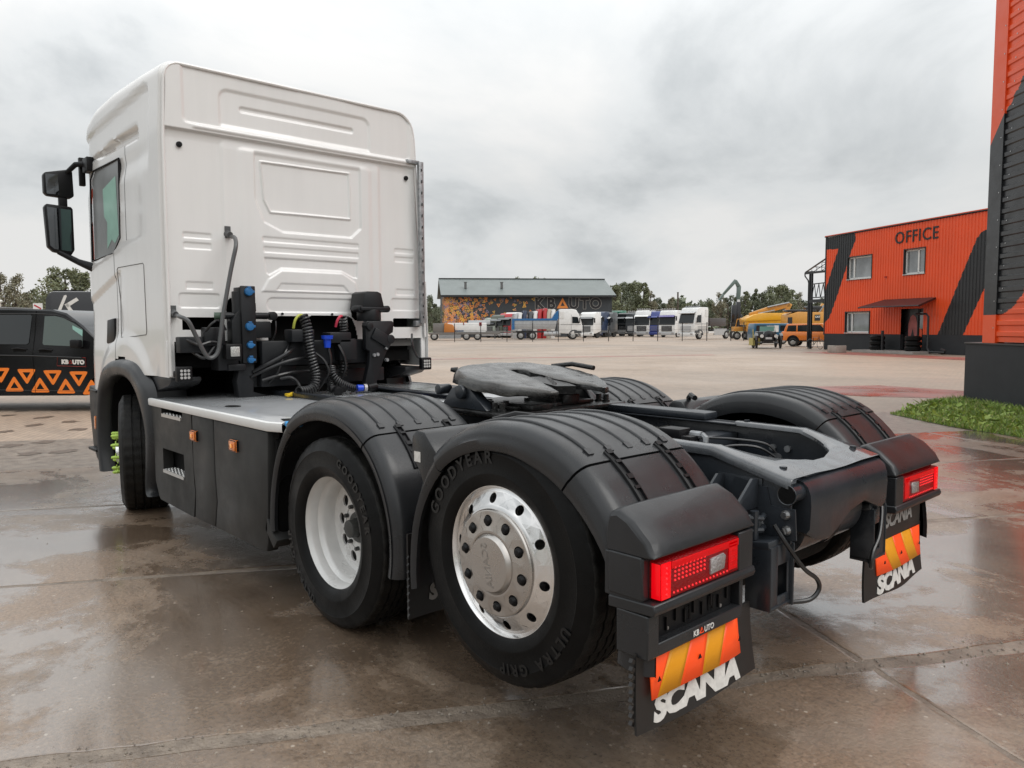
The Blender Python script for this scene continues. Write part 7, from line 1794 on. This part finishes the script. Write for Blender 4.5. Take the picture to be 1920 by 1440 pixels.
mb = MB(); mb.prism([(1.9, 0.93), (3.2, 0.93), (3.15, 1.5), (2.9, 1.85), (2.4, 1.95), (1.95, 2.0)], 'y', 0.0, 0.5); put(mb, 'fairing_shell', mat('rust_orange', (0.45, 0.16, 0.03), 0.6), t, bevel=0.05)
t = thing('scrap_bush', 'dark shrub beside the left corner of the warehouse', 'shrub', far(806, 99), RZ0)
o = bpy.data.objects.new('crown', TK[2][0]); COL.objects.link(o); o.parent = t; o.scale = (0.55, 0.5, 0.62)
# white lorry at three-quarter view, nose to the left
wt = thing('flatbed_lorry', 'white three axle lorry with dark headboard and grey bed in front of the wood', 'lorry', far(1372, 93), RZ0+PI-R(-38))
def mirror_side(t):   # local -y must face the camera: flip by building on the other side
    pass
# local +x forward = left in the picture; visible side is local +y
def side_cab_r(t, x0, col, h=3.6, w=2.45, L=2.3, z0=0.75):
    n0 = len(t.children); side_cab(t, x0, col, h, w, L, z0)
    for o in t.children:
        if o.get('done'): continue
        for v in o.data.vertices: v.co.y = -v.co.y
        o.data.flip_normals(); o['done'] = 1
side_cab_r(wt, 4.6, WHT, 3.75, L=2.6)
for o in wt.children:
    if 'done' in o: del o['done']
mb = MB(); mb.box((2.1, -1.2, 1.0), (5.0, 0.9, 0.24)); put(mb, 'chassis', DGR, wt)
mb = MB(); mb.tube([(6.0, -0.2, 3.82), (6.0, -2.2, 3.82)], 0.03, 6)
for k in range(6): mb.cyl((6.04, -0.3-k*0.36, 3.85), (6.12, -0.3-k*0.36, 3.85), 0.10, n=10)
put(mb, 'lamp_bar', GALV, wt)
mb = MB(); mb.box((2.2, -0.1, 0.85), (2.4, 0.12, 0.75)); put(mb, 'side_panel', LGR, wt)
mb = MB(); mb.box((2.7, -1.2, 2.0), (3.1, 2.3, 0.95)); put(mb, 'cargo_box', paint('box_brown', (0.06, 0.05, 0.048), 0.5), wt, bevel=0.03)
mb = MB(); mb.box((3.9, -0.1, 0.8), (1.2, 0.1, 0.25)); put(mb, 'side_bar', WHT, wt)
for x in (-0.3, 1.05, 6.15):
    w_ = wheel(wt, x, 0.0, 0.5, 0.5, 0.3)
    for o in [w_]+list(w_.children):
        for v in o.data.vertices: v.co.y = -v.co.y
        o.data.flip_normals()
# lorry-mounted loader crane with its folded knuckle boom
cr_ = thing('loader_crane', 'tall grey green folding crane boom standing behind the white flatbed lorry', 'crane', far(1384, 98), RZ0)
CG = paint('crane_green', (0.10, 0.14, 0.125), 0.45)
def bar(mb, a, b, w0, w1, th=0.35, mi=0):
    A = Vector(a); B = Vector(b); d = (B-A).normalized(); n = Vector((-d.z, 0, d.x))
    vs = [A-n*w0/2, A+n*w0/2, B+n*w1/2, B-n*w1/2]; y = Vector((0, th/2, 0)); mb.add([v-y for v in vs]+[v+y for v in vs], [(0, 1, 2, 3), (7, 6, 5, 4), (0, 4, 5, 1), (1, 5, 6, 2), (2, 6, 7, 3), (3, 7, 4, 0)], mi)
mb = MB(); bar(mb, (-0.1, 0, 1.0), (-0.1, 0, 4.6), 0.7, 0.5, 0.6); bar(mb, (-0.6, 0, 1.5), (-0.6, 0, 4.2), 0.8, 0.6, 0.6); bar(mb, (0.25, 0, 1.0), (0.2, 0, 3.0), 0.5, 0.4, 0.6); put(mb, 'crane_column', BLKP, cr_, bevel=0.03)
mb = MB(); bar(mb, (-0.1, 0, 4.4), (-0.05, 0, 6.6), 0.40, 0.52); bar(mb, (-0.05, 0, 6.5), (-0.5, 0, 7.35), 0.5, 0.30); put(mb, 'main_boom', CG, cr_, bevel=0.03)
mb = MB(); bar(mb, (-0.45, -0.02, 7.35), (-2.0, -0.02, 5.6), 0.42, 0.30); bar(mb, (-2.0, -0.02, 5.6), (-3.0, -0.02, 4.2), 0.26, 0.20); put(mb, 'knuckle_boom', CG, cr_, bevel=0.02)
mb = MB(); bar(mb, (-0.1, -0.2, 4.5), (-0.1, -0.2, 4.9), 0.34, 0.34, 0.05); bar(mb, (-2.6, -0.2, 4.8), (-3.1, -0.2, 4.1), 0.14, 0.14, 0.05); put(mb, 'white_plate', WHT, cr_)
# excavators and machines
def machine(px, d, label, cat='excavator', name='excavator', rz=0.0): return thing(name, label, cat, far(px, d), RZ0+rz)
ex = machine(1395, 84, 'yellow excavator with long boom laid back over its body, left one')
mb = MB(); mb.box((2.6, 1.5, 2.05), (4.6, 2.6, 0.8)); mb.prism([(0.2, 2.3), (1.0, 2.75), (2.0, 2.95), (4.6, 2.95), (4.9, 2.2), (0.2, 2.0)], 'y', 0.1, 2.6); put(mb, 'engine_cover', YELP, ex, bevel=0.06)
mb = MB(); mb.box((1.0, 0.4, 1.35), (1.2, 0.8, 0.9)); put(mb, 'counterweight', YOR, ex, bevel=0.08)
mb = MB(); bar(mb, (0.9, 1.2, 2.75), (3.0, 1.2, 3.35), 0.45, 0.62); bar(mb, (2.9, 1.2, 3.30), (5.4, 1.2, 3.85), 0.62, 0.42); bar(mb, (5.4, 1.2, 4.0), (4.9, 1.2, 2.9), 0.5, 0.4); put(mb, 'boom', YOR, ex, bevel=0.05)
mb = MB(); mb.tube([(2.8, 0.9, 3.6), (5.2, 0.9, 4.1)], 0.09, 8, 0); mb.tube([(1.8, 0.9, 2.9), (3.6, 0.9, 3.25)], 0.08, 8, 0); put(mb, 'hydraulic_ram', GALV, ex)
mb = MB(); mb.box((3.0, 1.5, 0.55), (4.6, 3.0, 1.0)); put(mb, 'tracks', DGR, ex, bevel=0.2)
ex2 = machine(1478, 78, 'yellow excavator with CAT on its cover, standing behind the orange estate car')
mb = MB(); mb.prism([(0.0, 1.4), (0.1, 2.7), (1.0, 2.95), (3.6, 2.9), (3.6, 1.3)], 'y', 0.0, 2.6); put(mb, 'engine_cover', YOR, ex2, bevel=0.07)
mb = MB(); mb.box((0.1, -0.02, 2.05), (0.45, 0.04, 0.7)); mb.box((2.9, -0.02, 2.35), (0.55, 0.04, 0.60)); put(mb, 'decal_panel', BLKP, ex2)
lettering('decal_lettering', 'CAT', 0.26, TXTW, ex2, (2.9, -0.05, 2.35), (1, 0, 0), (0, 0, 1), ext=0.004, off=0.012)
mb = MB(); mb.box((1.4, 1.0, 3.05), (3.0, 1.4, 0.25)); mb.box((2.8, 1.0, 3.3), (1.4, 1.3, 0.5)); put(mb, 'cab', BLKP, ex2, bevel=0.05)
mb = MB(); bar(mb, (2.9, 0.8, 1.7), (3.9, 0.8, 3.7), 0.7, 0.6); bar(mb, (3.85, 0.8, 3.7), (4.6, 0.8, 2.4), 0.6, 0.4); put(mb, 'boom', YOR, ex2, bevel=0.05)
mb = MB(); mb.tube([(2.6, 0.4, 2.0), (3.7, 0.4, 3.6)], 0.09, 8); put(mb, 'hydraulic_ram', GALV, ex2)
mb = MB(); mb.box((2.2, 1.3, 0.6), (4.2, 2.8, 1.1)); put(mb, 'tracks', DGR, ex2, bevel=0.2)
md = machine(1388, 86, 'small yellow dumper frame between the crane and the excavator', 'dumper', 'site_dumper')
mb = MB(); mb.box((0.0, 0.6, 1.2), (1.5, 1.4, 0.5)); mb.tube([(-0.6, 0, 1.3), (-0.4, 0, 2.3), (0.3, 0, 2.3), (0.7, 0, 1.3)], 0.05, 6); put(mb, 'frame', YOR, md, bevel=0.02)
for x in (-0.4, 0.6): wheel(md, x, -0.1, 0.45, 0.45, 0.3)
# blue and white van behind the vintage car
bv_ = thing('parked_van', 'blue and white minibus behind the vintage car', 'van', far(1412, 64), RZ0)
mb = MB(); mb.prism([(0.0, 0.4), (0.0, 1.0), (0.1, 1.75), (3.0, 1.75), (3.15, 0.9), (3.1, 0.4)], 'y', 0, 1.7); put(mb, 'body', paint('van_blue', (0.015, 0.09, 0.17)), bv_, bevel=0.08)
mb = MB(); mb.box((1.6, -0.02, 1.30), (1.0, 0.04, 0.55)); put(mb, 'white_panel', WHT, bv_)
mb = MB(); mb.box((0.6, -0.02, 1.35), (0.7, 0.03, 0.45)); put(mb, 'window', FGL, bv_); mb = MB(); mb.box((2.6, -0.02, 1.35), (0.7, 0.03, 0.45)); put(mb, 'window', FGL, bv_)
mb = MB(); mb.box((1.55, -0.03, 0.6), (3.1, 0.05, 0.3)); put(mb, 'lower_panel', WHT, bv_)
for x in (0.6, 2.5): wheel(bv_, x, -0.02, 0.33, 0.33, 0.2)
# vintage car, front on
vc = thing('vintage_car', 'black vintage car with round headlights facing the yard', 'car', far(1441, 52), RZ0+R(-12))
mb = MB(); mb.prism([(-0.30, 0.42), (0.30, 0.42), (0.34, 0.95), (0.26, 1.16), (0.0, 1.24), (-0.26, 1.16), (-0.34, 0.95)], 'y', 0.0, 0.12); put(mb, 'radiator', BLKP, vc, bevel=0.03)
mb = MB(); mb.prism([(-0.33, 0.45), (0.33, 0.45), (0.36, 0.95), (0.25, 1.15), (-0.25, 1.15), (-0.36, 0.95)], 'y', 0.12, 1.1); mb.prism([(-0.6, 0.45), (0.6, 0.45), (0.62, 1.15), (-0.62, 1.15)], 'y', 1.1, 3.0); put(mb, 'bonnet_and_body', BLKP, vc, bevel=0.04)
mb = MB(); mb.tube([(-0.55, 1.15, 1.15), (-0.5, 1.15, 1.55), (0.5, 1.15, 1.55), (0.55, 1.15, 1.15)], 0.02, 6); mb.box((0, 1.15, 1.34), (0.96, 0.02, 0.34), mi=1); put(mb, 'windscreen', [BLKP, GLASSG], vc)
for s in (-1, 1):
    mb = MB(); mb.tube([(s*0.46, 0.02, 0.85), (s*0.46, -0.05, 0.85), (s*0.46, -0.12, 0.85)], [0.06, 0.12, 0.13], 14); hl = put(mb, 'headlight', BLKP, vc)
    mb = MB(); mb.disc((s*0.46, -0.125, 0.85), 0.12, 'y', 16); put(mb, 'headlight_glass', TXTW, hl)
    mb = MB(); mb.tube([(s*0.80, -0.32, 0.55), (s*0.80, -0.2, 0.80), (s*0.80, 0.15, 0.92), (s*0.80, 0.6, 0.75), (s*0.78, 1.0, 0.42), (s*0.78, 1.9, 0.36)], [0.05, 0.12, 0.15, 0.14, 0.1, 0.08], 8); put(mb, 'fender', BLKP, vc)
    mb = MB(); mb.lathe([(0.22, 0.05), (0.38, 0.06), (0.40, 0.0), (0.38, -0.06), (0.22, -0.05)], 24, 0, Matrix.Translation((s*0.78, 0.15, 0.40)) @ Matrix.Rotation(PI/2, 4, 'Z')); put(mb, 'wheel', TYRE2, vc)
    mb = MB(); mb.lathe([(0.22, 0.05), (0.38, 0.06), (0.40, 0.0), (0.38, -0.06), (0.22, -0.05)], 24, 0, Matrix.Translation((s*0.78, 2.6, 0.40)) @ Matrix.Rotation(PI/2, 4, 'Z')); put(mb, 'wheel', TYRE2, vc)
mb = MB(); mb.tube([(-0.75, 0.1, 0.40), (0.75, 0.1, 0.40)], 0.04, 8); mb.box((0, -0.02, 0.50), (0.9, 0.1, 0.08)); put(mb, 'front_axle', BLKP, vc)
mb = MB(); mb.box((0, -0.03, 0.70), (0.42, 0.02, 0.13)); put(mb, 'number_plate', mat('plate_grey', (0.55, 0.55, 0.55), 0.5), vc)
t = thing('hay_cart', 'small pale yellow two wheeled cart beside the vintage car', 'cart', far(1417, 53), RZ0)
mb = MB(); mb.box((0, 0.3, 0.45), (0.5, 0.9, 0.5)); mb.tube([(-0.2, -0.1, 0.6), (-0.25, -0.1, 1.3)], 0.04, 6); put(mb, 'cart_body', mat('cart_yellow', (0.45, 0.38, 0.12), 0.6), t)
mb = MB(); mb.lathe([(0.05, 0.04), (0.22, 0.04), (0.22, -0.04), (0.05, -0.04)], 16, 0, Matrix.Translation((-0.1, 0.2, 0.22)) @ Matrix.Rotation(PI/2, 4, 'Z')); put(mb, 'wheel', TYRE2, t)
# orange estate car, nose to the right
sv = thing('estate_car', 'orange off road estate car parked by the stair platform of the office', 'car', far(1464, 57), RZ0+R(-32))
mb = MB(); mb.prism([(0.0, 0.45), (-0.02, 1.0), (0.05, 1.12), (4.35, 1.08), (4.45, 0.95), (4.5, 0.45)], 'y', 0, 1.75); put(mb, 'body', ORP, sv, bevel=0.07)
mb = MB(); mb.prism([(0.12, 1.08), (0.35, 1.68), (2.85, 1.70), (3.45, 1.08)], 'y', 0.12, 1.63); put(mb, 'roof', ORP, sv, bevel=0.06)
for q in ([(0.35, 1.12), (0.48, 1.56), (1.05, 1.58), (1.05, 1.12)], [(1.15, 1.12), (1.15, 1.58), (1.95, 1.60), (1.95, 1.12)], [(2.05, 1.12), (2.05, 1.60), (2.72, 1.60), (3.15, 1.12)]):
    mb = MB(); mb.prism(q, 'y', 0.105, 0.125); put(mb, 'window', FGL, sv)
vs = [(3.43, 0.2, 1.12), (3.43, 1.55, 1.12), (2.93, 1.48, 1.64), (2.93, 0.27, 1.64)]; mb = MB(); mb.add(vs+[(a+0.04, b, c+0.02) for a, b, c in vs], [(0, 1, 2, 3), (7, 6, 5, 4), (0, 4, 5, 1), (1, 5, 6, 2), (2, 6, 7, 3), (3, 7, 4, 0)]); put(mb, 'windscreen', FGL, sv)
mb = MB(); mb.box((4.50, 0.87, 0.85), (0.06, 0.9, 0.22)); put(mb, 'grille', BLKP, sv)
for y in (0.22, 1.53): mb = MB(); mb.box((4.49, y, 0.86), (0.08, 0.32, 0.18)); put(mb, 'headlight', CLEAR, sv)
mb = MB(); mb.box((4.52, 0.87, 0.52), (0.16, 1.7, 0.22)); put(mb, 'bumper', DGR, sv, bevel=0.03)
mb = MB(); mb.box((2.25, 0.02, 0.40), (2.0, 0.10, 0.06)); put(mb, 'side_step', BLKP, sv)
for x in (0.85, 3.6):
    wheel(sv, x, -0.02, 0.37, 0.37, 0.24); wheel(sv, x, 1.50, 0.37, 0.37, 0.24)
    mb = MB(); mb.prism(arc(x, 0.40, 0.45, 0, 180, 10), 'y', -0.006, 0.01); put(mb, 'wheel_arch', BLKP, sv)
# things by the office door
for k, (s_, z_, lb) in enumerate(((5.55, 0.13, 'left'), (8.05+0.15, 0.13, 'right'))):
    for j in range(3):
        p = off.matrix_basis if False else None
        c, s2 = math.cos(off.rotation_euler.z), math.sin(off.rotation_euler.z); lx, ly = s_, -0.75
        t = thing('stacked_tyre', '%s tyre of the stack %s of the office door' % (('bottom', 'middle', 'top')[j], lb), 'tyre', (20.6+c*lx-s2*ly, -45.5+s2*lx+c*ly, 0.13+j*0.28), off.rotation_euler.z, 'tyres stacked beside the office door')
        mb = MB(); mb.lathe([(0.25, 0.0), (0.36, 0.0), (0.42, 0.06), (0.42, 0.20), (0.36, 0.27), (0.25, 0.27)], 24, 0, Matrix.Rotation(PI/2, 4, 'X'), closed=True); put(mb, 'tyre', RUB, t)
c, s2 = math.cos(off.rotation_euler.z), math.sin(off.rotation_euler.z)
pl = thing('concrete_planter', 'small grey concrete box standing on the yard before the office corner', 'planter', (17.37, -40.23, -0.01), off.rotation_euler.z)
mb = MB(); mb.prism([(-0.36, -0.36), (0.36, -0.36), (0.36, 0.36), (-0.36, 0.36)], 'z', 0, 0.42); put(mb, 'box', mat('planter_concrete', (0.34, 0.31, 0.27), 0.8, var=0.15, vscale=4), pl, bevel=0.02)
mb = MB(); mb.prism([(-0.28, -0.28), (0.28, -0.28), (0.28, 0.28), (-0.28, 0.28)], 'z', 0.42, 0.425); put(mb, 'soil', DEEP, pl)
bk = thing('bicycle', 'bicycle wheel and frame leaning at the left corner of the office', 'bicycle', (20.6-c*0.5, -45.5-s2*0.5, 0), off.rotation_euler.z)
for x in (-0.5, 0.5): mb = MB(); mb.lathe([(0.31, 0.015), (0.34, 0.0), (0.31, -0.015)], 24, 0, Matrix.Translation((x, -0.3, 0.34)), closed=True); put(mb, 'wheel', BLKP, bk)
mb = MB(); mb.tube([(-0.5, -0.3, 0.34), (-0.1, -0.3, 0.30), (0.35, -0.3, 0.75), (-0.2, -0.3, 0.78), (-0.1, -0.3, 0.30)], 0.02, 6); mb.tube([(0.5, -0.3, 0.34), (0.35, -0.3, 0.9)], 0.02, 6); put(mb, 'frame', BLKP, bk)
# fence posts across the yard
fn = thing('wire_fence', 'thin black post and wire fence across the yard in front of the lorries', 'fence', far(850, 80), RZ0)
POST = []
for k, px in enumerate([853, 902, 951, 999, 1047, 1094, 1141, 1187, 1233, 1279, 1325, 1370, 1394]):
    x = (px-850)/FPX*80; mb = MB(); mb.box((x, 0, 0.95), (0.075, 0.075, 1.95)); mb.box((x, 0, 1.94), (0.09, 0.09, 0.02)); put(mb, 'post', BLKP, fn)
for z in (0.6, 1.2, 1.8):
    mb = MB(); mb.tube([(0.1, 0, z), (30.5, 0, z)], 0.008, 4); put(mb, 'wire', BLKP, fn)
ut = thing('utility_pole', 'bare wooden pole rising behind the white lorries', 'pole', far(1270, 118), RZ0)
mb = MB(); mb.tube([(0, 0, 0), (0, 0, 6.7)], [0.17, 0.12], 10); put(mb, 'pole_shaft', BARK, ut); mb = MB(); mb.box((0, 0, 6.74), (0.3, 0.3, 0.06)); put(mb, 'pole_cap', GALV, ut)

# ---- black van at the left
van = thing('panel_van', 'black panel van with orange triangles along its side at the left edge', 'van', far(0, 14.4), RZ0)
VB = mat('van_black_paint', (0.006, 0.006, 0.007), 0.10, spec=0.5, var=0.1)
vx = lambda X: X*0.002032
vz = lambda Y: 2.856-Y*0.002032
side = [(-3.2, 0.34), (-3.28, 0.9), (-3.22, 1.6), (-3.05, 1.93), (-2.5, 1.965), (0.2, 1.955), (0.95, 1.93), (1.22, 1.86), (1.55, 1.62), (1.85, 1.33), (2.05, 1.22), (2.75, 1.08), (2.95, 0.85), (2.95, 0.34),
        (2.35, 0.32)]+arc(2.0, 0.36, 0.36, 0, 180, 10)+[(1.6, 0.30), (-1.9, 0.30)]+arc(-2.3, 0.36, 0.36, 0, 180, 10)+[(-2.7, 0.32)]
mb = MB(); k = len(side); vs = []; fs = []
for (y, f) in ((0.12, 0.965), (0.0, 1.0), (1.75, 1.0), (1.87, 0.965)):
    for (x, z) in side:
        tum = max(0, z-1.2)*0.16
        vs.append((x*(1 if f == 1 else 0.985), (y if 0.0 < y < 1.7 and f != 1 else y)+(tum if y < 1 else -tum)-(0.06 if f == 1 and y < 1 else -0.06 if f == 1 else 0), z if f == 1 else 0.34+(z-0.34)*0.992+0.012*(1 if z > 1.9 else 0)))
vs2 = []
for (y0, sc_) in ((0.0, 1.0), (0.10, 1.012)):
    pass
mb = MB()
lv = [(0.0, 1.0), (0.02, 1.0), (1.86, 1.0), (1.88, 1.0)]
vs = []
for (y, f) in ((0.035, 0.97), (0.0, 0.99), (0.0, 0.992), (1.88, 0.992), (1.845, 0.97)):
    pass
for (y, inn) in ((0.0, 0.03), (0.03, 0.0), (1.85, 0.0), (1.88, 0.03)):
    for (x, z) in side:
        tum = max(0, z-1.15)*0.17; cx_ = x-(inn if x > 0 else -inn)*0.5; cz_ = z-(inn if z > 1.5 else 0)
        vs.append((cx_, y+(tum if y < 1 else -tum), cz_))
fs = [tuple(range(k)), tuple(3*k+i for i in range(k))[::-1]]
for r__ in range(3): fs += [(r__*k+i, r__*k+(i+1) % k, (r__+1)*k+(i+1) % k, (r__+1)*k+i) for i in range(k)]
mb.add(vs, fs); vb = put(mb, 'body', VB, van, ang=30)
def vpt(X, Y, off_=0.004):
    x, z = vx(X), vz(Y); return (x, max(0, z-1.15)*0.17-off_, z)
def vpoly(P, m, name, th=0.006, off_=0.004, parent=None):
    mb = MB(); f = [vpt(a, b, off_) for a, b in P]; g2 = [(x, y+th+off_, z) for x, y, z in f]; n = len(P)
    mb.add(f+g2, [tuple(range(n))]+[(i, (i+1) % n, n+(i+1) % n, n+i) for i in range(n)]); return put(mb, name, m, parent or van, smooth=False)
VGL = mat('van_glass', (0.018, 0.022, 0.024), 0.06, spec=0.6); VGL2 = mat('van_glass_green', (0.075, 0.10, 0.092), 0.06, spec=0.6)
vpoly([(-400, 500), (270, 503), (285, 520), (268, 765), (250, 778), (-400, 772)], VGL, 'side_window')
fwn = vpoly([(405, 518), (500, 516), (580, 535), (680, 585), (765, 640), (770, 802), (410, 785), (398, 770)], VGL2, 'front_window')
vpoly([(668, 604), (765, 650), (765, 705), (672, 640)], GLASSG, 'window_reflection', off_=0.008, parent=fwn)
mb = MB(); mb.tube([vpt(322, 470), vpt(318, 700), vpt(304, 900), vpt(318, 1245)], 0.004, 4); put(mb, 'door_gap', DEEP, van)
mb = MB(); mb.tube([vpt(-400, 870), vpt(300, 885), vpt(770, 905)], 0.010, 5); mb.tube([vpt(-400, 1195, .002), vpt(775, 1218, .002)], 0.005, 4); mb.tube([vpt(-400, 490), vpt(290, 492), vpt(520, 505), vpt(700, 575), vpt(780, 640)], 0.008, 5); put(mb, 'body_crease', VB, van)
for (a, b, y) in ((112, 250, 825), (355, 490, 835)):
    mb = MB(); mb.tube([vpt(a, y-6, 0.0), vpt((a+b)/2, y-12, 0.035), vpt(b, y, 0.0)], [0.012, 0.018, 0.012], 8); mb.box(vpt((a+b)/2, y+8, -0.004), (vx(b-a)*0.8, 0.02, 0.05), mi=1); put(mb, 'door_handle', [BLACK, DEEP], van)
mb = MB(); mb.box(vpt(745, 775, 0.13), (0.16, 0.18, 0.16)); put(mb, 'wing_mirror', BLACK, van, bevel=0.03)
VOR = mat('van_orange_print', (0.85, 0.20, 0.01), 0.3, coat=0.5)
def vtri(cx, ty, up):
    w, h_ = 92, 148
    if up: P = [(cx-w, ty+h_), (cx, ty), (cx+w, ty+h_)]
    else: P = [(cx+w, ty), (cx, ty+h_), (cx-w, ty)]
    def rnd_(P, k=0.13):
        o = []
        for i in range(3):
            a, b, c = P[i-1], P[i], P[(i+1) % 3]
            for t in (0, .5, 1):
                p = (b[0]+(a[0]-b[0])*k, b[1]+(a[1]-b[1])*k); q = (b[0]+(c[0]-b[0])*k, b[1]+(c[1]-b[1])*k)
                o.append(((1-t)**2*p[0]+2*t*(1-t)*b[0]+t*t*q[0], (1-t)**2*p[1]+2*t*(1-t)*b[1]+t*t*q[1]))
        return o
    cg = (sum(p[0] for p in P)/3, sum(p[1] for p in P)/3); O = rnd_(P, 0.13)
    I = rnd_([(cg[0]+(p[0]-cg[0])*0.40, cg[1]+(p[1]-cg[1])*0.40) for p in P], 0.001)
    mb = MB(); n = 9; mb.add([vpt(*p) for p in O+I], [(i, (i+1) % n, n+(i+1) % n, n+i) for i in range(n)]); put(mb, 'triangle_print', VOR, van, smooth=False)
for k in range(-7, 4): vtri(242+k*242, 1008+k*12, False); vtri(123+k*240, 1068+k*11+(0), True)
lb_ = vpoly([(538, 895), (800, 905), (800, 990), (532, 978)], BLACK, 'dealer_badge', off_=0.006)
mb = MB(); q = [vpt(a, b, 0.009) for a, b in ((538, 895), (800, 905), (800, 990), (532, 978))]; mb.tube(q, 0.0022, 4, closed=True); put(mb, 'badge_border', mat('badge_red', (0.6, 0.06, 0.04), 0.4), lb_)
lettering('dealer_lettering', 'KB', 0.105, TXTW, lb_, vpt(638, 960, 0.010), (1, 0, -0.02), (0, 0, 1), ext=0.001, off=0.008, align='RIGHT')
lettering('dealer_lettering', 'UTO', 0.105, TXTW, lb_, vpt(676, 962, 0.010), (1, 0, -0.02), (0, 0, 1), ext=0.001, off=0.008, align='LEFT')
mb = MB(); mb.tube([vpt(642, 959, .010), vpt(672, 960, .010), vpt(657, 926, .010)], 0.006, 4, closed=True); put(mb, 'badge_triangle', MATS['badge_red'], lb_)
for x in (-2.3, 2.0): wheel(van, x, 0.02, 0.33, 0.33, 0.22); wheel(van, x, 1.66, 0.33, 0.33, 0.22)
mb = MB(); mb.box((0, 0.94, 0.36), (5.6, 1.6, 0.12)); put(mb, 'underbody', DEEP, van)
# ---- taller black van with the K on its flank
kv = thing('high_roof_van', 'black high roof van with a white letter K behind the panel van', 'van', far(86, 27), RZ0)
kx = lambda px: (px-86)*27/FPX
kz = lambda py: CAM.z+(617-py)*27/FPX
mb = MB(); mb.prism([(0.05, 0.4), (0.0, 1.6), (kx(90), kz(560)), (kx(96), kz(550)), (kx(104), kz(547)), (3.4, kz(548)), (4.6, 1.9), (5.4, 1.3), (5.5, 0.4)], 'y', 0.0, 2.0); put(mb, 'body', BLKP, kv, bevel=0.07)
mb = MB(); mb.box(((kx(98)+kx(140))/2, 0.5, kz(546)), (kx(140)-kx(98), 0.5, 0.06)); put(mb, 'roof_rack', BLACK, kv)
for P in ([(126, 555), (130, 554), (131, 557), (119, 583), (113, 583)], [(126, 572), (149, 559), (153, 564), (132, 577)], [(127, 573), (132, 569), (142, 584), (134, 584)]):
    mb = MB(); mb.prism([(kx(a), kz(b)) for a, b in P], 'y', -0.008, 0.0); put(mb, 'k_print', TXTW, kv, smooth=False)
mb = MB(); mb.box((2.6, -0.02, 1.98), (5.0, 0.05, 0.3)); put(mb, 'lower_white_panel', WHT, kv)
for x in (0.9, 4.4): wheel(kv, x, 0.0, 0.35, 0.35, 0.22)
sg = thing('warning_board', 'white board with a red stripe beyond the panel van roof', 'sign', far(68, 45), RZ0)
mb = MB(); mb.box((0.25, 0, 2.86), (0.55, 0.03, 0.42)); put(mb, 'board', WHT, sg); mb = MB(); mb.box((0.25, -0.02, 2.86), (0.45, 0.012, 0.08), rot=(0, 0.5, 0)); put(mb, 'stripe', REDP, sg); mb = MB(); mb.box((0.25, 0, 1.33), (0.06, 0.06, 2.66)); put(mb, 'board_post', GALV, sg)
# ---- flattened wet leaves and stains on the pavers at the left
mb = MB(); r9 = random.Random(4)
for (px, py) in ((18, 778), (82, 782), (67, 796), (10, 808), (83, 829), (150, 804), (116, 767), (40, 770), (130, 790), (55, 850), (120, 846), (20, 836)):
    d_ = _f+_r2*((px-960)/FPX)+_u2*((720-py)/FPX); t_ = -CAM.z/d_.z; p = CAM+d_*t_
    P = []
    for k in range(14):
        a = 2*PI*k/14; q = 0.13*(0.6+0.7*r9.random()); P.append((p.x+q*(math.cos(a)*RT.x+math.sin(a)*FW.x*1.3), p.y+q*(math.cos(a)*RT.y+math.sin(a)*FW.y*1.3)))
    z_ = 0.002 if p.x*0.868-p.y*0.497 < 8.4 else -0.006
    mb.add([(x, y, z_) for x, y in P], [tuple(range(14))])
o = mb.build('wet_leaves', mat('wet_leaf_stain', (0.12, 0.088, 0.065), 0.4, var=0.35, vscale=20), None, smooth=False)
tag(o, 'dark flattened wet leaves scattered on the paving left of the truck', 'leaves', kind='stuff')
# grit along the sandy joint and small stones on the slabs
mb = MB()
for k in range(1500):
    if k < 1000: u = r9.uniform(-6, 9); v = -0.52+r9.gauss(0, 0.045)
    else: u = r9.uniform(-6, 9); v = r9.uniform(-6, 6)
    x, y, _z = uv(u, v); s_ = r9.uniform(0.002, 0.0075)*(1 if k < 1000 else 0.8)
    a = r9.random()*6.28; c, s2_ = math.cos(a)*s_, math.sin(a)*s_
    mb.add([(x+c, y+s2_, 0.0), (x-s2_*1.4, y+c*1.4, 0.0), (x-c, y-s2_, 0.0), (x+s2_, y-c, 0.0), (x, y, s_*1.1)], [(0, 1, 4), (1, 2, 4), (2, 3, 4), (3, 0, 4)])
o = mb.build('grit', mat('grit_stone', (0.30, 0.26, 0.21), 0.7, color2=(0.10, 0.08, 0.07), vscale=60), None, smooth=False, recalc=False)
tag(o, 'fine grit and small stones lying along the sandy joint and on the slabs', 'gravel', kind='stuff')
# ---- keep every branch to thing > part > sub-part
bpy.context.view_layer.update()
def depth(o):
    n = 0
    while o.parent: o = o.parent; n += 1
    return n
for _ in range(3):
    for o in [o for o in COL.objects if depth(o) > 2]:
        p = o.parent
        o.matrix_basis = p.matrix_basis @ o.matrix_basis; o.parent = p.parent
